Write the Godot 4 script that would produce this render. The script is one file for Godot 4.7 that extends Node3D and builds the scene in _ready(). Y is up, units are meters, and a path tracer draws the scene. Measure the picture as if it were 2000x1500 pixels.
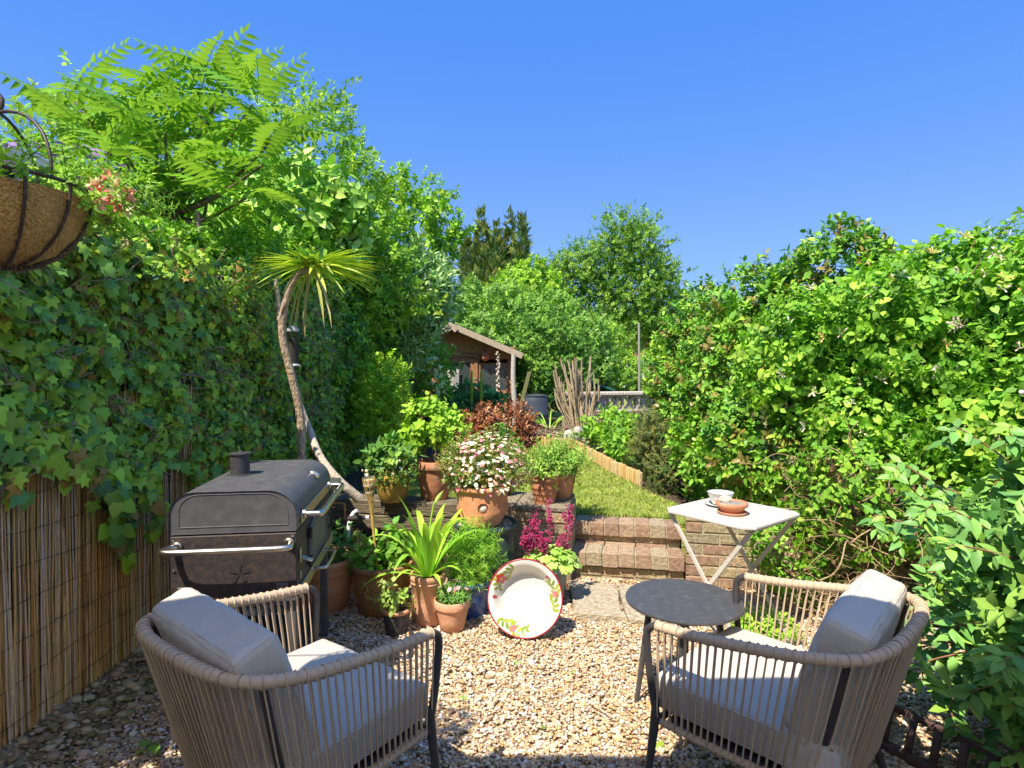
extends Node3D
# A small back garden in summer sun: gravel patio with two rope chairs, potted plants on a low brick wall, steps up to a lawn, hedges and trees round it.
# Units are metres, y is up, the camera looks along -z. p(x, y, d) is the point d metres in front of the camera's place.

var R := RandomNumberGenerator.new()
var names := {}
var mats := {}

func p(x: float, y: float, d: float) -> Vector3: return Vector3(x, y, -d)
func rnd(a: float, b: float) -> float: return R.randf_range(a, b)
func rv() -> Vector3: return Vector3(R.randfn(), R.randfn(), R.randfn()).normalized()
func lin(r: float, g: float, b: float) -> Color: return Color(r, g, b)
func srgb(c: Color) -> Color: return c.linear_to_srgb()

# ------------------------------------------------------------------ mesh builder
class Mb:
	var v := PackedVector3Array()
	var n := PackedVector3Array()
	var uv := PackedVector2Array()
	var ix := PackedInt32Array()
	func vert(pos: Vector3, nor: Vector3, t := Vector2.ZERO) -> int:
		v.append(pos); n.append(nor); uv.append(t)
		return v.size() - 1
	func tri(a: int, b: int, c: int) -> void:
		var g := (v[b] - v[a]).cross(v[c] - v[a])
		ix.append(a)
		if g.dot(n[a] + n[b] + n[c]) > 0.0:
			ix.append(c); ix.append(b)
		else:
			ix.append(b); ix.append(c)
	func face(pts: Array, out: Vector3) -> void:
		var g: Vector3 = (pts[1] - pts[0]).cross(pts[2] - pts[0])
		if g.length_squared() < 1e-14 and pts.size() > 3:
			g = (pts[2] - pts[0]).cross(pts[3] - pts[0])
		g = g.normalized()
		if g.dot(out) < 0.0: g = -g
		var k: Array[int] = []
		for q in pts: k.append(vert(q, g, Vector2(q.x, q.z)))
		for i in range(1, pts.size() - 1): tri(k[0], k[i], k[i + 1])
	func box(c: Vector3, s: Vector3, b := 0.0, t := Basis.IDENTITY) -> void:
		var h := s * 0.5
		b = min(b, min(h.x, min(h.y, h.z)) * 0.9)
		if b <= 0.0:
			for a in 3:
				for sg in [-1.0, 1.0]:
					var o := Vector3.ZERO; o[a] = sg
					var u := (a + 1) % 3
					var w := (a + 2) % 3
					var q := []
					for e in [[-1, -1], [1, -1], [1, 1], [-1, 1]]:
						var r := Vector3.ZERO
						r[a] = sg * h[a]; r[u] = e[0] * h[u]; r[w] = e[1] * h[w]
						q.append(c + t * r)
					face(q, t * o)
			return
		var at := func(sx: float, sy: float, sz: float, a: int) -> Vector3:
			var r := Vector3(sx * (h.x - b), sy * (h.y - b), sz * (h.z - b))
			r[a] = (sx if a == 0 else sy if a == 1 else sz) * h[a]
			return c + t * r
		for a in 3:
			for sg in [-1.0, 1.0]:
				var o := Vector3.ZERO; o[a] = sg
				var u := (a + 1) % 3
				var w := (a + 2) % 3
				var q := []
				for e in [[-1, -1], [1, -1], [1, 1], [-1, 1]]:
					var s3 := Vector3.ZERO
					s3[a] = sg; s3[u] = e[0]; s3[w] = e[1]
					q.append(at.call(s3.x, s3.y, s3.z, a))
				face(q, t * o)
		for a in 3:
			var u := (a + 1) % 3
			var w := (a + 2) % 3
			for e in [[-1, -1], [1, -1], [1, 1], [-1, 1]]:
				var lo := Vector3.ZERO
				lo[u] = e[0]; lo[w] = e[1]; lo[a] = -1
				var hi := lo; hi[a] = 1
				var o := Vector3.ZERO; o[u] = e[0]; o[w] = e[1]
				face([at.call(lo.x, lo.y, lo.z, u), at.call(hi.x, hi.y, hi.z, u), at.call(hi.x, hi.y, hi.z, w), at.call(lo.x, lo.y, lo.z, w)], t * o)
		for sx in [-1.0, 1.0]:
			for sy in [-1.0, 1.0]:
				for sz in [-1.0, 1.0]:
					face([at.call(sx, sy, sz, 0), at.call(sx, sy, sz, 1), at.call(sx, sy, sz, 2)], t * Vector3(sx, sy, sz))
	func lathe(prof: Array, seg := 32, off := Vector3.ZERO, t := Basis.IDENTITY, planar := 0.0) -> void:
		var m := prof.size()
		var nn := []
		for i in m - 1:
			var e: Vector2 = prof[i + 1] - prof[i]
			nn.append(Vector2(e.y, -e.x).normalized())
		for i in m - 1:
			var na: Vector2 = nn[i]
			var nb: Vector2 = nn[i]
			if i > 0 and nn[i].dot(nn[i - 1]) > 0.55: na = (nn[i] + nn[i - 1]).normalized()
			if i < m - 2 and nn[i].dot(nn[i + 1]) > 0.55: nb = (nn[i] + nn[i + 1]).normalized()
			var first := v.size()
			for k in seg + 1:
				var a := TAU * k / seg
				var cs := cos(a)
				var sn := sin(a)
				for z in 2:
					var q: Vector2 = prof[i + z]
					var w: Vector2 = nb if z else na
					var u := Vector2(0.5 + q.x * cs * planar, 0.5 + q.x * sn * planar) if planar > 0.0 else Vector2(float(k) / seg, q.y)
					vert(off + t * Vector3(q.x * cs, q.y, q.x * sn), t * Vector3(w.x * cs, w.y, w.x * sn), u)
			for k in seg:
				var a := first + k * 2
				if prof[i].x > 1e-5: tri(a, a + 2, a + 1)
				if prof[i + 1].x > 1e-5: tri(a + 1, a + 2, a + 3)
	func tube(path: Array, rad, sides := 6, caps := true, flat := 1.0) -> void:
		var m := path.size()
		var side := Vector3.ZERO
		var first := v.size()
		var run := 0.0
		for i in m:
			var d: Vector3 = (path[min(i + 1, m - 1)] - path[max(i - 1, 0)]).normalized()
			if i == 0:
				side = d.cross(Vector3.UP)
				if side.length() < 0.05: side = d.cross(Vector3.RIGHT)
			side = (side - d * side.dot(d)).normalized()
			var up := side.cross(d)
			var r: float = rad[i] if rad is Array else rad
			if i > 0: run += (path[i] - path[i - 1]).length()
			for k in sides:
				var a := TAU * k / sides
				var o := side * cos(a) + up * sin(a) * flat
				vert(path[i] + o * r, (side * cos(a) * flat + up * sin(a)).normalized(), Vector2(float(k) / sides, run))
		for i in m - 1:
			for k in sides:
				var a := first + i * sides + k
				var b := first + i * sides + (k + 1) % sides
				tri(a, b, a + sides)
				tri(b, b + sides, a + sides)
		if caps:
			for e in [0, m - 1]:
				var q := []
				for k in sides: q.append(v[first + e * sides + k])
				var o: Vector3 = path[0] - path[1] if e == 0 else path[m - 1] - path[m - 2]
				face(q, o)
	# a leaf along +z of t: stations [along 0..1, half width 0..1, drop 0..1]
	func leaf(t: Transform3D, l: float, w: float, st: Array, fold := 0.25, curl := 0.15) -> void:
		var prev := []
		for s in st:
			var z: float = s[0] * l
			var y: float = -curl * l * s[0] * s[0]
			var hw: float = s[1] * w
			var up := Vector3(0, 1, 2.0 * curl * s[0]).normalized()
			var row := []
			if hw < 1e-6:
				row = [vert(t * Vector3(0, y, z), t.basis * up, Vector2(0.5, s[0]))]
			else:
				row = [vert(t * Vector3(-hw, y + fold * hw, z), t.basis * (up + Vector3(fold, 0, 0)).normalized(), Vector2(0, s[0])), vert(t * Vector3(0, y, z), t.basis * up, Vector2(0.5, s[0])), vert(t * Vector3(hw, y + fold * hw, z), t.basis * (up - Vector3(fold, 0, 0)).normalized(), Vector2(1, s[0]))]
			if prev.size() == 1 and row.size() == 3:
				tri(prev[0], row[0], row[1]); tri(prev[0], row[1], row[2])
			elif prev.size() == 3 and row.size() == 3:
				for k in 2:
					tri(prev[k], row[k], row[k + 1]); tri(prev[k], row[k + 1], prev[k + 1])
			elif prev.size() == 3 and row.size() == 1:
				tri(prev[0], row[0], prev[1]); tri(prev[1], row[0], prev[2])
			prev = row
	# a lobed leaf, fan round its middle: outline points [x, z] for the half x >= 0 from base to tip
	func lobed(t: Transform3D, size: float, half: Array, cup := 0.12) -> void:
		var ring := []
		for q in half: ring.append(q)
		for i in range(half.size() - 2, 0, -1): ring.append([-half[i][0], half[i][1]])
		var c := vert(t * Vector3(0, 0, size * 0.42), t.basis * Vector3.UP)
		var k: Array[int] = []
		for q in ring:
			var o := Vector3(q[0], 0, q[1] - 0.42)
			k.append(vert(t * (Vector3(q[0], -cup * o.length_squared() + 0.22 * abs(q[0]), q[1]) * size), t.basis * (Vector3.UP + o * cup * 1.6).normalized()))
		for i in k.size(): tri(c, k[i], k[(i + 1) % k.size()])
	func mesh() -> ArrayMesh:
		var a := []
		a.resize(Mesh.ARRAY_MAX)
		a[Mesh.ARRAY_VERTEX] = v; a[Mesh.ARRAY_NORMAL] = n; a[Mesh.ARRAY_TEX_UV] = uv; a[Mesh.ARRAY_INDEX] = ix
		var m := ArrayMesh.new()
		m.add_surface_from_arrays(Mesh.PRIMITIVE_TRIANGLES, a)
		return m

class Cloud:
	var buf := PackedFloat32Array()
	var count := 0
	func add(b: Basis, o: Vector3, c: Color) -> void:
		count += 1
		buf.append(b.x.x); buf.append(b.y.x); buf.append(b.z.x); buf.append(o.x)
		buf.append(b.x.y); buf.append(b.y.y); buf.append(b.z.y); buf.append(o.y)
		buf.append(b.x.z); buf.append(b.y.z); buf.append(b.z.z); buf.append(o.z)
		buf.append(c.r); buf.append(c.g); buf.append(c.b); buf.append(1.0)

# ------------------------------------------------------------------ nodes
func numbered(called: String) -> String:
	var k: int = names.get(called, -1) + 1
	names[called] = k
	return called if k == 0 else "%s_%03d" % [called, k]

func tag(o: Node, label: String, category: String, group := "", kind := "") -> Node:
	if label: o.set_meta("label", label)
	if category: o.set_meta("category", category)
	if group: o.set_meta("group", group)
	if kind: o.set_meta("kind", kind)
	return o

func thing(called: String, label: String, category: String, at := Vector3.ZERO, turn := 0.0, group := "") -> Node3D:
	var o := Node3D.new()
	o.name = numbered(called)
	add_child(o)
	o.position = at
	o.rotation.y = turn
	tag(o, label, category, group)
	return o

func part(called: String, m, material: Material, parent: Node, t := Transform3D.IDENTITY) -> MeshInstance3D:
	var o := MeshInstance3D.new()
	o.mesh = m.mesh() if m is Mb else m
	o.material_override = material
	o.name = numbered(called) if parent == self else called
	o.transform = t
	parent.add_child(o, true)
	return o

func struct(called: String, m, material: Material) -> MeshInstance3D:
	var o := part(called, m, material, self)
	o.set_meta("kind", "structure")
	return o

func many(called: String, m: Mesh, material: Material, cl: Cloud, parent: Node, kind := "stuff") -> MultiMeshInstance3D:
	var o := MultiMeshInstance3D.new()
	var mm := MultiMesh.new()
	mm.transform_format = MultiMesh.TRANSFORM_3D
	mm.use_colors = true
	mm.mesh = m
	mm.instance_count = cl.count
	mm.buffer = cl.buf
	o.multimesh = mm
	o.material_override = material
	o.name = numbered(called) if parent == self else called
	if kind: o.set_meta("kind", kind)
	parent.add_child(o, true)
	return o

# ------------------------------------------------------------------ materials (colours are linear, real-world base colours)
func M(key: String, c: Color, rough := 0.8, metal := 0.0, spec := 0.5) -> StandardMaterial3D:
	if mats.has(key): return mats[key]
	var m := StandardMaterial3D.new()
	m.albedo_color = srgb(c)
	m.roughness = rough
	m.metallic = metal
	m.metallic_specular = spec
	mats[key] = m
	return m

func noise(sd: int, freq: float, oct := 4, size := 256, stops = null, kind := FastNoiseLite.TYPE_SIMPLEX_SMOOTH) -> NoiseTexture2D:
	var f := FastNoiseLite.new()
	f.seed = sd
	f.noise_type = kind
	f.frequency = freq
	f.fractal_octaves = oct
	var t := NoiseTexture2D.new()
	t.width = size; t.height = size
	t.seamless = true
	t.noise = f
	if stops:
		var g := Gradient.new()
		var off := PackedFloat32Array()
		var col := PackedColorArray()
		for s in stops:
			off.append(s[0]); col.append(srgb(s[1]))
		g.offsets = off; g.colors = col
		t.color_ramp = g
	return t

var heights := {}

func height(freq: float) -> NoiseTexture2D:
	var k := int(round(freq * 100.0))
	if not heights.has(k): heights[k] = noise(700 + k, freq * 1.6, 5, 256)
	return heights[k]

# a solid material with a mottled colour and, if bump > 0, a relief of bump centimetres
func TM(key: String, stops: Array, scale, rough := 0.85, bump := 0.0, freq := 0.02, oct := 5, local := false, metal := 0.0) -> StandardMaterial3D:
	if mats.has(key): return mats[key]
	var m := StandardMaterial3D.new()
	var sd := key.hash() % 10000
	m.albedo_texture = noise(sd, freq, oct, 256, stops)
	m.uv1_triplanar = true
	m.uv1_world_triplanar = not local
	m.uv1_scale = scale if scale is Vector3 else Vector3.ONE * scale
	m.roughness = rough
	m.metallic = metal
	if bump > 0.0:
		m.heightmap_enabled = true
		m.heightmap_scale = bump
		m.heightmap_texture = height(freq)
	mats[key] = m
	return m

func LM(key: String, rough := 0.5, back := Color(0.62, 0.7, 0.3)) -> StandardMaterial3D:
	if mats.has(key): return mats[key]
	var m := StandardMaterial3D.new()
	m.vertex_color_use_as_albedo = true
	m.metallic_specular = 0.35
	m.roughness = rough
	m.cull_mode = BaseMaterial3D.CULL_DISABLED
	m.backlight_enabled = true
	m.backlight = back
	mats[key] = m
	return m

# one leaf material of a plain colour, for leaves that are parts
func LC(c: Color, rough := 0.5, back := Color(0.62, 0.7, 0.3)) -> StandardMaterial3D:
	var key := "leaf%d_%d_%d_%d" % [int(c.r * 1000), int(c.g * 1000), int(c.b * 1000), int(rough * 100)]
	if mats.has(key): return mats[key]
	var m := StandardMaterial3D.new()
	m.albedo_color = srgb(Color(c.r * 1.45, c.g * 1.6, c.b * 1.1))
	m.metallic_specular = 0.35
	m.roughness = rough
	m.cull_mode = BaseMaterial3D.CULL_DISABLED
	m.backlight_enabled = true
	m.backlight = back
	mats[key] = m
	return m

# ------------------------------------------------------------------ leaves and sprigs
const OVATE := [[0.0, 0.0], [0.3, 0.9], [0.62, 0.8], [1.0, 0.0]]
const LANCE := [[0.0, 0.0], [0.28, 1.0], [0.6, 0.7], [1.0, 0.0]]
const STRAP := [[0.0, 0.6], [0.25, 0.95], [0.5, 1.0], [0.78, 0.75], [1.0, 0.0]]
const IVY := [[0.0, 0.08], [0.2, -0.03], [0.47, 0.15], [0.35, 0.34], [0.41, 0.56], [0.19, 0.65], [0.0, 1.0]]
const IVY_SHARP := [[0.0, 0.1], [0.17, -0.04], [0.5, 0.1], [0.3, 0.3], [0.46, 0.6], [0.15, 0.6], [0.0, 1.0]]
const IVY_HEART := [[0.0, 0.07], [0.24, -0.02], [0.45, 0.2], [0.38, 0.42], [0.27, 0.66], [0.12, 0.85], [0.0, 1.0]]

func byz(y: Vector3, z: Vector3) -> Basis:
	y = y.normalized()
	var x := y.cross(z)
	if x.length() < 0.01: x = y.cross(Vector3(0.3, 0.2, 0.9))
	x = x.normalized()
	return Basis(x, y, x.cross(y))

func twist(y: Vector3) -> Basis: return byz(y, rv())

func one_leaf(l: float, w: float, st: Array, fold := 0.25, curl := 0.15) -> ArrayMesh:
	var m := Mb.new()
	m.leaf(Transform3D.IDENTITY, l, w, st, fold, curl)
	return m.mesh()

# n leaves set round a short stem that grows along +y
func sprig(n: int, l: float, w: float, stem: float, st: Array, sd: int, open := 0.9, pairs := false) -> ArrayMesh:
	R.seed = sd
	var m := Mb.new()
	if stem > 0.0: m.tube([Vector3.ZERO, Vector3(0, stem, 0)], [0.0022, 0.0012], 3, false)
	for i in n:
		var t: float = float(i) / max(1, n - 1)
		var a := i * 2.4 if not pairs else (i / 2) * 1.57 + (i % 2) * PI
		var el: float = lerp(0.15, 0.9, t) * open + rnd(-0.15, 0.15)
		var z := Vector3(cos(a) * cos(el), sin(el), sin(a) * cos(el))
		var b := byz(Vector3.UP * cos(el) - Vector3(cos(a), 0, sin(a)) * sin(el) + rv() * 0.25, z)
		m.leaf(Transform3D(b, Vector3(0, stem * t, 0)), l * rnd(0.75, 1.15), w * rnd(0.85, 1.15), st, rnd(0.1, 0.4), rnd(0.05, 0.35))
	return m.mesh()

func shade(pal: Array, vary := 0.22) -> Color:
	var c: Color = pal[R.randi() % pal.size()]
	var k := 1.0 + rnd(-vary, vary)
	return Color(c.r * k * rnd(0.9, 1.1), c.g * k, c.b * k * rnd(0.85, 1.15))

# leaves in full summer light: the palettes are young growth, as this garden's leaves are
func leafy(pal: Array, vary := 0.22) -> Color:
	var c := shade(pal, vary)
	return Color(c.r * 1.45, c.g * 1.6, c.b * 1.1)

var lump := FastNoiseLite.new()

# points near the surface of a union of ellipsoids [centre, radii]; calls add(point, outward)
func blobs(list: Array, count: int, shell: float, rough: float, sd: int, add: Callable, back := 0.3) -> void:
	R.seed = sd
	lump.seed = sd
	lump.frequency = 1.0
	var w := []
	var sum := 0.0
	for b in list:
		var r: Vector3 = b[1]
		sum += pow((pow(r.x * r.y, 1.6) + pow(r.x * r.z, 1.6) + pow(r.y * r.z, 1.6)) / 3.0, 0.625)
		w.append(sum)
	var eye := Vector3(0, 1.5, 0)
	for i in count:
		var q := R.randf() * sum
		var k := 0
		while w[k] < q: k += 1
		var c: Vector3 = list[k][0]
		var r: Vector3 = list[k][1]
		var dir := rv()
		var nor := (dir / r).normalized()
		if nor.dot(eye - c - dir * r) < 0.0 and R.randf() > back: continue
		var bump := 1.0 + rough * lump.get_noise_3dv((c + dir * r) * 2.2) * 2.0 + rough * 0.7 * lump.get_noise_3dv((c + dir * r) * 7.0)
		var pos := c + dir * r * bump * (1.0 - shell * R.randf() * R.randf())
		var inside := false
		for j in list.size():
			if j == k: continue
			var e: Vector3 = (pos - list[j][0]) / list[j][1]
			if e.length_squared() < 0.62:
				inside = true
				break
		if not inside: add.call(pos, nor)

# a crown of sprigs over ellipsoids
func crown(parent: Node3D, called: String, list: Array, count: int, m: Mesh, mat: Material, pal: Array, sd: int, size := [0.8, 1.25], shell := 0.35, rough := 0.16, up := 0.45, wild := 0.55, back := 0.3) -> void:
	var cl := Cloud.new()
	blobs(list, count, shell, rough, sd, func(pos: Vector3, nor: Vector3):
		var y := nor * 0.75 + Vector3.UP * up + rv() * wild
		cl.add(twist(y).scaled(Vector3.ONE * rnd(size[0], size[1])), pos - parent.position, leafy(pal)), back)
	many(called, m, mat, cl, parent)

# up to n single leaves that show their whole face, each a part
func leaf_parts(parent: Node3D, list: Array, n: int, ms: Array, cols: Array, sd: int, size := [0.8, 1.2], rough := 0.45, hang := 0.5) -> void:
	var got := [0]
	var eye := Vector3(0, 1.5, 0)
	blobs(list, n * 9, 0.05, 0.16, sd, func(pos: Vector3, nor: Vector3):
		if got[0] >= n or nor.dot((eye - pos).normalized()) < 0.15: return
		got[0] += 1
		var y := nor + Vector3.UP * 0.5 + rv() * 0.5
		var z := rv() + Vector3.DOWN * hang
		part("leaf", ms[R.randi() % ms.size()], LC(cols[R.randi() % cols.size()], rough), parent, Transform3D(byz(y, z).scaled(Vector3.ONE * rnd(size[0], size[1])), pos + nor * 0.02 - parent.position)), 0.0)

func curve(pts: Array, n: int) -> Array:
	# Catmull-Rom through pts
	var out := []
	var m := pts.size()
	for i in m - 1:
		var a: Vector3 = pts[max(i - 1, 0)]
		var b: Vector3 = pts[i]
		var c: Vector3 = pts[i + 1]
		var e: Vector3 = pts[min(i + 2, m - 1)]
		for k in n: out.append(b.cubic_interpolate(c, a, e, float(k) / n))
	out.append(pts[m - 1])
	return out

func taper(n: int, a: float, b: float) -> Array:
	var o := []
	for i in n: o.append(lerp(a, b, float(i) / max(1, n - 1)))
	return o

# ------------------------------------------------------------------ the scene
func _ready() -> void:
	R.seed = 1
	var cam := Camera3D.new()
	cam.name = "camera"
	add_child(cam)
	cam.position = Vector3(0, 1.5, 0)
	cam.rotation_degrees = Vector3(-1.49, 0, 0)
	cam.fov = 66.2
	cam.near = 0.05
	cam.far = 900.0
	cam.current = true
	var env := Environment.new()
	env.background_mode = Environment.BG_SKY
	var sky := Sky.new()
	var sm := ProceduralSkyMaterial.new()
	sm.sky_top_color = Color(0.17, 0.35, 0.615)
	sm.sky_horizon_color = Color(0.47, 0.58, 0.71)
	sm.sky_curve = 0.15
	sm.ground_bottom_color = Color(0.3, 0.3, 0.25)
	sm.ground_horizon_color = Color(0.7, 0.8, 0.9)
	sm.sun_angle_max = 30.0
	sky.sky_material = sm
	env.sky = sky
	env.background_energy_multiplier = 0.7
	env.tonemap_mode = Environment.TONE_MAPPER_LINEAR
	env.tonemap_exposure = 3.95
	env.sdfgi_enabled = true
	env.ssao_enabled = true
	env.ssil_enabled = true
	var we := WorldEnvironment.new()
	we.name = "world_environment"
	we.environment = env
	add_child(we)
	var sun := DirectionalLight3D.new()
	sun.name = "sun"
	add_child(sun)
	sun.look_at_from_position(Vector3.ZERO, Vector3(0.36, -1.0, -0.52), Vector3.UP)
	sun.light_energy = 0.64
	sun.light_color = Color(1.0, 0.955, 0.87)
	sun.light_angular_distance = 0.5
	sun.shadow_enabled = true

	make_ground()
	make_wall_and_steps()
	make_house()
	make_lean_to()
	make_fences()
	make_ivy()
	make_left_trees()
	make_far_trees()
	make_back_garden()
	make_shed()
	make_right_hedges()
	make_pots()
	make_grill()
	make_cordyline()
	make_chairs()
	make_tables()
	make_basket()
	make_small_things()

# ------------------------------------------------------------------ ground, gravel, lawn
const TURN := -0.192   # the low wall and the steps stand turned by 11 degrees
var wall_at := Vector3(0.42, 0.0, -4.17)

func wl(x: float, y: float, d: float) -> Vector3:
	return wall_at + Basis(Vector3.UP, TURN) * Vector3(x, y, -d)

func make_ground() -> void:
	var m := Mb.new()
	m.face([Vector3(-400, -0.04, 400), Vector3(400, -0.04, 400), Vector3(400, -0.04, -400), Vector3(-400, -0.04, -400)], Vector3.UP)
	struct("ground", m, TM("earth", [[0.0, lin(0.05, 0.035, 0.02)], [0.5, lin(0.09, 0.065, 0.04)], [1.0, lin(0.15, 0.11, 0.07)]], 1.5, 0.95, 1.2))
	m = Mb.new()
	m.face([p(-2.05, -0.012, 0.2), p(3.4, -0.012, 0.2), p(3.4, -0.012, 3.9), p(-2.05, -0.012, 4.7)], Vector3.UP)
	struct("gravel_bed", m, TM("gravel_base", [[0.0, lin(0.2, 0.13, 0.07)], [0.5, lin(0.38, 0.26, 0.14)], [1.0, lin(0.55, 0.42, 0.26)]], 8.0, 0.95, 1.0))
	# the raised ground behind the wall
	m = Mb.new()
	for s in [[-30.0, -0.02, 0.22], [-0.02, 0.78, 0.5], [0.78, 30.0, 0.22]]:
		m.face([wl(s[0], 0.33, s[2]), wl(s[1], 0.33, s[2]), wl(s[1], 0.33, 80.0), wl(s[0], 0.33, 80.0)], Vector3.UP)
		m.face([wl(s[0], 0.33, s[2]), wl(s[1], 0.33, s[2]), wl(s[1], -0.05, s[2]), wl(s[0], -0.05, s[2])], Vector3.BACK)
	struct("lawn", m, TM("turf", [[0.0, lin(0.16, 0.16, 0.05)], [0.45, lin(0.25, 0.28, 0.06)], [0.75, lin(0.32, 0.36, 0.08)], [1.0, lin(0.42, 0.38, 0.15)]], 2.5, 0.95, 1.0))
	# soil of the beds beside the lawn
	m = Mb.new()
	m.face([p(0.22, 0.342, 8.75), p(0.82, 0.342, 8.6), p(1.24, 0.342, 5.75), p(1.5, 0.342, 4.4), p(5.0, 0.342, 4.2), p(5.0, 0.342, 14.0), p(0.1, 0.342, 14.0)], Vector3.UP)
	m.face([p(-4.0, 0.342, 5.2), p(-1.55, 0.342, 5.2), p(-0.9, 0.342, 7.6), p(0.1, 0.342, 8.75), p(0.1, 0.342, 14.0), p(-4.0, 0.342, 14.0)], Vector3.UP)
	struct("planting_bed_soil", m, TM("soil", [[0.0, lin(0.03, 0.02, 0.012)], [0.6, lin(0.08, 0.055, 0.035)], [1.0, lin(0.2, 0.15, 0.1)]], 3.0, 0.95, 2.0))
	make_gravel()
	make_grass()

func stone(sd: int) -> ArrayMesh:
	var f := FastNoiseLite.new()
	f.seed = sd
	f.frequency = 0.9
	var m := Mb.new()
	var rows := 5
	var cols := 7
	for i in rows + 1:
		for k in cols:
			var a := PI * i / rows
			var b := TAU * k / cols
			var q := Vector3(sin(a) * cos(b), cos(a) * 0.62, sin(a) * sin(b) * 0.8)
			q *= 1.0 + 0.45 * f.get_noise_3dv(q * 1.3)
			m.vert(q, q.normalized())
	for i in rows:
		for k in cols:
			var a := i * cols + k
			var b := i * cols + (k + 1) % cols
			if i > 0: m.tri(a, b, a + cols)
			if i < rows - 1: m.tri(b, b + cols, a + cols)
	return m.mesh()

func make_gravel() -> void:
	var pal := [lin(0.60, 0.428, 0.236), lin(0.68, 0.530, 0.342), lin(0.74, 0.622, 0.484), lin(0.78, 0.714, 0.649), lin(0.50, 0.337, 0.201), lin(0.62, 0.388, 0.177), lin(0.54, 0.459, 0.389), lin(0.66, 0.479, 0.378), lin(0.45, 0.316, 0.212), lin(0.70, 0.571, 0.389), lin(0.54, 0.377, 0.212)]
	var o := Node3D.new()
	o.name = "gravel"
	add_child(o)
	tag(o, "loose tan, cream and brown pea shingle covering the patio", "gravel", "", "stuff")
	R.seed = 11
	lump.seed = 5
	lump.frequency = 1.0
	var slab := [Rect2(0.36, 3.45, 0.31, 0.6), Rect2(0.68, 3.42, 0.42, 0.56)]
	for k in 5:
		var cl := Cloud.new()
		for i in 24000:
			var x := rnd(-1.9, 2.5)
			var d := rnd(1.25, 4.45)
			if wall_at.z + d > 0.1 - (x - 0.42) * 0.19 and d > 4.12 - (x - 0.42) * 0.19 + 0.02: continue
			var r: float = rnd(0.0045, 0.009) if R.randf() < 0.9 else rnd(0.009, 0.015)
			var on := false
			for s in slab:
				if s.grow(-0.015).has_point(Vector2(x, d)): on = true
			if on: continue
			var y := 0.012 * lump.get_noise_2d(x * 3.0, d * 3.0) + rnd(-0.008, 0.006)
			# thin where the ground meets the fence
			if x < -1.62 + 0.12 * lump.get_noise_2d(d * 4.0, 9.0) and R.randf() < 0.55: continue
			var b := byz(Vector3.UP + rv() * 0.45, rv()).scaled(Vector3(r * rnd(0.9, 1.45), r * rnd(0.65, 1.0), r * rnd(0.85, 1.25)))
			cl.add(b, p(x, y, d), shade(pal, 0.2))
		many("pebbles", stone(40 + k), M("pebble", lin(1, 1, 1), 0.75), cl, o)
	mats["pebble"].vertex_color_use_as_albedo = true
	var bankc := Cloud.new()
	R.seed = 13
	for i in 5200:
		var u := R.randf()
		var d := rnd(1.4, 4.2)
		var y := 0.09 * pow(1.0 - u, 1.4) - 0.01
		var r := rnd(0.004, 0.012) if R.randf() < 0.9 else rnd(0.014, 0.03)
		bankc.add(byz(Vector3.UP + rv() * 0.6, rv()).scaled(Vector3(r * 1.2, r * 0.8, r)), p(-2.0 + u * 0.45, y, d), shade([lin(0.36, 0.25, 0.13), lin(0.24, 0.16, 0.08), lin(0.48, 0.36, 0.21), lin(0.3, 0.22, 0.11), lin(0.26, 0.24, 0.08), lin(0.56, 0.44, 0.28)]))
	many("bank_stones", stone(44), M("pebble", lin(1, 1, 1), 0.75), bankc, o)
	# fallen leaves and weeds on the stones
	var lf := one_leaf(0.035, 0.012, OVATE, 0.3, 0.3)
	for i in 46:
		var x := rnd(-1.75, 1.2)
		var d := rnd(2.2, 4.0)
		if i > 18: x = rnd(-1.8, -0.9)
		var c: Color = [lin(0.12, 0.22, 0.04), lin(0.2, 0.26, 0.05), lin(0.3, 0.2, 0.07), lin(0.08, 0.17, 0.05)][R.randi() % 4]
		var q := part("fallen_leaf", lf, LC(c), self, Transform3D(byz(Vector3.UP + rv() * 0.4, rv()).scaled(Vector3.ONE * rnd(0.7, 1.5)), p(x, 0.024, d)))
		tag(q, "small fallen leaf lying on the gravel", "leaf", "fallen leaves on the gravel")

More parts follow.
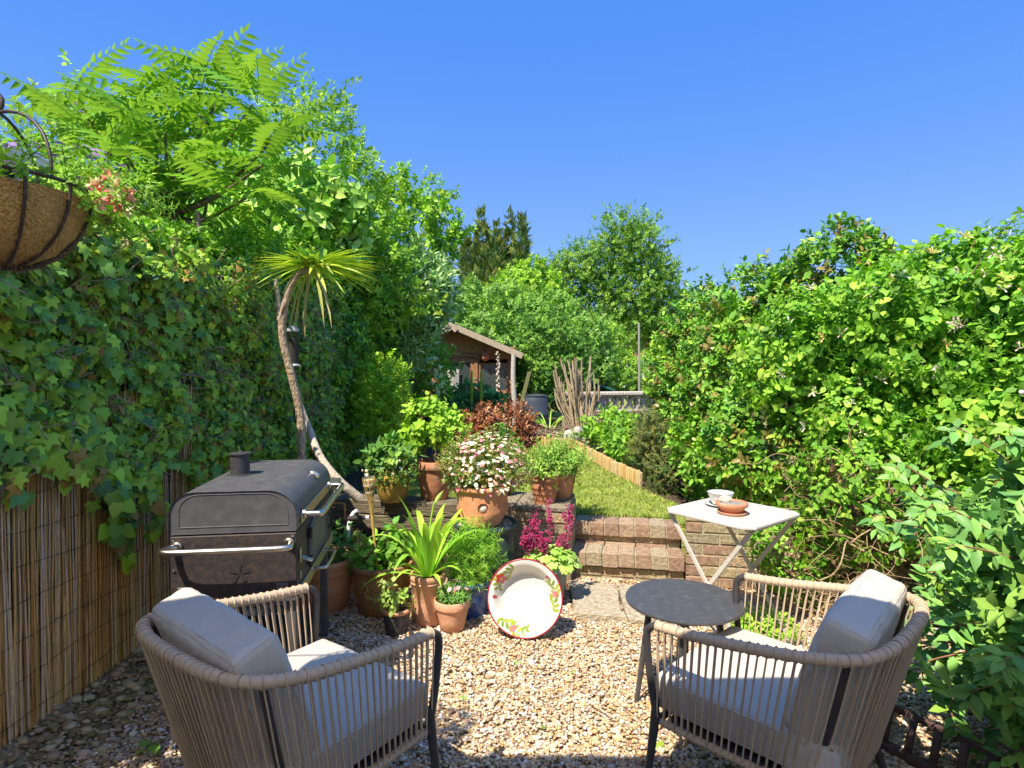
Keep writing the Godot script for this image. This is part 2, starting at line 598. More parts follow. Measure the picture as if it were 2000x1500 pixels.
func make_grass() -> void:
	R.seed = 21
	var m := Mb.new()
	for i in 7:
		var a := rnd(0, TAU)
		var z := Vector3(cos(a) * 0.5, 1.0, sin(a) * 0.5).normalized()
		m.leaf(Transform3D(byz(Vector3(cos(a), 0.4, sin(a)), z), Vector3(rnd(-0.012, 0.012), 0, rnd(-0.012, 0.012))), rnd(0.02, 0.05), 0.0022, [[0, 1], [0.5, 0.8], [1, 0]], 0.2, 0.3)
	var tuft := m.mesh()
	var cl := Cloud.new()
	var pal := [lin(0.36, 0.46, 0.08), lin(0.43, 0.51, 0.10), lin(0.29, 0.40, 0.07), lin(0.52, 0.51, 0.18), lin(0.38, 0.48, 0.09)]
	for i in 52000:
		var d: float = 4.3 + 4.6 * pow(R.randf(), 1.3)
		var x := rnd(-1.7, 1.55)
		var lim: float = lerp(1.5, 1.22, clamp((d - 4.4) / 1.4, 0.0, 1.0)) if d < 5.8 else lerp(1.22, 0.8, clamp((d - 5.8) / 2.8, 0.0, 1.0))
		if x > lim or d > 8.55: continue
		if x < -1.4 + max(0.0, d - 5.2) * 0.3: continue
		var q := Basis(Vector3.UP, -TURN) * (p(x, 0, d) - wall_at)
		if -q.z < 0.24 or (q.x > -0.02 and q.x < 0.78 and -q.z < 0.5): continue
		cl.add(twist(Vector3.UP + rv() * 0.25).scaled(Vector3.ONE * rnd(0.7, 1.35)), p(x, 0.33, d), shade(pal, 0.25))
	var g := many("grass", tuft, LM("grass", 0.6), cl, self)
	tag(g, "sunlit short lawn grass above the brick steps", "grass", "", "stuff")

# ------------------------------------------------------------------ low wall and steps
func brick_mats() -> Array:
	var o := []
	var base := [lin(0.31, 0.20, 0.135), lin(0.36, 0.255, 0.175), lin(0.27, 0.17, 0.12), lin(0.34, 0.275, 0.19), lin(0.30, 0.25, 0.165)]
	for i in base.size():
		var c: Color = base[i]
		o.append(TM("brick%d" % i, [[0.0, c * 0.6], [0.4, c], [0.68, c * 1.25], [0.86, lin(0.36, 0.30, 0.18)], [1.0, lin(0.17, 0.15, 0.06)]], 3.1 + i * 0.3, 0.92, 0.5, 0.022))
	return o

func mossy_mats() -> Array:
	var o := []
	var base := [lin(0.36, 0.29, 0.18), lin(0.42, 0.34, 0.21), lin(0.31, 0.24, 0.15), lin(0.42, 0.30, 0.19)]
	for i in base.size():
		var c: Color = base[i]
		o.append(TM("mossy%d" % i, [[0.0, c * 0.5], [0.4, c], [0.65, c * 1.3], [0.82, lin(0.24, 0.22, 0.09)], [1.0, lin(0.13, 0.15, 0.04)]], 3.4 + i * 0.3, 0.95, 0.6, 0.022))
	return o

func rough_brick(s: Vector3, sd: int) -> ArrayMesh:
	R.seed = sd
	var m := Mb.new()
	m.box(Vector3.ZERO, s, 0.004)
	for i in m.v.size():
		var q := m.v[i]
		var h := hash(Vector3i((q * 400.0).round()))
		m.v[i] = q + Vector3((h % 17) / 17.0 - 0.5, (h / 17 % 17) / 17.0 - 0.5, (h / 289 % 17) / 17.0 - 0.5) * 0.006
	return m.mesh()

func courses(parent: Node, x0: float, x1: float, y0: float, n: int, front: float, ms: Array, sd: int, bl := 0.215, bh := 0.065, depth := 0.1) -> void:
	var shapes := [rough_brick(Vector3(bl, bh, depth), 3), rough_brick(Vector3(bl, bh, depth), 4), rough_brick(Vector3(bl, bh, depth), 5)]
	R.seed = sd
	for j in n:
		var x := x0 + (0.0 if j % 2 == 0 else -(bl + 0.01) * 0.5)
		while x < x1 - 0.02:
			var a: float = max(x, x0)
			var b: float = min(x + bl, x1)
			if b - a > 0.03:
				var t := Basis(Vector3.UP, rnd(-0.012, 0.012)).scaled_local(Vector3((b - a) / bl, 1, 1))
				part("brick", shapes[R.randi() % 3], ms[R.randi() % ms.size()], parent, Transform3D(t, Vector3((a + b) * 0.5, y0 + bh * 0.5 + j * (bh + 0.01), -(front + depth * 0.5) + rnd(-0.004, 0.004))))
			x += bl + 0.01

func make_wall_and_steps() -> void:
	var red := brick_mats()
	var moss := mossy_mats()
	var mortar := TM("mortar", [[0.0, lin(0.3, 0.26, 0.17)], [0.6, lin(0.5, 0.44, 0.31)], [1.0, lin(0.32, 0.31, 0.16)]], 5.0, 0.95, 0.4)
	# steps
	var st := thing("brick_steps", "two worn red brick steps leading from the patio up to the lawn", "steps", wall_at, TURN)
	var m := Mb.new()
	m.box(Vector3(0.39, 0.08, -0.313), Vector3(0.77, 0.17, 0.54))
	m.box(Vector3(0.39, 0.147, -0.112), Vector3(0.772, 0.085, 0.2))
	m.box(Vector3(0.39, 0.292, -0.375), Vector3(0.771, 0.088, 0.2))
	m.box(Vector3(0.39, 0.23, -0.45), Vector3(0.768, 0.17, 0.29))
	part("mortar", m, mortar, st)
	var shapes := [rough_brick(Vector3(0.104, 0.098, 0.215), 7), rough_brick(Vector3(0.104, 0.098, 0.215), 8), rough_brick(Vector3(0.104, 0.098, 0.215), 9)]
	R.seed = 31
	for row in [[0.2, 0.0], [0.346, 0.262]]:
		for i in 7:
			var t := Basis(Vector3.UP, rnd(-0.03, 0.03)) * Basis(Vector3.RIGHT, rnd(-0.02, 0.02))
			part("brick", shapes[R.randi() % 3], moss[R.randi() % 4] if i == 0 and row[1] > 0.1 else red[R.randi() % 4], st, Transform3D(t, Vector3(0.055 + i * 0.1125, row[0] - 0.049 + rnd(-0.003, 0.003), -(row[1] + 0.108) + rnd(-0.005, 0.005))))
	courses(st, 0.0, 0.78, 0.022, 1, 0.035, moss, 33, 0.215, 0.065, 0.06)
	courses(st, 0.0, 0.78, 0.2, 1, 0.298, moss, 34, 0.215, 0.05, 0.06)
	# back row of the lower tread, under the riser
	for i in 3:
		part("brick", rough_brick(Vector3(0.215, 0.06, 0.08), 12 + i), red[i], st, Transform3D(Basis.IDENTITY, Vector3(0.12 + i * 0.225, 0.166, -0.262)))
	# wall beside the steps under the hedge
	var rw := thing("brick_wall", "low brown brick retaining wall behind the white folding table", "wall", wall_at, TURN)
	m = Mb.new()
	m.box(Vector3(1.86, 0.24, -0.116), Vector3(2.1, 0.49, 0.213))
	part("mortar", m, mortar, rw)
	courses(rw, 0.792, 2.9, 0.005, 7, 0.004, red + moss, 35)
	# wall and pier that carry the pots
	var lw := thing("pot_ledge_wall", "low mossy wall with a block pier and weathered timber sleepers carrying plant pots", "wall", wall_at, TURN)
	m = Mb.new()
	m.box(Vector3(-0.4, 0.25, -0.098), Vector3(0.766, 0.5, 0.428))
	m.box(Vector3(-1.59, 0.2, -0.2), Vector3(1.6, 0.4, 0.25))
	part("mortar", m, mortar, lw)
	courses(lw, -0.78, -0.005, 0.005, 6, -0.125, moss, 36, 0.215, 0.075, 0.1)
	# right-hand face of the pier
	R.seed = 37
	for j in 6:
		for i in 2:
			var w := 0.215 if (i + j) % 2 else 0.2
			part("brick", rough_brick(Vector3(0.04, 0.075, w), 20 + i), moss[R.randi() % 4], lw, Transform3D(Basis.IDENTITY, Vector3(-0.012, 0.0425 + j * 0.085, 0.02 - 0.225 * i - (0.03 if j % 2 else 0.0))))
	# coping stones of the pier and sleepers
	var cop := TM("coping", [[0.0, lin(0.14, 0.11, 0.08)], [0.5, lin(0.27, 0.22, 0.16)], [0.8, lin(0.34, 0.29, 0.2)], [1.0, lin(0.16, 0.17, 0.07)]], 4.0, 0.95, 0.6)
	for i in 4:
		part("coping_block", rough_brick(Vector3(0.19, 0.03, 0.49), 50 + i), cop, lw, Transform3D(Basis(Vector3.UP, rnd(-0.01, 0.01)), Vector3(-0.1 - 0.196 * i, 0.522 + rnd(-0.003, 0.003), -0.11)))
	var wood := TM("sleeper", [[0.0, lin(0.07, 0.055, 0.035)], [0.5, lin(0.17, 0.135, 0.09)], [0.8, lin(0.22, 0.19, 0.11)], [1.0, lin(0.10, 0.12, 0.04)]], Vector3(1.2, 9.0, 6.0), 0.95, 0.7)
	for j in 2:
		m = Mb.new()
		m.box(Vector3.ZERO, Vector3(1.62, 0.105, 0.2), 0.008)
		part("timber_sleeper", m, wood, lw, Transform3D(Basis(Vector3.UP, 0.006 * j), Vector3(-1.6, 0.48 - 0.108 * j, 0.035)))
	# old bark logs below the sleepers
	R.seed = 39
	var bark := TM("bark", [[0.0, lin(0.02, 0.014, 0.01)], [0.45, lin(0.075, 0.05, 0.032)], [0.75, lin(0.15, 0.105, 0.07)], [1.0, lin(0.22, 0.17, 0.12)]], Vector3(9, 2.2, 9), 0.95, 3.0)
	for i in 13:
		var q := []
		var rr := []
		var x := -0.86 - i * 0.075
		for k in 6:
			q.append(Vector3(x + rnd(-0.008, 0.008), k * 0.066, 0.14 + rnd(-0.012, 0.012)))
			rr.append(rnd(0.036, 0.05))
		m = Mb.new()
		m.tube(q, rr, 9)
		part("bark_log", m, bark, lw)
	# stone slabs at the foot of the steps
	var sl := TM("slab", [[0.0, lin(0.24, 0.19, 0.12)], [0.4, lin(0.38, 0.32, 0.23)], [0.75, lin(0.5, 0.44, 0.34)], [1.0, lin(0.28, 0.25, 0.12)]], 3.2, 0.93, 0.9, 0.025)
	var shp := [[[0.37, 3.52], [0.66, 3.44], [0.70, 3.96], [0.40, 4.06]], [[0.685, 3.42], [1.08, 3.40], [1.12, 3.86], [0.725, 3.95]], [[1.1, 3.4], [1.5, 3.38], [1.52, 3.78], [1.14, 3.85]]]
	var lab := ["pale lichened stone slab beside the enamel basin", "worn stone slab between the steps and the round table", "stone slab under the white folding table"]
	for i in 3:
		m = Mb.new()
		var top := []
		var bot := []
		for k in 4:
			for e in 4:
				var a: Array = shp[i][k]
				var b: Array = shp[i][(k + 1) % 4]
				var u := e / 4.0
				var x: float = lerp(a[0], b[0], u) + rnd(-0.008, 0.008)
				var d: float = lerp(a[1], b[1], u) + rnd(-0.008, 0.008)
				top.append(p(x, 0.03 + rnd(-0.002, 0.002), d)); bot.append(p(x, -0.02, d))
		var mid := Vector3.ZERO
		for q in top: mid += q / top.size()
		for k in top.size():
			var z := (k + 1) % top.size()
			m.face([top[k].lerp(mid, 0.03) + Vector3(0, 0.004, 0), top[z].lerp(mid, 0.03) + Vector3(0, 0.004, 0), mid + Vector3(0, 0.004, 0)], Vector3.UP)
			m.face([top[k], top[z], top[z].lerp(mid, 0.03) + Vector3(0, 0.004, 0), top[k].lerp(mid, 0.03) + Vector3(0, 0.004, 0)], top[k] - mid + Vector3.UP * 0.3)
			m.face([bot[k], bot[z], top[z], top[k]], top[k] - mid)
		tag(part("stone_slab", m, sl, self), lab[i], "slab")

# ------------------------------------------------------------------ the house the photograph was taken from, and the neighbour's lean-to
func make_house() -> void:
	var wall := TM("render", [[0.0, lin(0.72, 0.68, 0.6)], [1.0, lin(0.8, 0.77, 0.7)]], 1.0, 0.9, 0.2)
	var h := thing("house", "cream rendered house wall with tiled roof standing behind the chairs", "house", Vector3(0, 0, 0.45))
	var m := Mb.new()
	m.box(Vector3(0.3, 1.6, 1.9), Vector3(6.4, 3.2, 3.4))
	part("wall", m, wall, h)
	m = Mb.new()
	m.face([Vector3(-3.0, 3.2, 0.1), Vector3(3.6, 3.2, 0.1), Vector3(3.6, 4.6, 1.9), Vector3(-3.0, 4.6, 1.9)], Vector3(0, 1, -0.6))
	m.face([Vector3(-3.0, 3.2, 3.7), Vector3(3.6, 3.2, 3.7), Vector3(3.6, 4.6, 1.9), Vector3(-3.0, 4.6, 1.9)], Vector3(0, 1, 0.6))
	part("roof", m, M("rooftile", lin(0.22, 0.1, 0.07), 0.9), h)
	# the canvas awning that shades the two chairs
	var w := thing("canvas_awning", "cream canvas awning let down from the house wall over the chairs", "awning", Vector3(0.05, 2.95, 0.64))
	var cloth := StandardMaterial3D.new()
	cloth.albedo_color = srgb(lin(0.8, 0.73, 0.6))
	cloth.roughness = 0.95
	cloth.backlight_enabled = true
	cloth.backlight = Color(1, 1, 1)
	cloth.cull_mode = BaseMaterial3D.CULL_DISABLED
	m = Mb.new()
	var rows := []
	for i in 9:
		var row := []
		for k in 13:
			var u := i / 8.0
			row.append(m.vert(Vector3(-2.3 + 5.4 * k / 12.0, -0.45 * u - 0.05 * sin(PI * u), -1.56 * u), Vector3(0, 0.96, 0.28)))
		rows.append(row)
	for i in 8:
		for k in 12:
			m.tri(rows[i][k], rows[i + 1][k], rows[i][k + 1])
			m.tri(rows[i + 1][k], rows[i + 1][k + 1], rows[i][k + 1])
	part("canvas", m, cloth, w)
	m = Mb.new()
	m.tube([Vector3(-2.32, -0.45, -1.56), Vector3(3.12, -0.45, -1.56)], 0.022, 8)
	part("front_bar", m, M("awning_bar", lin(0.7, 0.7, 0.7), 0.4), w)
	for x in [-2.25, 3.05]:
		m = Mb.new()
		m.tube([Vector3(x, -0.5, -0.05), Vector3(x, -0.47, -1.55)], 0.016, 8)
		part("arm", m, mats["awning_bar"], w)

func make_lean_to() -> void:
	var o := thing("lean_to", "lean-to with white gutter and dark fascia beside the hanging basket", "lean-to", p(-2.2, 0, 1.9))
	var m := Mb.new()
	m.box(Vector3(-0.75, 1.18, 0.1), Vector3(1.3, 2.36, 1.5))
	part("wall", m, mats["render"], o)
	m = Mb.new()
	m.box(Vector3(-0.055, 2.36, 0.05), Vector3(0.05, 0.15, 1.75), 0.004)
	part("fascia", m, M("fascia", lin(0.025, 0.022, 0.025), 0.6), o)
	m = Mb.new()
	m.box(Vector3(-0.76, 2.53, 0.05), Vector3(1.4, 0.04, 1.75), 0.004, Basis(Vector3.BACK, -0.1))
	part("roof", m, mats["rooftile"], o)
	m = Mb.new()
	for k in 9:
		var a := PI + PI * k / 8.0
		var b := PI + PI * (k + 1) / 8.0
		if k == 8: continue
		for r in [0.056, 0.052]:
			var q0 := Vector3(cos(a) * r, sin(a) * r, -0.83)
			var q1 := Vector3(cos(b) * r, sin(b) * r, -0.83)
			var c := Vector3(0.03, 2.44, 0)
			m.face([c + q0, c + q1, c + q1 + Vector3(0, 0, 1.7), c + q0 + Vector3(0, 0, 1.7)], Vector3(cos(a), sin(a), 0) * (1 if r > 0.054 else -1))
	for e in [-0.832, 0.872]:
		var q := []
		for k in 9: q.append(Vector3(0.03 + cos(PI + PI * k / 8.0) * 0.058, 2.44 + sin(PI + PI * k / 8.0) * 0.058, e))
		m.face(q, Vector3(0, 0, sign(e)))
	m.box(Vector3(0.088, 2.443, 0.02), Vector3(0.01, 0.012, 1.7), 0.002)
	part("gutter", m, M("upvc", lin(0.78, 0.78, 0.8), 0.35), o)

# ------------------------------------------------------------------ fences on the left
func make_fences() -> void:
	var f := thing("board_fence", "weathered board fence mostly hidden under the ivy", "fence", p(-2.12, 0, 5.6))
	var wood := TM("fencewood", [[0.0, lin(0.10, 0.07, 0.045)], [0.5, lin(0.21, 0.155, 0.10)], [1.0, lin(0.3, 0.24, 0.17)]], Vector3(7, 1.2, 7), 0.95, 0.6)
	R.seed = 51
	for i in 51:
		var m := Mb.new()
		m.box(Vector3.ZERO, Vector3(0.02, 1.9 + rnd(-0.02, 0.02), 0.142), 0.003)
		part("board", m, wood, f, Transform3D(Basis.IDENTITY, Vector3(rnd(-0.006, 0.006), 1.0, -3.7 + i * 0.148)))
	for y in [0.35, 1.1, 1.75]:
		var m := Mb.new()
		m.box(Vector3(0.045, y, 0), Vector3(0.05, 0.075, 7.5), 0.004)
		part("rail", m, wood, f)
	for i in 5:
		var m := Mb.new()
		m.box(Vector3(0.07, 1.0, -3.7 + i * 1.85), Vector3(0.09, 2.0, 0.09), 0.006)
		part("post", m, wood, f)
	# reed screen in front of it
	var s := thing("reed_screen", "golden brown reed screening bound with wire rows along the patio edge", "screen", p(-1.93, 0, 2.4))
	var cols := [lin(0.59, 0.387, 0.158), lin(0.54, 0.324, 0.105), lin(0.42, 0.225, 0.068), lin(0.65, 0.486, 0.252), lin(0.31, 0.153, 0.053), lin(0.59, 0.360, 0.105), lin(0.61, 0.468, 0.294), lin(0.49, 0.279, 0.089), lin(0.58, 0.468, 0.336)]
	var ms := []
	for i in cols.size():
		var c: Color = cols[i]
		ms.append(TM("reed%d" % i, [[0.0, c * 0.8], [0.5, c * 1.25], [1.0, c * 1.5]], Vector3(20, 2.5, 20), 0.6, 0.1))
	R.seed = 53
	var shapes := []
	for k in 6:
		var q := []
		var rr := []
		var n := 5
		for i in n + 1:
			q.append(Vector3(rnd(-0.003, 0.003), 1.34 * i / n, rnd(-0.004, 0.004)))
			rr.append(0.0037 * lerp(1.1, 0.75, float(i) / n) * rnd(0.9, 1.1))
		var m := Mb.new()
		m.tube(q, rr, 5)
		shapes.append(m.mesh())
	# one reed every 6 mm in two layers; those nearest the eye are parts, the rest one piece
	var rest := Cloud.new()
	for i in 520:
		var along := 2.0 - i * 0.0068 + rnd(-0.002, 0.002)     # z in the screen's own axes: + is towards the camera
		var t := Basis(Vector3.RIGHT, rnd(-0.02, 0.02)) * Basis(Vector3.BACK, rnd(-0.012, 0.012)) * Basis(Vector3.UP, rnd(0, 6)).scaled(Vector3(rnd(0.8, 1.35), rnd(0.9, 1.04), rnd(0.8, 1.35)))
		var o := Vector3(rnd(-0.006, 0.006), 0.04 + rnd(-0.035, 0.04), along)
		var d := 2.4 - along
		if d > 1.95 and d < 3.92:
			part("reed", shapes[R.randi() % 6], ms[R.randi() % ms.size()], s, Transform3D(t, o))
		else:
			rest.add(t, o, cols[R.randi() % cols.size()])
	# a second, uneven layer behind
	for i in 460:
		var along := 2.0 - i * 0.0078 + rnd(-0.003, 0.003)
		rest.add(Basis(Vector3.RIGHT, rnd(-0.03, 0.03)).scaled(Vector3(1.1, rnd(0.88, 1.02), 1.1)), Vector3(-0.016 + rnd(-0.004, 0.004), 0.05, along), cols[R.randi() % cols.size()])
	var mm := M("reed_any", lin(1, 1, 1), 0.6)
	mm.vertex_color_use_as_albedo = true
	many("reeds", shapes[0], mm, rest, s)
	var wire := M("wire", lin(0.03, 0.028, 0.025), 0.6, 0.4)
	for j in 9:
		var y := 0.14 + j * 0.145
		var q := []
		for i in 60:
			q.append(Vector3(0.0085 + rnd(-0.002, 0.003), y + 0.012 * sin(i * 0.35 + j) + rnd(-0.004, 0.004), 2.0 - i * 0.0605))
		var m := Mb.new()
		m.tube(q, 0.0014, 4)
		part("binding_wire", m, wire, s)
	# earth and stones heaped along the foot of the screen
	var k := Mb.new()
	R.seed = 57
	var rows := []
	for i in 40:
		var row := []
		for j in 7:
			var u := j / 6.0
			var d := 1.3 + i * 0.085
			row.append(p(-2.02 + u * 0.42 + rnd(-0.012, 0.012), 0.10 * pow(1.0 - u, 1.4) * (0.75 + 0.5 * R.randf()) - 0.018, d))
		rows.append(row)
	for i in 39:
		for j in 6:
			k.face([rows[i][j], rows[i + 1][j], rows[i + 1][j + 1]], Vector3.UP)
			k.face([rows[i][j], rows[i + 1][j + 1], rows[i][j + 1]], Vector3.UP)
	struct("soil_bank", k, TM("bank", [[0.0, lin(0.10, 0.075, 0.045)], [0.45, lin(0.22, 0.17, 0.10)], [0.75, lin(0.34, 0.28, 0.17)], [1.0, lin(0.2, 0.22, 0.07)]], 3.0, 0.95, 2.0))

# ------------------------------------------------------------------ ivy over the fence
func ivy_leaf(size: float, cup := 0.12, half := IVY) -> ArrayMesh:
	var m := Mb.new()
	m.lobed(Transform3D.IDENTITY, size, half, cup)
	return m.mesh()

func ivy_x(y: float, d: float) -> float:
	return -1.93 + 0.035 * clamp(d - 3.0, 0.0, 7.0) + 0.15 * lump.get_noise_2d(y * 1.3, d * 1.3) + 0.14 * lump.get_noise_2d(y * 4.5, d * 4.5)

func ivy_low(d: float) -> float:
	# how far down the ivy hangs: over the reeds near the camera, to the ground behind the grill
	var a := 1.19 + 0.14 * lump.get_noise_2d(d * 3.0, 40.0) + 0.12 * lump.get_noise_2d(d * 9.0, 4.0)
	if d > 2.62: a -= 0.55 * smoothstep(2.62, 2.8, d) * (1.0 - smoothstep(2.95, 3.05, d)) * (0.7 + 0.6 * lump.get_noise_2d(d * 30.0, 1.0))
	if d > 3.0: a = lerp(a, 0.75, smoothstep(3.05, 3.6, d))
	if d > 4.0: a = lerp(a, 0.35, smoothstep(4.0, 4.6, d))
	return a

func make_ivy() -> void:
	var o := thing("ivy", "dense dark green ivy hanging over the fence and reed screen", "ivy", Vector3.ZERO)
	R.seed = 61
	lump.seed = 61
	lump.frequency = 1.0
	var dark := [lin(0.14, 0.235, 0.05), lin(0.18, 0.28, 0.045), lin(0.115, 0.22, 0.065), lin(0.24, 0.35, 0.04), lin(0.19, 0.30, 0.05), lin(0.31, 0.42, 0.045)]
	var pal := dark + dark + [lin(0.28, 0.36, 0.05), lin(0.33, 0.38, 0.06), lin(0.30, 0.17, 0.06), lin(0.06, 0.13, 0.06)]
	var shapes := [ivy_leaf(1.0, 0.15), ivy_leaf(1.0, 0.45, IVY_SHARP), ivy_leaf(1.0, 0.25, IVY_HEART)]
	var mat := LM("ivy", 0.44, Color(0.45, 0.55, 0.2))
	var cls := [Cloud.new(), Cloud.new(), Cloud.new()]
	for i in 70000:
		var d := 1.9 + 7.8 * pow(R.randf(), 1.25)
		var lo := ivy_low(d)
		var hi := 2.1 + 0.1 * lump.get_noise_2d(d * 2.0, 77.0) + (0.03 * d if d < 5.0 else 0.15 + 0.08 * (d - 5.0))
		var y := rnd(lo, hi)
		if lump.get_noise_2d(y * 6.0 + 50.0, d * 6.0) > 0.28 and R.randf() < 0.8: continue
		var depth := 0.17 * R.randf() * R.randf()
		var x := ivy_x(y, d) - depth + rnd(-0.02, 0.05)
		var nor := Vector3(0.9, 0.35, 0.45) + rv() * 0.75
		var b := byz(nor, Vector3(0, -1, 0) + rv() * 0.7).scaled(Vector3.ONE * (lerp(0.02, 0.066, pow(R.randf(), 1.7)) if d < 4.5 else rnd(0.024, 0.052)))
		cls[i % 3].add(b, p(x, y, d), leafy(pal, 0.25))
	# single trails that hang in front of the reeds
	var stems := Mb.new()
	for i in 34:
		var d := rnd(1.95, 3.1)
		var y := ivy_low(d) + 0.15
		var q := [p(ivy_x(y, d) + 0.02, y, d)]
		var steps := R.randi_range(3, 8)
		for k in steps:
			var l: Vector3 = q[q.size() - 1]
			q.append(l + Vector3(rnd(-0.01, 0.02), rnd(-0.07, -0.02), rnd(-0.03, 0.03)))
			if q[q.size() - 1].x < -1.9: q[q.size() - 1].x = -1.9
			for e in 2: cls[i % 3].add(byz(Vector3(1, 0.2, 0.4) + rv() * 0.4, Vector3.DOWN + rv() * 0.7).scaled(Vector3.ONE * rnd(0.05, 0.09)), q[q.size() - 1] + rv() * 0.03 + Vector3(0.03, 0, 0), leafy(pal, 0.25))
		stems.tube(q, 0.0016, 4)
	for i in 420:
		# runners between the leaves
		var d := rnd(2.0, 6.5)
		var y := rnd(1.0, 2.1)
		var q := [p(ivy_x(y, d) - 0.01, y, d)]
		for k in 5:
			y += rnd(-0.10, 0.10); d += rnd(-0.09, 0.09)
			q.append(p(ivy_x(y, d) + rnd(-0.02, 0.07), y, d))
		stems.tube(curve(q, 3), rnd(0.0015, 0.0035), 4)
	part("stems", stems, TM("ivystem", [[0.0, lin(0.34, 0.23, 0.13)], [1.0, lin(0.6, 0.46, 0.3)]], 8.0, 0.9), o)
	for k in 3: many("foliage", shapes[k], mat, cls[k], o)
	# the biggest leaves nearest the eye, one by one
	var big := [ivy_leaf(0.09, 0.25), ivy_leaf(0.095, 0.45, IVY_SHARP), ivy_leaf(0.09, 0.35, IVY_SHARP)]
	R.seed = 63
	for i in 290:
		var d := 2.1 + 2.0 * pow(R.randf(), 1.2)
		var y := rnd(ivy_low(d) + 0.02, 2.05)
		var nor := Vector3(1.0, 0.3, 0.5) + rv() * 0.5
		var t := Transform3D(byz(nor, Vector3(0.2, -1, 0) + rv() * 0.6).scaled(Vector3.ONE * rnd(0.45, 0.95)), p(ivy_x(y, d) + rnd(0.03, 0.08), y, d))
		part("leaf", big[i % 3], LC(dark[R.randi() % dark.size()], 0.4, Color(0.45, 0.55, 0.2)), o, t)

# ------------------------------------------------------------------ trees and shrubs behind the ivy
func frond(l: float, pairs: int, droop: float, sd: int) -> ArrayMesh:
	R.seed = sd
	var m := Mb.new()
	var q := []
	for i in 9:
		var t := i / 8.0
		q.append(Vector3(0.02 * sin(t * 3.0 + sd), -droop * l * t * t, l * t))
	m.tube(q, taper(9, 0.004, 0.0015), 4, false)
	for i in pairs:
		var t: float = lerp(0.16, 0.97, float(i) / (pairs - 1))
		var at := Vector3(0, -droop * l * t * t, l * t)
		var fw := Vector3(0, -2.0 * droop * t, 1).normalized()
		var s: float = l * 0.29 * (0.65 + 0.7 * sin(PI * clamp(t * 0.85 + 0.1, 0, 1)) ) * 0.85
		for sd2 in [-1.0, 1.0]:
			var z := Vector3(sd2, -0.32 + rnd(-0.12, 0.12), 0.38).normalized()
			m.leaf(Transform3D(byz(Vector3(0, 1, 0) + fw * 0.15 + Vector3(sd2 * 0.2, 0, 0), z), at), s * rnd(0.9, 1.1), s * 0.165, LANCE, 0.35, rnd(0.15, 0.4))
	m.leaf(Transform3D(byz(Vector3.UP, Vector3(0, -droop, 1)), q[8]), l * 0.15, l * 0.03, LANCE, 0.3, 0.3)
	return m.mesh()

func at(px: float, py: float, d: float) -> Vector3: return p((px - 1000.0) / 1150.0 * d, 1.5 - (py - 720.0) / 1150.0 * d, d)

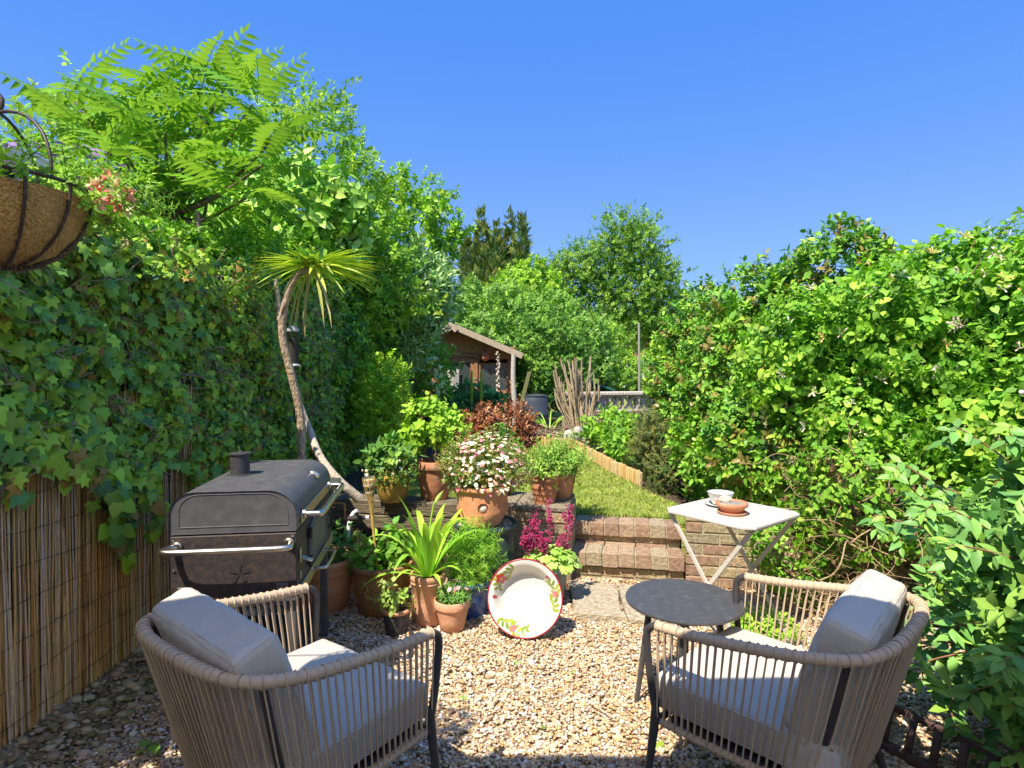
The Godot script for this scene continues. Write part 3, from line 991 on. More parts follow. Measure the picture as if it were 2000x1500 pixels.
func make_left_trees() -> void:
	var bark := TM("twig", [[0.0, lin(0.10, 0.07, 0.045)], [0.6, lin(0.22, 0.15, 0.10)], [1.0, lin(0.34, 0.26, 0.19)]], 6.0, 0.9, 0.4)
	# stag's-horn sumac
	var s := thing("sumac_tree", "tall tree with drooping bright green fern-like fronds behind the ivy", "tree", p(-2.6, 0, 4.5))
	var fr := []
	for k in 5: fr.append(frond(0.54, 9, 0.28 + 0.1 * k, 70 + k))
	var tips := [[150, 215, 4.2], [235, 165, 4.4], [285, 150, 4.5], [375, 140, 4.6], [425, 120, 4.7], [470, 165, 4.3], [225, 265, 4.1], [325, 285, 4.2], [405, 240, 4.5], [490, 280, 4.2], [270, 330, 4.2], [380, 345, 4.4], [455, 345, 4.1], [180, 300, 4.0], [300, 220, 4.3], [350, 210, 4.6], [515, 225, 4.4], [120, 150, 4.7], [200, 210, 4.8]]
	var base := p(-2.6, 0.1, 4.5)
	var fork := at(335, 410, 4.5)
	var trunk := Mb.new()
	trunk.tube(curve([base, p(-2.66, 1.2, 4.5), p(-2.62, 2.2, 4.5), fork], 4), taper(13, 0.055, 0.035), 8)
	part("trunk", trunk, bark, s, Transform3D(Basis.IDENTITY, -s.position))
	R.seed = 75
	var cols := [lin(0.085, 0.205, 0.025), lin(0.11, 0.24, 0.028), lin(0.07, 0.175, 0.025), lin(0.15, 0.28, 0.03), lin(0.095, 0.215, 0.028)]
	for k in tips.size():
		var t: Array = tips[k]
		var e := at(t[0] + 30.0, t[1] + 45.0, t[2])
		var mid := fork.lerp(e, 0.5) + Vector3(rnd(-0.1, 0.1), -0.12, rnd(-0.1, 0.1))
		var limb := Mb.new()
		limb.tube(curve([fork + Vector3(0, -0.05, 0), mid, e], 5), taper(11, 0.021, 0.008), 6)
		part("limb", limb, bark, s, Transform3D(Basis.IDENTITY, -s.position))
		var n := 7
		for i in n:
			var a := TAU * i / n + rnd(-0.35, 0.35)
			var el := rnd(-0.1, 0.85)
			if i == 0: el = 1.15
			var z := Vector3(cos(a) * cos(el), sin(el), sin(a) * cos(el))
			var b := byz(Vector3.UP * cos(el) - Vector3(cos(a), 0, sin(a)) * sin(el) + rv() * 0.15, z).scaled(Vector3.ONE * rnd(0.62, 1.05))
			part("frond", fr[R.randi() % 5], LC(cols[R.randi() % cols.size()], 0.5, Color(0.55, 0.7, 0.2)), s, Transform3D(b, e + rv() * 0.04 - s.position))
	# the old dead trunk stub that shows under it
	var st := Mb.new()
	st.tube([at(395, 520, 4.2), at(394, 460, 4.2), at(390, 415, 4.2)], [0.04, 0.032, 0.012], 8)
	tag(part("dead_branch_stub", st, TM("deadwood", [[0.0, lin(0.16, 0.12, 0.09)], [1.0, lin(0.4, 0.33, 0.26)]], Vector3(8, 2, 8), 0.95, 0.8), self), "grey dead branch stub sticking up from the top of the ivy", "branch")

	var lime := [lin(0.24, 0.36, 0.05), lin(0.30, 0.42, 0.06), lin(0.19, 0.31, 0.045), lin(0.36, 0.44, 0.08), lin(0.15, 0.27, 0.05)]
	var mid2 := [lin(0.17, 0.31, 0.05), lin(0.22, 0.38, 0.05), lin(0.28, 0.43, 0.06), lin(0.12, 0.24, 0.05)]
	var small := sprig(9, 0.05, 0.014, 0.1, LANCE, 81)
	var wide := sprig(7, 0.075, 0.024, 0.1, OVATE, 82)
	var soft := LM("leaf_soft", 0.55, Color(0.7, 0.8, 0.3))
	var glossy := LM("leaf_gloss", 0.4, Color(0.5, 0.6, 0.25))
	# light small-leaved tree behind the sumac
	var t1 := tree("willow_like_tree", "tall airy tree with small yellow-green leaves beside the sumac", p(-2.7, 0.3, 7.6), 3.3, 0.09, bark, 91)
	crown(t1, "crown", ([[p(-2.5, 3.9, 7.4), Vector3(0.75, 1.1, 0.7)], [p(-2.15, 3.15, 7.2), Vector3(0.75, 0.9, 0.6)], [p(-3.6, 3.4, 7.6), Vector3(1.1, 1.2, 0.8)], [p(-4.9, 3.3, 7.0), Vector3(1.2, 1.3, 0.8)], [p(-2.0, 2.5, 7.1), Vector3(0.9, 0.6, 0.6)]]), 9000, small, soft, lime, 92, [0.9, 1.6], 0.6, 0.28, 0.5, 0.8)
	# big-leaved shrub under it
	var t2 := tree("lilac_shrub", "shrub with broad pale heart-shaped leaves just above the ivy", p(-2.75, 0.3, 6.4), 2.4, 0.04, bark, 93)
	crown(t2, "crown", ([[p(-2.3, 3.1, 6.3), Vector3(0.7, 0.5, 0.4)], [p(-2.85, 2.85, 6.2), Vector3(0.6, 0.45, 0.4)], [p(-2.15, 2.7, 6.4), Vector3(0.55, 0.4, 0.35)]]), 1500, sprig(6, 0.115, 0.04, 0.1, OVATE, 84), glossy, [lin(0.22, 0.37, 0.08), lin(0.28, 0.43, 0.1), lin(0.16, 0.3, 0.06), lin(0.36, 0.48, 0.16)], 94, [0.8, 1.3], 0.45, 0.2, 0.1, 0.6)
	# the lit growth that spills over the top of the fence
	var t3 := thing("hedge_top", "sunlit yellow-green climber spilling along the top of the fence", "climber", p(-2.2, 2.1, 3.6))
	crown(t3, "foliage", ([[p(-2.3, 2.12, 2.9), Vector3(0.26, 0.2, 0.5)], [p(-2.35, 2.18, 3.5), Vector3(0.32, 0.2, 0.6)], [p(-2.4, 2.26, 4.3), Vector3(0.36, 0.22, 0.6)], [p(-2.3, 2.32, 5.1), Vector3(0.4, 0.3, 0.7)], [p(-2.3, 2.4, 6.0), Vector3(0.45, 0.4, 0.7)]]), 6500, sprig(7, 0.045, 0.014, 0.06, OVATE, 85), soft, lime + mid2, 95, [0.8, 1.4], 0.5, 0.22, 0.4, 0.6)
	# ivy-grown bank and shrubs further along the fence
	var t4 := thing("climber_bank", "mixed green climbers covering the fence beyond the cabbage palm", "climber", p(-1.8, 0.33, 7.0))
	crown(t4, "foliage", ([[p(-2.08, 1.5, 6.6), Vector3(0.42, 1.0, 0.9)], [p(-1.95, 1.8, 8.0), Vector3(0.5, 1.1, 1.0)], [p(-2.1, 1.4, 9.6), Vector3(0.55, 1.2, 1.0)], [p(-1.95, 2.3, 7.2), Vector3(0.4, 0.5, 0.6)]]), 9000, wide, glossy, mid2 + [lin(0.07, 0.15, 0.05)], 96, [0.6, 1.1], 0.35, 0.2, 0.3, 0.6)
	# fruit tree with a long shoot
	var t5 := tree("pear_tree", "leafy fruit tree with a long bare shoot reaching out to the sky", p(-1.75, 0.33, 8.8), 3.0, 0.06, bark, 97)
	crown(t5, "crown", ([[p(-1.55, 3.4, 8.6), Vector3(0.75, 0.85, 0.6)], [p(-1.2, 3.2, 8.5), Vector3(0.42, 0.45, 0.4)], [p(-2.1, 3.4, 8.9), Vector3(0.7, 0.9, 0.6)], [p(-1.75, 2.5, 8.7), Vector3(0.6, 0.6, 0.5)]]), 4200, wide, soft, mid2 + lime, 98, [0.7, 1.2], 0.6, 0.3, 0.5, 0.8)
	var sh := Mb.new()
	var way := curve([at(815, 440, 8.4), at(850, 415, 8.3), at(875, 392, 8.3), at(896, 380, 8.3)], 4)
	sh.tube(way, taper(way.size(), 0.009, 0.003), 4)
	part("shoot", sh, bark, t5, Transform3D(Basis.IDENTITY, -t5.position))
	var cl := Cloud.new()
	R.seed = 99
	for i in 26:
		var w: Vector3 = way[R.randi_range(4, way.size() - 1)] if i % 3 else at(885, 412, 8.3) + rv() * 0.1
		cl.add(twist(rv() + Vector3.UP * 0.5).scaled(Vector3.ONE * rnd(0.6, 0.9)), w + rv() * 0.05 - t5.position, leafy(mid2))
	many("shoot_leaves", wide, soft, cl, t5)
	# silvery buddleia
	var t6 := tree("buddleia", "tall silvery grey-green buddleia arching over the shed", p(-1.35, 0.33, 8.0), 1.6, 0.03, bark, 101)
	var silver := [lin(0.24, 0.34, 0.18), lin(0.30, 0.40, 0.23), lin(0.18, 0.29, 0.12), lin(0.38, 0.45, 0.32)]
	crown(t6, "crown", ([[p(-1.42, 2.4, 7.8), Vector3(0.4, 0.6, 0.4)], [p(-1.12, 2.5, 7.9), Vector3(0.32, 0.4, 0.3)], [p(-1.55, 1.9, 7.8), Vector3(0.38, 0.5, 0.35)]]), 2300, sprig(8, 0.11, 0.016, 0.16, LANCE, 86, 0.9, true), LM("leaf_silver", 0.65, Color(0.5, 0.6, 0.4)), silver, 102, [0.7, 1.2], 0.5, 0.3, 0.9, 0.45)
	# low yellow-green shrub by the lawn
	var t7 := thing("golden_shrub", "dense rounded yellow-green shrub against the dark ivy beside the lawn", "shrub", p(-1.36, 0.33, 6.3))
	crown(t7, "foliage", ([[p(-1.38, 1.30, 6.3), Vector3(0.26, 0.3, 0.22)], [p(-1.32, 1.02, 6.25), Vector3(0.24, 0.32, 0.2)], [p(-1.5, 1.15, 6.3), Vector3(0.18, 0.25, 0.18)]]), 1300, sprig(8, 0.042, 0.013, 0.06, OVATE, 87), soft, [lin(0.34, 0.46, 0.05), lin(0.40, 0.50, 0.07), lin(0.28, 0.40, 0.045)], 103, [0.8, 1.2], 0.4, 0.22, 0.5, 0.5)
	stem_bundle(t7, bark, 0.8, 7, 0.12, 104)
	# white-flowered shrub beside the shed
	var t8 := thing("white_flowering_shrub", "shrub with creamy white flower plumes in front of the shed door", "shrub", p(-1.35, 0.33, 9.2))
	crown(t8, "foliage", ([[p(-1.4, 1.4, 9.2), Vector3(0.4, 0.55, 0.3)], [p(-1.55, 0.9, 9.2), Vector3(0.4, 0.5, 0.3)]]), 1300, wide, soft, mid2, 105, [0.6, 1.0], 0.4, 0.2, 0.3, 0.6)
	var fl := Mb.new()
	for i in 16:
		R.seed = 200 + i
		var c := rv() * rnd(0.0, 0.045)
		fl.lathe([Vector2(0, -0.012), Vector2(0.011, -0.004), Vector2(0.009, 0.008), Vector2(0, 0.012)], 5, c)
	crown(t8, "flower_heads", ([[p(-1.22, 1.55, 8.95), Vector3(0.16, 0.14, 0.1)], [p(-1.15, 1.25, 8.95), Vector3(0.12, 0.22, 0.1)], [p(-1.3, 0.95, 8.95), Vector3(0.16, 0.16, 0.1)]]), 160, fl.mesh(), LM("petal_cream", 0.7, Color(0.5, 0.5, 0.45)), [lin(0.72, 0.72, 0.58), lin(0.62, 0.66, 0.48), lin(0.78, 0.77, 0.68)], 106, [0.6, 1.1], 0.4, 0.25, 0.3, 0.6)
	stem_bundle(t8, bark, 0.7, 6, 0.2, 107)

# a trunk with limbs that fork into the crown
func tree(called: String, label: String, base: Vector3, h: float, r: float, bark: Material, sd: int, lean := Vector3.ZERO, spread := 0.7) -> Node3D:
	var o := thing(called, label, "tree" if called.ends_with("tree") or called.ends_with("conifer") else "shrub", base)
	R.seed = sd
	var m := Mb.new()
	var top := Vector3(0, h * 0.62, 0) + lean
	var q := curve([Vector3(0, -0.1, 0), Vector3(rnd(-0.06, 0.06), h * 0.3, rnd(-0.06, 0.06)) + lean * 0.4, top], 5)
	m.tube(q, taper(q.size(), r, r * 0.6), 8)
	part("trunk", m, bark, o)
	for i in 7:
		var a := i * 2.4 + rnd(-0.3, 0.3)
		var from: Vector3 = q[R.randi_range(5, q.size() - 1)]
		var e := from + Vector3(cos(a) * spread, rnd(0.45, 1.0), sin(a) * spread) * h * 0.42
		m = Mb.new()
		var w := curve([from, from.lerp(e, 0.5) + Vector3(0, -0.05 * h, 0) + rv() * 0.05 * h, e], 4)
		m.tube(w, taper(w.size(), r * 0.45, r * 0.12), 6)
		part("limb", m, bark, o)
	return o

func stem_bundle(o: Node, bark: Material, h: float, n: int, r: float, sd: int) -> void:
	R.seed = sd
	var m := Mb.new()
	for i in n:
		var a := rnd(0, TAU)
		var e := Vector3(cos(a) * r, h * rnd(0.8, 1.0), sin(a) * r)
		m.tube(curve([Vector3(rnd(-0.02, 0.02), 0, rnd(-0.02, 0.02)), e * 0.5 + rv() * 0.03, e], 3), taper(7, 0.008, 0.003), 4)
	part("stems", m, bark, o)

# ------------------------------------------------------------------ far trees and the house beyond
func make_far_trees() -> void:
	var bark: Material = mats["twig"]
	var soft: Material = mats["leaf_soft"]
	var green := [lin(0.15, 0.25, 0.06), lin(0.19, 0.30, 0.07), lin(0.11, 0.20, 0.05), lin(0.25, 0.36, 0.09), lin(0.17, 0.26, 0.06)]
	var tuft := sprig(10, 0.13, 0.045, 0.22, OVATE, 111, 1.0)
	# dark conifer with several pointed leaders
	var c := tree("tall_conifer", "dark bronze-green conifer with several pointed tips behind the shed", p(-0.7, 0.2, 22.0), 4.0, 0.2, bark, 112)
	var spray := Mb.new()
	R.seed = 113
	for i in 16:
		var t := i / 15.0
		for s in [-1.0, 1.0]:
			spray.leaf(Transform3D(byz(Vector3(0.1 * s, 0.3, 1), Vector3(s * (1.0 - t * 0.5), 0.75, rnd(-0.3, 0.3))), Vector3(0, 0.36 * t, 0)), 0.17 * (1.15 - t), 0.014, LANCE, 0.2, 0.1)
	spray.leaf(Transform3D(byz(Vector3.BACK, Vector3.UP), Vector3(0, 0.3, 0)), 0.16, 0.014, LANCE, 0.2, 0.0)
	var cones := []
	for k in [[-1.15, 7.3, 1.0, 22.0], [-0.1, 7.1, 0.95, 22.3], [0.35, 6.9, 0.7, 21.7], [-0.6, 6.6, 1.0, 21.6], [-1.75, 6.5, 0.65, 22.0]]:
		var hh: float = k[1]
		for j in 7:
			var u := j / 6.0
			cones.append([p(k[0] * (0.75 + 0.25 * u), lerp(2.6, hh - 0.25, u), k[3]), Vector3(lerp(k[2], 0.09, pow(u, 0.85)), 0.55 * (1.15 - 0.45 * u), lerp(k[2], 0.09, u))])
	crown(c, "crown", (cones), 24000, spray.mesh(), LM("leaf_conifer", 0.7, Color(0.3, 0.35, 0.15)), [lin(0.11, 0.17, 0.055), lin(0.17, 0.19, 0.06), lin(0.085, 0.15, 0.06), lin(0.22, 0.22, 0.07)], 114, [0.45, 0.95], 0.4, 0.3, 0.8, 0.45)
	# tall loose tree with sky showing through
	var t := tree("open_crowned_tree", "tall loose-crowned green tree with sky showing through behind the garden wall", p(4.0, 0.0, 26.5), 6.0, 0.2, bark, 115, Vector3(0.3, 0, 0), 0.8)
	crown(t, "crown", ([[p(5.1, 6.9, 26.0), Vector3(1.35, 1.4, 1.2)], [p(3.4, 5.9, 26.0), Vector3(1.2, 1.1, 1.1)], [p(6.2, 5.4, 26.2), Vector3(1.3, 1.3, 1.2)], [p(2.3, 5.3, 26.5), Vector3(1.1, 1.3, 1.0)], [p(4.6, 4.6, 26.0), Vector3(1.6, 1.2, 1.2)], [p(2.2, 3.4, 26.0), Vector3(1.4, 1.2, 1.0)], [p(6.0, 3.6, 26.5), Vector3(1.4, 1.2, 1.0)], [p(4.2, 3.0, 25.5), Vector3(1.2, 1.0, 1.0)]]), 9000, sprig(9, 0.10, 0.034, 0.2, OVATE, 129, 1.0), soft, green, 116, [0.8, 1.4], 0.9, 0.5, 0.5, 0.9, 0.45)
	# another further right, behind the hedge
	var t2 := tree("feathery_tree", "dark feathery treetop just showing above the sunlit hedge shoulder", p(8.2, 0.0, 27.0), 4.0, 0.14, bark, 117)
	crown(t2, "crown", ([[p(8.0, 4.0, 27.0), Vector3(1.4, 0.9, 1.0)], [p(7.2, 3.0, 27.0), Vector3(1.4, 1.2, 1.0)], [p(9.2, 4.3, 27.0), Vector3(1.2, 0.8, 0.8)]]), 1500, tuft, soft, green, 118, [0.8, 1.4], 0.8, 0.5, 0.5, 0.9)
	# small light tree
	var t3 := tree("young_lime_tree", "small fresh yellow-green tree beside the dark conifer", p(0.8, 0.2, 20.0), 3.0, 0.08, bark, 119)
	crown(t3, "crown", ([[p(0.6, 4.2, 20.0), Vector3(0.9, 0.8, 0.8)], [p(0.0, 3.7, 19.6), Vector3(0.8, 0.8, 0.7)], [p(1.2, 3.6, 20.0), Vector3(0.7, 0.7, 0.7)]]), 1900, tuft, soft, [lin(0.34, 0.45, 0.07), lin(0.28, 0.40, 0.06), lin(0.22, 0.33, 0.06)], 120, [0.7, 1.2], 0.5, 0.3, 0.6, 0.6)
	# back hedge of shrubs behind the shed
	var t4 := thing("back_hedge", "broad rounded hedge of grey-green shrubs rising behind the shed roof", "hedge", p(0.3, 0.2, 14.5))
	var gg := [lin(0.17, 0.29, 0.08), lin(0.22, 0.35, 0.10), lin(0.13, 0.24, 0.06), lin(0.28, 0.38, 0.14)]
	crown(t4, "foliage", ([[p(-1.9, 2.1, 14.0), Vector3(1.2, 1.3, 0.9)], [p(-0.4, 2.3, 14.2), Vector3(1.3, 1.25, 0.9)], [p(0.9, 2.25, 14.0), Vector3(1.0, 1.0, 0.8)], [p(-3.2, 2.4, 14.0), Vector3(1.4, 1.5, 1.0)], [p(1.7, 1.7, 14.0), Vector3(0.8, 1.1, 0.8)]]), 11500, sprig(9, 0.075, 0.02, 0.12, LANCE, 121), soft, gg, 122, [0.8, 1.3], 0.4, 0.22, 0.5, 0.6)
	var t5 := thing("climber_mound", "tall mound of small-leaved green climber between the shed and the pruned stump", "climber", p(0.75, 0.33, 12.2))
	crown(t5, "foliage", ([[p(0.62, 1.75, 12.0), Vector3(0.6, 0.95, 0.5)], [p(1.05, 1.5, 12.2), Vector3(0.55, 0.95, 0.5)], [p(0.3, 1.3, 12.3), Vector3(0.35, 0.7, 0.4)], [p(1.35, 1.9, 12.6), Vector3(0.4, 0.5, 0.4)]]), 5200, sprig(8, 0.06, 0.02, 0.08, OVATE, 123), soft, [lin(0.11, 0.22, 0.05), lin(0.16, 0.28, 0.06), lin(0.21, 0.33, 0.07), lin(0.08, 0.17, 0.05)], 124, [0.7, 1.2], 0.4, 0.24, 0.4, 0.6)
	# neighbour's sunny shrubs behind the pierced wall
	var t6 := thing("neighbour_shrubs", "bright green shrubs growing behind the pierced concrete wall", "shrubs", p(2.6, 0.2, 15.0))
	crown(t6, "foliage", ([[p(2.1, 2.0, 15.0), Vector3(0.7, 0.75, 0.7)], [p(2.4, 1.3, 14.2), Vector3(0.8, 0.6, 0.6)], [p(3.5, 1.2, 14.6), Vector3(0.8, 0.65, 0.6)], [p(4.4, 1.5, 15.0), Vector3(0.9, 0.8, 0.6)], [p(1.5, 1.3, 14.6), Vector3(0.7, 0.6, 0.5)]]), 5200, sprig(8, 0.07, 0.02, 0.1, LANCE, 125), soft, [lin(0.25, 0.38, 0.06), lin(0.31, 0.42, 0.07), lin(0.18, 0.30, 0.06), lin(0.12, 0.22, 0.05)], 126, [0.8, 1.3], 0.4, 0.25, 0.6, 0.6)
	# wide dark belt of gardens behind everything
	var t7 := thing("distant_hedges", "distant dark green hedges and trees closing the view", "hedge", p(0, 0.0, 34.0))
	crown(t7, "foliage", ([[p(-6, 2.6, 30.0), Vector3(4.0, 3.0, 2.0)], [p(1.0, 1.6, 33.0), Vector3(5.0, 1.9, 2.0)], [p(11.0, 1.5, 40.0), Vector3(8.0, 1.7, 2.0)], [p(-14.0, 3.2, 30.0), Vector3(6.0, 3.4, 2.0)]]), 7000, sprig(10, 0.2, 0.07, 0.3, OVATE, 127), soft, green, 128, [0.9, 1.6], 0.4, 0.25, 0.5, 0.7, 0.1)
	# red-roofed house between the trees
	var h := thing("red_roofed_house", "distant red-tiled house with white walls glimpsed through the trees", "house", p(8.7, 0.0, 36.0))
	var m := Mb.new()
	m.box(Vector3(0, 1.1, -2), Vector3(6.0, 2.3, 4.0))
	part("wall", m, M("white_wall", lin(0.7, 0.7, 0.68), 0.9), h)
	var tile := TM("redtile", [[0.0, lin(0.22, 0.075, 0.05)], [1.0, lin(0.36, 0.14, 0.09)]], Vector3(3, 6, 3), 0.9, 0.5)
	for i in 12:
		m = Mb.new()
		m.box(Vector3(0, 2.28 + 0.16 * i, 0.22 - 0.21 * i), Vector3(6.5, 0.05, 0.25), 0.0, Basis(Vector3.RIGHT, 0.55))
		part("tile_course", m, tile, h)
	m = Mb.new()
	m.face([Vector3(-3.2, 2.2, 0.3), Vector3(3.2, 2.2, 0.3), Vector3(3.2, 4.05, -2.2), Vector3(-3.2, 4.05, -2.2)], Vector3(0, 1, 1))
	m.face([Vector3(-3.2, 2.2, -4.3), Vector3(3.2, 2.2, -4.3), Vector3(3.2, 4.05, -2.2), Vector3(-3.2, 4.05, -2.2)], Vector3(0, 1, -1))
	part("roof", m, tile, h)
	for i in 3:
		m = Mb.new()
		m.box(Vector3(-1.7 + i * 1.7, 1.35, 0.02), Vector3(0.8, 0.9, 0.05), 0.0)
		var w := part("window", m, M("glassdark", lin(0.03, 0.035, 0.045), 0.1), h)
		m = Mb.new()
		for s in [-0.4, 0.0, 0.4]: m.box(Vector3(-1.7 + i * 1.7 + s, 1.35, 0.055), Vector3(0.06, 1.0, 0.05))
		part("frame", m, mats["upvc"], w)

# ------------------------------------------------------------------ right side: laurel hedge, honeysuckle, near shrub
func make_right_hedges() -> void:
	var h := thing("laurel_hedge", "large glossy evergreen hedge rising beside the steps and lawn", "hedge", p(2.2, 0.33, 5.6))
	var list := [[p(2.25, 1.25, 6.6), Vector3(0.62, 1.1, 0.9)], [p(2.35, 1.15, 5.4), Vector3(0.75, 1.2, 0.85)], [p(2.0, 0.75, 5.0), Vector3(0.55, 0.62, 0.6)], [p(2.75, 1.7, 5.0), Vector3(0.75, 0.85, 0.7)], [p(2.55, 2.35, 4.65), Vector3(0.26, 0.28, 0.25)], [p(2.75, 2.3, 4.7), Vector3(0.25, 0.22, 0.25)], [p(2.5, 1.2, 7.6), Vector3(0.5, 1.0, 0.7)], [p(2.0, 0.9, 4.35), Vector3(0.5, 0.5, 0.35)]]
	var pal := [lin(0.12, 0.245, 0.04), lin(0.16, 0.30, 0.045), lin(0.085, 0.19, 0.04), lin(0.22, 0.36, 0.055), lin(0.135, 0.27, 0.045), lin(0.27, 0.40, 0.065), lin(0.2, 0.15, 0.06)]
	var glossy: Material = LM("leaf_laurel", 0.32, Color(0.55, 0.65, 0.2))
	crown(h, "foliage", (list), 17000, sprig(7, 0.056, 0.0165, 0.07, OVATE, 131), glossy, pal, 132, [0.75, 1.25], 0.4, 0.13, 0.5, 0.6, 0.15)
	leaf_parts(h, list, 250, [one_leaf(0.075, 0.022, OVATE, 0.25, 0.1), one_leaf(0.085, 0.024, OVATE, 0.35, 0.2)], [lin(0.14, 0.26, 0.045), lin(0.22, 0.35, 0.05), lin(0.28, 0.4, 0.06), lin(0.11, 0.22, 0.04)], 133, [0.8, 1.25], 0.3, 0.2)
	stem_bundle(h, mats["twig"], 1.5, 16, 0.45, 134)
	# honeysuckle draped over it in front
	var y := thing("honeysuckle", "tangled honeysuckle with yellow-green leaves, pale flowers and bare brown stems", "climber", p(2.3, 0.3, 3.7))
	var l2 := [[p(2.3, 1.55, 4.1), Vector3(0.62, 0.5, 0.42)], [p(2.7, 1.75, 3.7), Vector3(0.62, 0.5, 0.45)], [p(3.0, 1.5, 3.2), Vector3(0.55, 0.65, 0.45)], [p(2.35, 1.15, 3.75), Vector3(0.42, 0.32, 0.3)], [p(2.75, 1.15, 3.2), Vector3(0.4, 0.4, 0.35)], [p(2.95, 2.05, 3.45), Vector3(0.3, 0.25, 0.3)]]
	var hp := [lin(0.185, 0.34, 0.05), lin(0.23, 0.39, 0.055), lin(0.14, 0.28, 0.045), lin(0.29, 0.41, 0.075), lin(0.11, 0.23, 0.04)]
	var soft: Material = mats["leaf_soft"]
	crown(y, "foliage", (l2), 8500, sprig(6, 0.045, 0.016, 0.08, OVATE, 135, 0.8, true), soft, hp, 136, [0.75, 1.3], 0.45, 0.25, 0.4, 0.7, 0.15)
	leaf_parts(y, l2, 220, [one_leaf(0.056, 0.021, OVATE, 0.2, 0.15), one_leaf(0.064, 0.022, OVATE, 0.3, 0.25)], [lin(0.24, 0.39, 0.05), lin(0.30, 0.44, 0.065), lin(0.18, 0.32, 0.05), lin(0.37, 0.46, 0.09)], 137, [0.7, 1.3], 0.45, 0.3)
	crown(y, "inner_foliage", [[p(2.5, 1.5, 4.15), Vector3(0.6, 0.5, 0.35)], [p(3.0, 1.7, 3.75), Vector3(0.6, 0.5, 0.35)], [p(3.3, 1.5, 3.3), Vector3(0.5, 0.7, 0.4)]], 3200, sprig(6, 0.06, 0.021, 0.09, OVATE, 147, 0.8, true), soft, hp, 148, [0.8, 1.3], 0.9, 0.25, 0.4, 0.7, 0.6)
	# flowers: creamy curled tubes in whorls
	var fl := Mb.new()
	R.seed = 138
	for i in 9:
		var a := TAU * i / 9 + rnd(-0.2, 0.2)
		var z := Vector3(cos(a), rnd(0.3, 1.0), sin(a))
		fl.leaf(Transform3D(byz(rv(), z), Vector3.ZERO), 0.038, 0.0035, [[0, 0.5], [0.6, 0.7], [0.9, 1.4], [1, 0]], 0.6, 0.5)
	var fc := Cloud.new()
	blobs(l2, 260, 0.02, 0.2, 139, func(pos: Vector3, nor: Vector3):
		fc.add(twist(nor + Vector3.UP * 0.3).scaled(Vector3.ONE * rnd(0.8, 1.4)), pos + nor * 0.05 - y.position, shade([lin(0.75, 0.7, 0.45), lin(0.78, 0.76, 0.64), lin(0.72, 0.55, 0.2), lin(0.7, 0.6, 0.5)])), 0.0)
	many("flowers", fl.mesh(), LM("petal_honey", 0.6, Color(0.5, 0.5, 0.4)), fc, y)
	# long wands against the sky
	R.seed = 140
	var wands := Mb.new()
	var wc := Cloud.new()
	var wl1 := one_leaf(0.05, 0.016, OVATE, 0.3, 0.2)
	for w in [[[1880, 560, 3.2], [1930, 480, 3.1], [1990, 412, 3.0]], [[1900, 530, 3.3], [1965, 500, 3.2], [2030, 462, 3.1]], [[1840, 540, 3.5], [1880, 500, 3.4], [1900, 470, 3.4]], [[1760, 520, 3.9], [1770, 500, 3.9], [1790, 480, 3.9]]]:
		var q := curve([at(w[0][0], w[0][1], w[0][2]), at(w[1][0], w[1][1], w[1][2]), at(w[2][0], w[2][1], w[2][2])], 8)
		wands.tube(q, taper(q.size(), 0.004, 0.002), 4)
		for k in q.size():
			if k % 2 == 0: continue
			for e in [-1.0, 1.0]:
				wc.add(byz(Vector3.UP + rv() * 0.5, Vector3(e, 0.1, rnd(-0.6, 0.6))).scaled(Vector3.ONE * rnd(0.6, 1.1)), q[k] - y.position, leafy(hp))
	part("wands", wands, TM("vine", [[0.0, lin(0.22, 0.13, 0.07)], [0.5, lin(0.42, 0.29, 0.16)], [1.0, lin(0.6, 0.48, 0.3)]], 5.0, 0.85), y, Transform3D(Basis.IDENTITY, -y.position))
	many("wand_leaves", wl1, soft, wc, y)
	# bare brown tangle below
	var tangle := Mb.new()
	var green_stems := Mb.new()
	R.seed = 141
	for i in 380:
		var c := p(rnd(1.75, 2.85), rnd(0.12, 0.9), rnd(3.15, 3.85))
		c.x = max(c.x, 1.5 + 0.3 * (1.05 + c.y * 0.2) + (3.85 + c.z) * 0.12)
		var q := [c]
		var dir := rv()
		dir.y *= 0.6
		for k in R.randi_range(3, 6):
			dir = (dir + rv() * 0.75 + Vector3(0, -0.05, 0)).normalized()
			q.append(q[q.size() - 1] + dir * rnd(0.06, 0.15))
		(tangle if i % 9 else green_stems).tube(curve(q, 3), rnd(0.0011, 0.0032) if i % 14 else rnd(0.004, 0.006), 4)
	part("bare_stems", tangle, mats["vine"], y, Transform3D(Basis.IDENTITY, -y.position))
	part("green_stems", green_stems, M("green_stem", lin(0.28, 0.36, 0.08), 0.6), y, Transform3D(Basis.IDENTITY, -y.position))
	# few leaves among the tangle
	var l3 := [[p(2.15, 0.75, 3.5), Vector3(0.45, 0.35, 0.32)], [p(2.6, 0.7, 3.15), Vector3(0.4, 0.45, 0.3)], [p(1.8, 0.35, 3.7), Vector3(0.25, 0.3, 0.2)]]
	crown(y, "low_leaves", l3, 1500, sprig(5, 0.045, 0.016, 0.08, OVATE, 142, 0.8, true), soft, hp, 143, [0.7, 1.2], 0.4, 0.25, 0.3, 0.7)
	var dead := Cloud.new()
	R.seed = 144
	for i in 1300:
		var q := p(rnd(1.8, 2.95), 0.0, rnd(3.3, 4.0))
		q.y = rnd(0.0, 1.0)
		dead.add(twist(rv()).scaled(Vector3.ONE * rnd(0.5, 1.0)), q - y.position, shade([lin(0.24, 0.15, 0.08), lin(0.16, 0.10, 0.055), lin(0.36, 0.26, 0.14), lin(0.28, 0.19, 0.1)]))
	many("dry_leaves", sprig(4, 0.05, 0.014, 0.05, OVATE, 145), LM("leaf_dry", 0.8, Color(0.2, 0.15, 0.1)), dead, y)
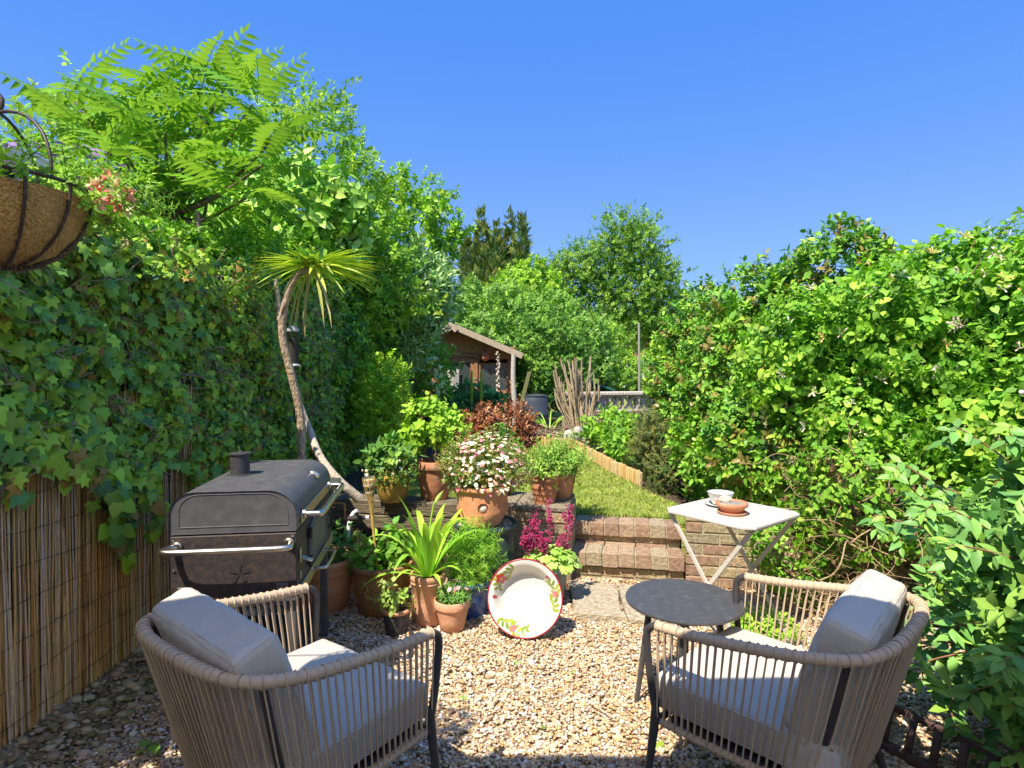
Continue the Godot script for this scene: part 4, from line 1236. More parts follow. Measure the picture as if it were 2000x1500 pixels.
	make_near_shrub()

func make_near_shrub() -> void:
	# arching stems with paired blue-green leaves, near the eye on the right
	var o := thing("tutsan_shrub", "blue-green shrub with paired pointed leaves and reddish stems overhanging the chair", "shrub", p(2.1, 0.0, 2.0))
	R.seed = 151
	var lf := [one_leaf(0.072, 0.0175, OVATE, 0.3, 0.15), one_leaf(0.072, 0.016, LANCE, 0.25, 0.3), one_leaf(0.078, 0.02, OVATE, 0.2, 0.25)]
	var cols := [lin(0.115, 0.23, 0.08), lin(0.15, 0.28, 0.085), lin(0.095, 0.2, 0.075), lin(0.2, 0.32, 0.08)]
	var red := M("red_stem", lin(0.30, 0.13, 0.08), 0.6)
	var rest := Cloud.new()
	var got := 0
	var spots := []
	for i in 165:
		# from the root out and over; the leafy end lands in a fan towards the patio
		var e := p(rnd(1.42, 2.6), 0.0, rnd(1.45, 2.6))
		e.y = rnd(0.12, 1.15) if e.x < 1.75 else rnd(0.25, 1.3)
		if e.x < 1.6 and e.y < 0.42: e.x += 0.22
		if -e.z < 1.9 and e.x < 1.55: e.x = 1.55 + rnd(0, 0.15)
		spots.append(e)
	for i in spots.size():
		var e: Vector3 = spots[i]
		var root := p(rnd(1.95, 2.45), 0.0, rnd(1.8, 2.4))
		var mid := root.lerp(e, 0.55) + Vector3(0.05, 0.22, 0)
		var q := curve([root, mid, e, e + Vector3(rnd(-0.08, -0.02), rnd(-0.1, -0.03), rnd(-0.02, 0.06))], 5)
		var m := Mb.new()
		m.tube(q, taper(q.size(), 0.005, 0.0018), 4)
		part("stem", m, red, o, Transform3D(Basis.IDENTITY, -o.position))
		for k in range(5, q.size()):
			var dir: Vector3 = (q[k] - q[k - 1]).normalized()
			var sd := dir.cross(Vector3.UP).normalized()
			if k % 2: sd = (sd * 0.3 + Vector3.UP * 0.5 + rv() * 0.5).normalized()
			for s in [-1.0, 1.0]:
				var z: Vector3 = sd * s + dir * 0.55 + Vector3.DOWN * 0.2
				var b := byz(Vector3(-0.3, 0.9, 0.45) + rv() * 0.45, z).scaled(Vector3.ONE * rnd(0.65, 1.1))
				var pos: Vector3 = q[k] + rv() * 0.008
				if got < 295 and pos.x < 2.0 and R.randf() < 0.35:
					got += 1
					part("leaf", lf[R.randi() % 3], LC(cols[R.randi() % 4], 0.42, Color(0.45, 0.55, 0.25)), o, Transform3D(b, pos - o.position))
				else:
					rest.add(b, pos - o.position, leafy(cols, 0.2))
		if i % 3 == 0:
			var bud := Mb.new()
			for z in 4: bud.lathe([Vector2(0, -0.006), Vector2(0.006, 0), Vector2(0.004, 0.006), Vector2(0, 0.009)], 6, rv() * 0.016)
			part("bud_cluster", bud, M("bud", lin(0.33, 0.42, 0.08), 0.5), o, Transform3D(Basis.IDENTITY, q[q.size() - 1] - o.position))
	many("foliage", lf[0], LM("leaf_tutsan", 0.42, Color(0.45, 0.55, 0.25)), rest, o)
	var inner := Cloud.new()
	R.seed = 153
	for i in 2900:
		var q := p(2.22, 0.62, 2.05) + rv() * Vector3(0.6, 0.64, 0.52) * rnd(0.35, 1.0)
		if q.y < 0.05: continue
		inner.add(twist(rv() + Vector3.UP * 0.5 + Vector3.LEFT * 0.3).scaled(Vector3.ONE * rnd(0.7, 1.1)), q - o.position, leafy(cols, 0.2))
	many("inner_foliage", sprig(6, 0.075, 0.02, 0.1, OVATE, 152, 0.8, true), mats["leaf_tutsan"], inner, o)

# ------------------------------------------------------------------ the back of the garden
func make_back_garden() -> void:
	var bark: Material = mats["twig"]
	var soft: Material = mats["leaf_soft"]
	# log-roll edging round the lawn
	var e := thing("log_roll_edging", "low golden log-roll edging curving round the far lawn border", "edging", p(0.8, 0.33, 8.5))
	var gold := []
	for c in [lin(0.46, 0.30, 0.11), lin(0.52, 0.36, 0.15), lin(0.40, 0.25, 0.09), lin(0.50, 0.38, 0.20)]:
		gold.append(TM("log%d" % gold.size(), [[0.0, c * 0.6], [0.5, c], [1.0, c * 1.25]], Vector3(10, 2, 10), 0.85, 0.3))
	var way := curve([p(0.2, 0, 8.8), p(0.8, 0, 8.55), p(0.98, 0, 7.6), p(1.12, 0, 6.5), p(1.26, 0, 5.75)], 12)
	R.seed = 161
	var billet := Mb.new()
	billet.lathe([Vector2(0.0, -0.05), Vector2(0.026, -0.05), Vector2(0.026, 0.15), Vector2(0.02, 0.158), Vector2(0.0, 0.16)], 8)
	var lm := billet.mesh()
	var run := 0.0
	var next := 0.0
	for i in way.size() - 1:
		var seg: float = (way[i + 1] - way[i]).length()
		while next <= run + seg:
			var q: Vector3 = way[i].lerp(way[i + 1], (next - run) / seg)
			part("log", lm, gold[R.randi() % 4], e, Transform3D(Basis(Vector3.RIGHT, rnd(-0.03, 0.03)).scaled(Vector3(1, rnd(0.93, 1.06), 1)), q - p(0.8, 0, 8.5)))
			next += 0.0515
		run += seg
	# hard-pruned shrub stump
	var s := thing("pruned_stump", "bleached stump of a hard-pruned shrub with many cut stems", "stump", p(1.05, 0.33, 9.2))
	var pale := TM("bleached", [[0.0, lin(0.30, 0.21, 0.125)], [0.5, lin(0.52, 0.41, 0.27)], [1.0, lin(0.68, 0.57, 0.42)]], Vector3(9, 2, 9), 0.9, 0.7)
	R.seed = 163
	for i in 46:
		var fan := rnd(-1.0, 1.0)
		var b := Vector3(fan * 0.14 + 0.05, 0, rnd(-0.1, 0.1))
		var h := rnd(0.85, 1.38) if abs(fan) < 0.75 else rnd(0.75, 1.15)
		var t := Vector3(fan * 0.36 - 0.06 + rnd(-0.06, 0.06), h, rnd(-0.22, 0.22))
		var m := Mb.new()
		var q := curve([b, b.lerp(t, 0.35) + Vector3(-fan * 0.05, 0, 0) + rv() * 0.035, b.lerp(t, 0.7) + rv() * 0.035, t], 4)
		m.tube(q, taper(q.size(), rnd(0.016, 0.03), rnd(0.008, 0.016)), 6)
		var st := part("stem", m, pale, s)
		if i % 3 < 2:
			m = Mb.new()
			var g: Vector3 = q[6 + i % 4]
			m.tube([g, g + Vector3(rnd(-0.12, 0.12), rnd(0.12, 0.28), rnd(-0.08, 0.08))], [0.009, 0.004], 5)
			part("side_shoot", m, pale, st)
	# pierced concrete wall
	var a := p(0.95, 0.33, 10.9)
	var b := p(3.5, 0.33, 11.5)
	var along := (b - a).length()
	var w := thing("pierced_block_wall", "grey pierced concrete block wall with coping on a brick base", "wall", a, atan2(-(b - a).z, (b - a).x))
	var conc := TM("concrete", [[0.0, lin(0.45, 0.41, 0.34)], [0.6, lin(0.62, 0.57, 0.48)], [1.0, lin(0.7, 0.65, 0.56)]], 3.0, 0.95, 0.5)
	var m := Mb.new()
	for i in 5:
		m = Mb.new()
		m.box(Vector3(0.29 + i * 0.575, 0.705, 0), Vector3(0.565, 0.06, 0.26), 0.008)
		part("coping", m, conc, w)
	# each block: a rim with a pointed oval cross of ribs
	var blk := Mb.new()
	for k in [[0, 0.14, 0.29, 0.02], [0, -0.14, 0.29, 0.02]]: blk.box(Vector3(k[0], k[1], 0), Vector3(k[2], k[3], 0.09), 0.003)
	for sx in [-1.0, 1.0]: blk.box(Vector3(sx * 0.137, 0, 0), Vector3(0.016, 0.26, 0.09), 0.003)
	for sx in [-1.0, 1.0]:
		for sy in [-1.0, 1.0]:
			blk.tube(curve([Vector3(sx * 0.13, sy * 0.13, 0), Vector3(sx * 0.055, sy * 0.085, 0), Vector3(0, 0, 0)], 3), 0.013, 4, true, 2.4)
	blk.box(Vector3.ZERO, Vector3(0.03, 0.03, 0.085), 0.006)
	var bm := blk.mesh()
	for i in int(along / 0.292): part("pierced_block", bm, conc, w, Transform3D(Basis.IDENTITY, Vector3(0.15 + i * 0.292, 0.52, 0)))
	m = Mb.new()
	m.box(Vector3(along * 0.5, 0.17, 0), Vector3(along, 0.38, 0.15))
	part("mortar", m, mats["mortar"], w)
	courses(w, 0.0, along, 0.0, 5, -0.088, brick_mats(), 165, 0.215, 0.065, 0.02)
	# metal pole
	m = Mb.new()
	m.tube([p(2.62, 0.3, 12.1), p(2.61, 1.5, 12.1), p(2.6, 2.44, 12.1)], 0.022, 8)
	tag(part("washing_line_pole", m, M("pole", lin(0.42, 0.39, 0.34), 0.6, 0.2), self), "tall thin grey pole standing behind the pierced wall", "pole")
	# green felt roof of the neighbour's store
	var g := thing("green_roofed_store", "low store with a green sloping roof showing over the wall", "shed", p(1.7, 0.3, 13.2))
	m = Mb.new()
	m.box(Vector3(0, 0.3, 0), Vector3(0.9, 0.66, 0.7))
	part("wall", m, conc, g)
	for sx in [-1.0, 1.0]:
		m = Mb.new()
		m.box(Vector3(sx * 0.25, 0.82, 0), Vector3(0.6, 0.04, 0.9), 0.004, Basis(Vector3.BACK, -sx * 0.3))
		part("roof_panel", m, M("green_roof", lin(0.03, 0.16, 0.12), 0.5), g)
	# water butt
	var wb := thing("water_butt", "dark blue-grey ribbed plastic water butt beside the shed", "barrel", p(0.42, 0.33, 10.9))
	m = Mb.new()
	m.lathe([Vector2(0, 0), Vector2(0.2, 0), Vector2(0.24, 0.1), Vector2(0.245, 0.3), Vector2(0.255, 0.31), Vector2(0.255, 0.34), Vector2(0.25, 0.35), Vector2(0.25, 0.55), Vector2(0.24, 0.62), Vector2(0.225, 0.66)], 24)
	var grey := M("butt", lin(0.06, 0.075, 0.10), 0.5)
	part("barrel", m, grey, wb)
	m = Mb.new()
	m.lathe([Vector2(0.235, 0.65), Vector2(0.24, 0.68), Vector2(0.1, 0.7), Vector2(0, 0.705)], 24)
	part("lid", m, grey, wb)
	# leaning post
	m = Mb.new()
	m.box(Vector3(0, 0.42, 0), Vector3(0.07, 1.1, 0.07), 0.005)
	var lp := part("leaning_post", m, M("olive_wood", lin(0.2, 0.19, 0.08), 0.9), self, Transform3D(Basis(Vector3.BACK, -0.25), p(0.08, 0.5, 10.8)))
	tag(lp, "greenish timber post leaning beside the shed corner", "post")
	# heap of twigs
	var tp := thing("twig_heap", "heap of dry grey twigs behind the log edging", "twigs", p(0.62, 0.33, 9.4))
	R.seed = 167
	for i in 120:
		m = Mb.new()
		var c := Vector3(rnd(-0.42, 0.42), rnd(0.02, 0.22), rnd(-0.25, 0.25))
		c.y *= 1.2 - abs(c.x) * 1.5
		var d := Vector3(rnd(-1, 1), rnd(-0.3, 0.3), rnd(-1, 1)).normalized() * rnd(0.1, 0.22)
		m.tube([c - d, c + rv() * 0.03, c + d], rnd(0.004, 0.009), 4)
		part("twig", m, pale if i % 2 else bark, tp)
	# pale flints
	for i in 3:
		var f := part("flint", stone(70 + i), TM("flint", [[0.0, lin(0.35, 0.32, 0.28)], [0.5, lin(0.6, 0.57, 0.5)], [1.0, lin(0.75, 0.72, 0.66)]], 6.0, 0.85, 1.0), self, Transform3D(Basis(Vector3.UP, i * 1.3).scaled([Vector3(0.12, 0.17, 0.1), Vector3(0.13, 0.1, 0.1), Vector3(0.1, 0.2, 0.1)][i]), [p(0.88, 0.45, 9.0), p(0.98, 0.36, 8.55), p(1.0, 0.52, 8.95)][i]))
		tag(f, ["white flint standing before the pruned stump", "mottled flint lying at the edging corner", "tall pale flint leaning on the pruned stump"][i], "stone")
	# raspberry and other plants by the edging
	var rb := thing("raspberry_canes", "bright green raspberry canes growing behind the log edging", "plant", p(1.42, 0.33, 7.9))
	crown(rb, "foliage", [[p(1.38, 0.68, 8.3), Vector3(0.3, 0.26, 0.25)], [p(1.5, 0.6, 7.8), Vector3(0.28, 0.26, 0.25)], [p(1.42, 0.5, 7.2), Vector3(0.2, 0.18, 0.25)]], 560, sprig(6, 0.09, 0.032, 0.1, OVATE, 171), soft, [lin(0.22, 0.36, 0.06), lin(0.28, 0.42, 0.07), lin(0.16, 0.29, 0.05), lin(0.12, 0.24, 0.05)], 172, [0.6, 1.1], 0.4, 0.25, 0.3, 0.6)
	stem_bundle(rb, bark, 0.6, 9, 0.15, 173)
	var cn := thing("dwarf_conifer", "dark bronze feathery dwarf conifer beside the laurel hedge", "shrub", p(1.5, 0.33, 6.1))
	var ns := Mb.new()
	R.seed = 174
	for i in 14:
		var t := i / 13.0
		for sx in [-1.0, 1.0]: ns.leaf(Transform3D(byz(Vector3.UP + rv() * 0.3, Vector3(sx, 0.5, rnd(-0.5, 0.5))), Vector3(0, 0.14 * t, 0)), 0.035, 0.004, LANCE, 0.2, 0.1)
	var nm := ns.mesh()
	var dk := [lin(0.07, 0.09, 0.035), lin(0.12, 0.12, 0.045), lin(0.17, 0.16, 0.06), lin(0.06, 0.1, 0.04)]
	crown(cn, "foliage", [[p(1.5, 0.62, 6.2), Vector3(0.18, 0.36, 0.25)], [p(1.6, 0.72, 6.6), Vector3(0.2, 0.3, 0.25)], [p(1.5, 0.45, 5.6), Vector3(0.16, 0.18, 0.25)]], 1300, nm, LM("leaf_dark", 0.7, Color(0.25, 0.3, 0.12)), dk, 175, [0.8, 1.3], 0.5, 0.25, 0.4, 0.7)
	stem_bundle(cn, bark, 0.5, 6, 0.1, 176)
	# red-leaved shrub in the middle
	var rs := thing("red_leaved_shrub", "copper-red leaved shrub at the end of the lawn before the shed", "shrub", p(-0.18, 0.33, 6.6))
	var redl := LM("leaf_red", 0.45, Color(0.6, 0.3, 0.25))
	var rp := [lin(0.22, 0.07, 0.05), lin(0.30, 0.11, 0.08), lin(0.15, 0.05, 0.04), lin(0.38, 0.19, 0.14), lin(0.26, 0.12, 0.06)]
	crown(rs, "foliage", [[p(-0.38, 0.82, 6.6), Vector3(0.24, 0.22, 0.2)], [p(-0.12, 0.78, 6.5), Vector3(0.28, 0.24, 0.22)], [p(0.08, 0.78, 6.6), Vector3(0.17, 0.26, 0.18)], [p(-0.3, 0.58, 6.4), Vector3(0.3, 0.2, 0.2)]], 950, sprig(9, 0.055, 0.011, 0.08, LANCE, 177), redl, rp, 178, [0.7, 1.2], 0.5, 0.3, 0.8, 0.5)
	stem_bundle(rs, bark, 0.45, 9, 0.22, 179)
	# bear's breeches with two flower spikes
	var ac := thing("acanthus", "blue-green leafy clump with two tall green flower spikes before the shed", "plant", p(-0.62, 0.33, 9.7))
	crown(ac, "foliage", [[p(-0.75, 0.95, 9.7), Vector3(0.4, 0.25, 0.25)], [p(-0.45, 0.75, 9.6), Vector3(0.35, 0.3, 0.25)], [p(-0.95, 0.7, 9.6), Vector3(0.35, 0.35, 0.25)]], 420, sprig(6, 0.16, 0.05, 0.08, OVATE, 181), mats["leaf_silver"], [lin(0.12, 0.24, 0.12), lin(0.17, 0.31, 0.15), lin(0.09, 0.19, 0.09)], 182, [0.7, 1.1], 0.4, 0.2, 0.3, 0.6)
	for i in 2:
		m = Mb.new()
		var c := Vector3([-0.02, 0.13][i], 0.62, 0.35)
		m.tube([c + Vector3(0, -0.6, 0), c + Vector3(0, 0.5, 0)], 0.008, 5)
		for k in 60:
			var t := k / 59.0
			var a2 := k * 2.4
			m.leaf(Transform3D(byz(Vector3(cos(a2), 0.3, sin(a2)), Vector3(cos(a2), 0.8, sin(a2))), c + Vector3(0, 0.5 * t, 0)), lerp(0.085, 0.035, t), 0.024, OVATE, 0.3, 0.2)
		part("flower_spike", m, LC(lin(0.34, 0.44, 0.10)), ac)
	# forked stake
	m = Mb.new()
	m.tube([p(-0.72, 0.33, 6.9), p(-0.72, 0.72, 6.9), p(-0.74, 0.86, 6.9)], 0.02, 6)
	m.tube([p(-0.72, 0.7, 6.9), p(-0.685, 0.78, 6.9), p(-0.68, 0.88, 6.9)], 0.018, 6)
	tag(part("forked_stake", m, M("stake", lin(0.3, 0.19, 0.13), 0.9), self), "short forked wooden stake near the end of the lawn", "stake")
	# grassy clump by the stump
	var gc := thing("grass_clump", "clump of long bright green strap leaves by the twig heap", "plant", p(0.62, 0.33, 9.75))
	R.seed = 183
	for i in 22:
		var a3 := rnd(0, TAU)
		part("blade", one_leaf(rnd(0.4, 0.6), 0.013, STRAP, 0.3, 0.5), LC(lin(0.26, 0.40, 0.07)), gc, Transform3D(byz(Vector3(-cos(a3), 0.6, -sin(a3)), Vector3(cos(a3) * 0.6, 1, sin(a3) * 0.6)), Vector3(rnd(-0.05, 0.05), 0.1, rnd(-0.05, 0.05))))

# ------------------------------------------------------------------ the shed
func make_shed() -> void:
	var s := thing("summerhouse_shed", "brown boarded garden shed with pale bargeboards, door and window", "shed", p(-1.11, 0.36, 11.4))
	var wood := []
	for i in 3: wood.append(TM("shedwood%d" % i, [[0.0, lin(0.28, 0.11, 0.045)], [0.5, lin(0.46, 0.2, 0.085) * (0.85 + 0.15 * i)], [1.0, lin(0.54, 0.29, 0.15)]], Vector3(1.5, 9, 9), 0.85, 0.4))
	var trim := TM("shedtrim", [[0.0, lin(0.27, 0.12, 0.055)], [1.0, lin(0.45, 0.24, 0.12)]], Vector3(6, 2, 6), 0.85, 0.3)
	R.seed = 191
	var hw := 1.17
	var eave := 1.45
	var ridge := 1.95
	# front boards with the door (x -0.32..0.42) and the window (x 0.5..1.0) left open
	var y := 0.0
	while y < ridge - 0.06:
		var x1 := hw if y < eave else hw * (ridge - y - 0.05) / (ridge - eave)
		var cuts := [[-x1, x1]]
		if y < 1.36: cuts = [[-x1, -0.34], [0.44, x1]]
		if y > 0.66 and y < 1.24: cuts = [[-x1, -0.34], [0.44, 0.49], [1.02, x1]]
		for c in cuts:
			if c[1] - c[0] < 0.03: continue
			var m := Mb.new()
			m.box(Vector3((c[0] + c[1]) * 0.5, y + 0.06, 0), Vector3(c[1] - c[0], 0.118, 0.02), 0.004, Basis(Vector3.RIGHT, 0.06))
			part("board", m, wood[R.randi() % 3], s)
		y += 0.12
	for sx in [-1.0, 1.0]:
		for j in 12:
			var m := Mb.new()
			m.box(Vector3(sx * hw, j * 0.12 + 0.06, -0.95), Vector3(0.02, 0.118, 1.9), 0.004, Basis(Vector3.BACK, sx * 0.06))
			part("board", m, wood[R.randi() % 3], s)
	var m := Mb.new()
	m.box(Vector3(0, 0.7, -1.9), Vector3(2 * hw, 1.4, 0.02))
	m.box(Vector3(0, 0.0, -0.95), Vector3(2 * hw, 0.04, 1.9))
	part("back_wall", m, wood[0], s)
	var felt := M("felt", lin(0.05, 0.06, 0.045), 0.95)
	var bb := TM("bargeboard", [[0.0, lin(0.35, 0.26, 0.17)], [0.6, lin(0.52, 0.42, 0.31)], [1.0, lin(0.62, 0.53, 0.42)]], Vector3(2, 9, 9), 0.9, 0.4)
	var ang := atan2(ridge - eave, hw)
	var blen := (hw + 0.14) / cos(ang)
	for sx in [-1.0, 1.0]:
		var t := Basis(Vector3.BACK, -sx * ang)
		var mid := Vector3(sx * (hw + 0.14) * 0.5, ridge + 0.02 - (hw + 0.14) * 0.5 * tan(ang), 0)
		m = Mb.new()
		m.box(mid + Vector3(0, 0.02, -0.85), Vector3(blen, 0.03, 2.3), 0.0, t)
		part("roof_panel", m, felt, s)
		m = Mb.new()
		m.box(mid + Vector3(0, -0.035, 0.31), Vector3(blen, 0.11, 0.022), 0.003, t)
		part("bargeboard", m, bb, s)
	m = Mb.new()
	m.box(Vector3(0, ridge - 0.03, 0.335), Vector3(0.09, 0.2, 0.02), 0.003, Basis(Vector3.BACK, 0.785))
	part("finial", m, bb, s)
	# door
	m = Mb.new()
	for sx in [-0.36, 0.42]: m.box(Vector3(sx, 0.7, 0.02), Vector3(0.06, 1.4, 0.05), 0.003)
	m.box(Vector3(0.03, 1.4, 0.022), Vector3(0.84, 0.06, 0.05), 0.003)
	part("door_frame", m, trim, s)
	m = Mb.new()
	for sx in [-0.285, 0.345]: m.box(Vector3(sx, 0.69, 0.0), Vector3(0.085, 1.34, 0.03), 0.003)
	m.box(Vector3(0.03, 1.31, 0.002), Vector3(0.545, 0.1, 0.03), 0.003)
	m.box(Vector3(0.03, 0.2, 0.002), Vector3(0.545, 0.36, 0.03), 0.003)
	var door := part("door", m, trim, s)
	var glass := StandardMaterial3D.new()
	glass.transparency = BaseMaterial3D.TRANSPARENCY_ALPHA
	glass.albedo_color = Color(0.5, 0.55, 0.55, 0.18)
	glass.roughness = 0.05
	m = Mb.new()
	m.box(Vector3(0.03, 0.82, -0.002), Vector3(0.53, 0.88, 0.004))
	part("pane", m, glass, door)
	m = Mb.new()
	m.box(Vector3(0.39, 0.95, 0.055), Vector3(0.06, 0.02, 0.015), 0.003)
	part("door_latch", m, M("steel", lin(0.6, 0.6, 0.6), 0.35, 0.8), door)
	# window
	m = Mb.new()
	for q in [[0.755, 1.235, 0.56, 0.03], [0.755, 0.665, 0.56, 0.03]]: m.box(Vector3(q[0], q[1], 0.02), Vector3(q[2], q[3], 0.04), 0.003)
	for sx in [0.49, 1.02]: m.box(Vector3(sx, 0.95, 0.019), Vector3(0.03, 0.54, 0.04), 0.003)
	var win := part("window_frame", m, trim, s)
	m = Mb.new()
	m.box(Vector3(0.755, 0.95, 0.004), Vector3(0.5, 0.54, 0.004))
	part("pane", m, glass, win)
	m = Mb.new()
	m.lathe([Vector2(0, 0), Vector2(0.02, 0), Vector2(0.024, 0.06), Vector2(0.022, 0.06)], 10, Vector3(0.62, 0.68, -0.05))
	tag(part("drinking_glass", m, M("paleglass", lin(0.55, 0.65, 0.68), 0.2), self, Transform3D(Basis.IDENTITY, s.position)), "small pale glass standing inside the shed window", "glass")
	# macrame panel on the door
	var mac := thing("macrame_hanging", "white knotted macrame panel hanging in the shed doorway", "hanging", s.position + Vector3(-0.02, 0, 0.07))
	var wc := TM("cotton", [[0.0, lin(0.6, 0.57, 0.5)], [1.0, lin(0.78, 0.76, 0.7)]], 20.0, 0.95, 0.3)
	m = Mb.new()
	m.tube([Vector3(-0.13, 1.14, 0), Vector3(0.13, 1.14, 0)], 0.008, 6)
	part("rod", m, M("darkwood", lin(0.09, 0.05, 0.03), 0.8), mac)
	R.seed = 193
	for i in 16:
		m = Mb.new()
		var x := -0.105 + i * 0.014
		var low: float = 0.55 + 0.06 * absf(x) / 0.105
		m.tube([Vector3(x, 1.14, 0.008), Vector3(x + 0.003, 0.95, 0.008), Vector3(x - 0.003, 0.75, 0.008), Vector3(x, low, 0.01)], 0.0068, 5)
		part("cord", m, wc, mac)
	for i in 5:
		m = Mb.new()
		m.tube([Vector3(-0.1, 1.08 - i * 0.04, 0.018), Vector3(0, 1.0 - i * 0.045, 0.02), Vector3(0.1, 1.08 - i * 0.04, 0.018)], 0.006, 5)
		part("knot_row", m, wc, mac)
	# orange gourd bird house
	var g := thing("gourd_birdhouse", "orange-pink two-lobed bird house hanging on the shed gable", "birdhouse", s.position + Vector3(0.6, 1.3, 0.09))
	m = Mb.new()
	m.lathe([Vector2(0, -0.02), Vector2(0.055, -0.005), Vector2(0.08, 0.05), Vector2(0.07, 0.1), Vector2(0.052, 0.13), Vector2(0.06, 0.17), Vector2(0.045, 0.21), Vector2(0, 0.225)], 18)
	part("body", m, M("gourd", lin(0.55, 0.16, 0.09), 0.5), g)
	m = Mb.new()
	m.lathe([Vector2(0, 0), Vector2(0.022, 0)], 12, Vector3(0, 0.06, 0.078), Basis(Vector3.RIGHT, PI / 2))
	m.lathe([Vector2(0, 0), Vector2(0.018, 0)], 12, Vector3(0, 0.165, 0.061), Basis(Vector3.RIGHT, PI / 2))
	part("entrance_hole", m, M("hole", lin(0.01, 0.008, 0.006), 1.0), g)
	# string of shells and the birch pole
	var sh := thing("shell_string", "long hanging string of pale shells in front of the shed window", "shells", p(-0.265, 0.95, 11.1))
	R.seed = 195
	m = Mb.new()
	m.tube([Vector3(0, -0.12, 0), Vector3(0, 0.88, 0)], 0.003, 4)
	part("cord", m, M("twine", lin(0.3, 0.25, 0.18), 0.9), sh)
	for i in 64:
		m = Mb.new()
		var c := Vector3(rnd(-0.03, 0.03), -0.1 + i * 0.0152, rnd(-0.03, 0.03))
		m.lathe([Vector2(0, -0.006), Vector2(0.018, -0.003), Vector2(0.022, 0.003), Vector2(0, 0.01)], 6, c, byz(rv() + Vector3.BACK, rv()))
		part("shell", m, M("shell%d" % (i % 3), [lin(0.62, 0.52, 0.4), lin(0.7, 0.63, 0.53), lin(0.48, 0.37, 0.27)][i % 3], 0.7), sh)
	var bp := thing("birch_pole", "pale peeling birch pole standing at the shed corner", "pole", p(0.03, 0.33, 11.0))
	m = Mb.new()
	var q := curve([Vector3(0.0, 0, 0), Vector3(0.015, 0.5, 0), Vector3(-0.01, 1.0, 0), Vector3(0.0, 1.44, 0)], 4)
	m.tube(q, taper(q.size(), 0.058, 0.042), 10)
	part("trunk", m, TM("birch", [[0.0, lin(0.16, 0.12, 0.09)], [0.3, lin(0.5, 0.45, 0.38)], [0.7, lin(0.66, 0.62, 0.55)], [1.0, lin(0.45, 0.36, 0.28)]], Vector3(4, 8, 4), 0.85, 0.5), bp)
	m = Mb.new()
	m.tube([Vector3(0.02, 0.42, 0.02), Vector3(0.1, 0.56, 0.03)], [0.024, 0.02], 7)
	part("branch_stub", m, mats["birch"], bp)
	# dark leafy branch in front of the gable
	var br := thing("overhanging_branch", "leafy branch hanging in front of the shed door", "branch", p(-1.2, 1.9, 10.2))
	crown(br, "foliage", [[p(-1.2, 1.75, 10.2), Vector3(0.24, 0.16, 0.15)], [p(-1.02, 1.5, 10.2), Vector3(0.1, 0.22, 0.1)], [p(-1.5, 1.95, 10.1), Vector3(0.3, 0.26, 0.2)]], 90, sprig(7, 0.075, 0.026, 0.1, OVATE, 196), mats["leaf_soft"], [lin(0.10, 0.22, 0.05), lin(0.15, 0.28, 0.05), lin(0.07, 0.16, 0.05)], 197, [0.6, 1.0], 0.5, 0.3, -0.2, 0.7)
	m = Mb.new()
	m.tube(curve([Vector3(-0.6, 0.3, 0.2), Vector3(-0.1, 0.1, 0), Vector3(0.2, -0.4, 0)], 4), taper(9, 0.018, 0.006), 5)
	part("limb", m, mats["twig"], br)

# ------------------------------------------------------------------ pots and what grows in them
func clay(i: int) -> Material:
	var c: Color = [lin(0.64, 0.29, 0.14), lin(0.54, 0.22, 0.115), lin(0.66, 0.35, 0.21), lin(0.61, 0.31, 0.165)][i]
	return TM("clay%d" % i, [[0.0, c * 0.72], [0.4, c], [0.7, c * 1.1], [0.84, lin(0.56, 0.36, 0.25)], [0.95, lin(0.62, 0.5, 0.38)], [1.0, lin(0.34, 0.28, 0.15)]], 2.6 + 0.4 * i, 0.88, 0.25, 0.014)

func classic(r: float, h: float, foot := 0.66, rim := 0.2) -> Array:
	var y := h * (1.0 - rim)
	return [Vector2(0, 0), Vector2(r * foot, 0), Vector2(r * foot + 0.004, 0.004), Vector2(lerp(r * foot, r * 0.92, 0.5), y * 0.5), Vector2(r * 0.92, y), Vector2(r * 0.985, y), Vector2(r, y + 0.004), Vector2(r, h - 0.006), Vector2(r - 0.005, h), Vector2(r * 0.93, h), Vector2(r * 0.91, h - 0.005), Vector2(r * 0.88, y), Vector2(r * 0.82, h * 0.6)]

func potted(called: String, label: String, pos: Vector3, prof: Array, mat: Material, soil_r: float, soil_y: float, seg := 40, category := "plant pot", turn := 0.0) -> Node3D:
	var o := thing(called, label, category, pos, turn)
	var m := Mb.new()
	m.lathe(prof, seg)
	part("pot", m, mat, o)
	m = Mb.new()
	m.lathe([Vector2(soil_r, soil_y), Vector2(soil_r * 0.5, soil_y + 0.008), Vector2(0, soil_y + 0.01)], 20)
	part("compost", m, mats["soil"], o)
	return o

func fill(o: Node3D, called: String, list: Array, count: int, m: Mesh, mat: Material, pal: Array, sd: int, size := [0.8, 1.2], shell := 0.5, rough := 0.25, up := 0.6, wild := 0.6) -> void:
	var l := []
	for b in list: l.append([o.position + b[0], b[1]])
	crown(o, called, l, count, m, mat, pal, sd, size, shell, rough, up, wild, 0.6)

func daisy() -> ArrayMesh:
	var m := Mb.new()
	for i in 9:
		var a := TAU * i / 9
		m.leaf(Transform3D(byz(Vector3.UP, Vector3(cos(a), 0.15, sin(a))), Vector3.ZERO), 0.0115, 0.0032, [[0, 0.4], [0.6, 1], [1, 0]], 0.1, 0.2)
	return m.mesh()

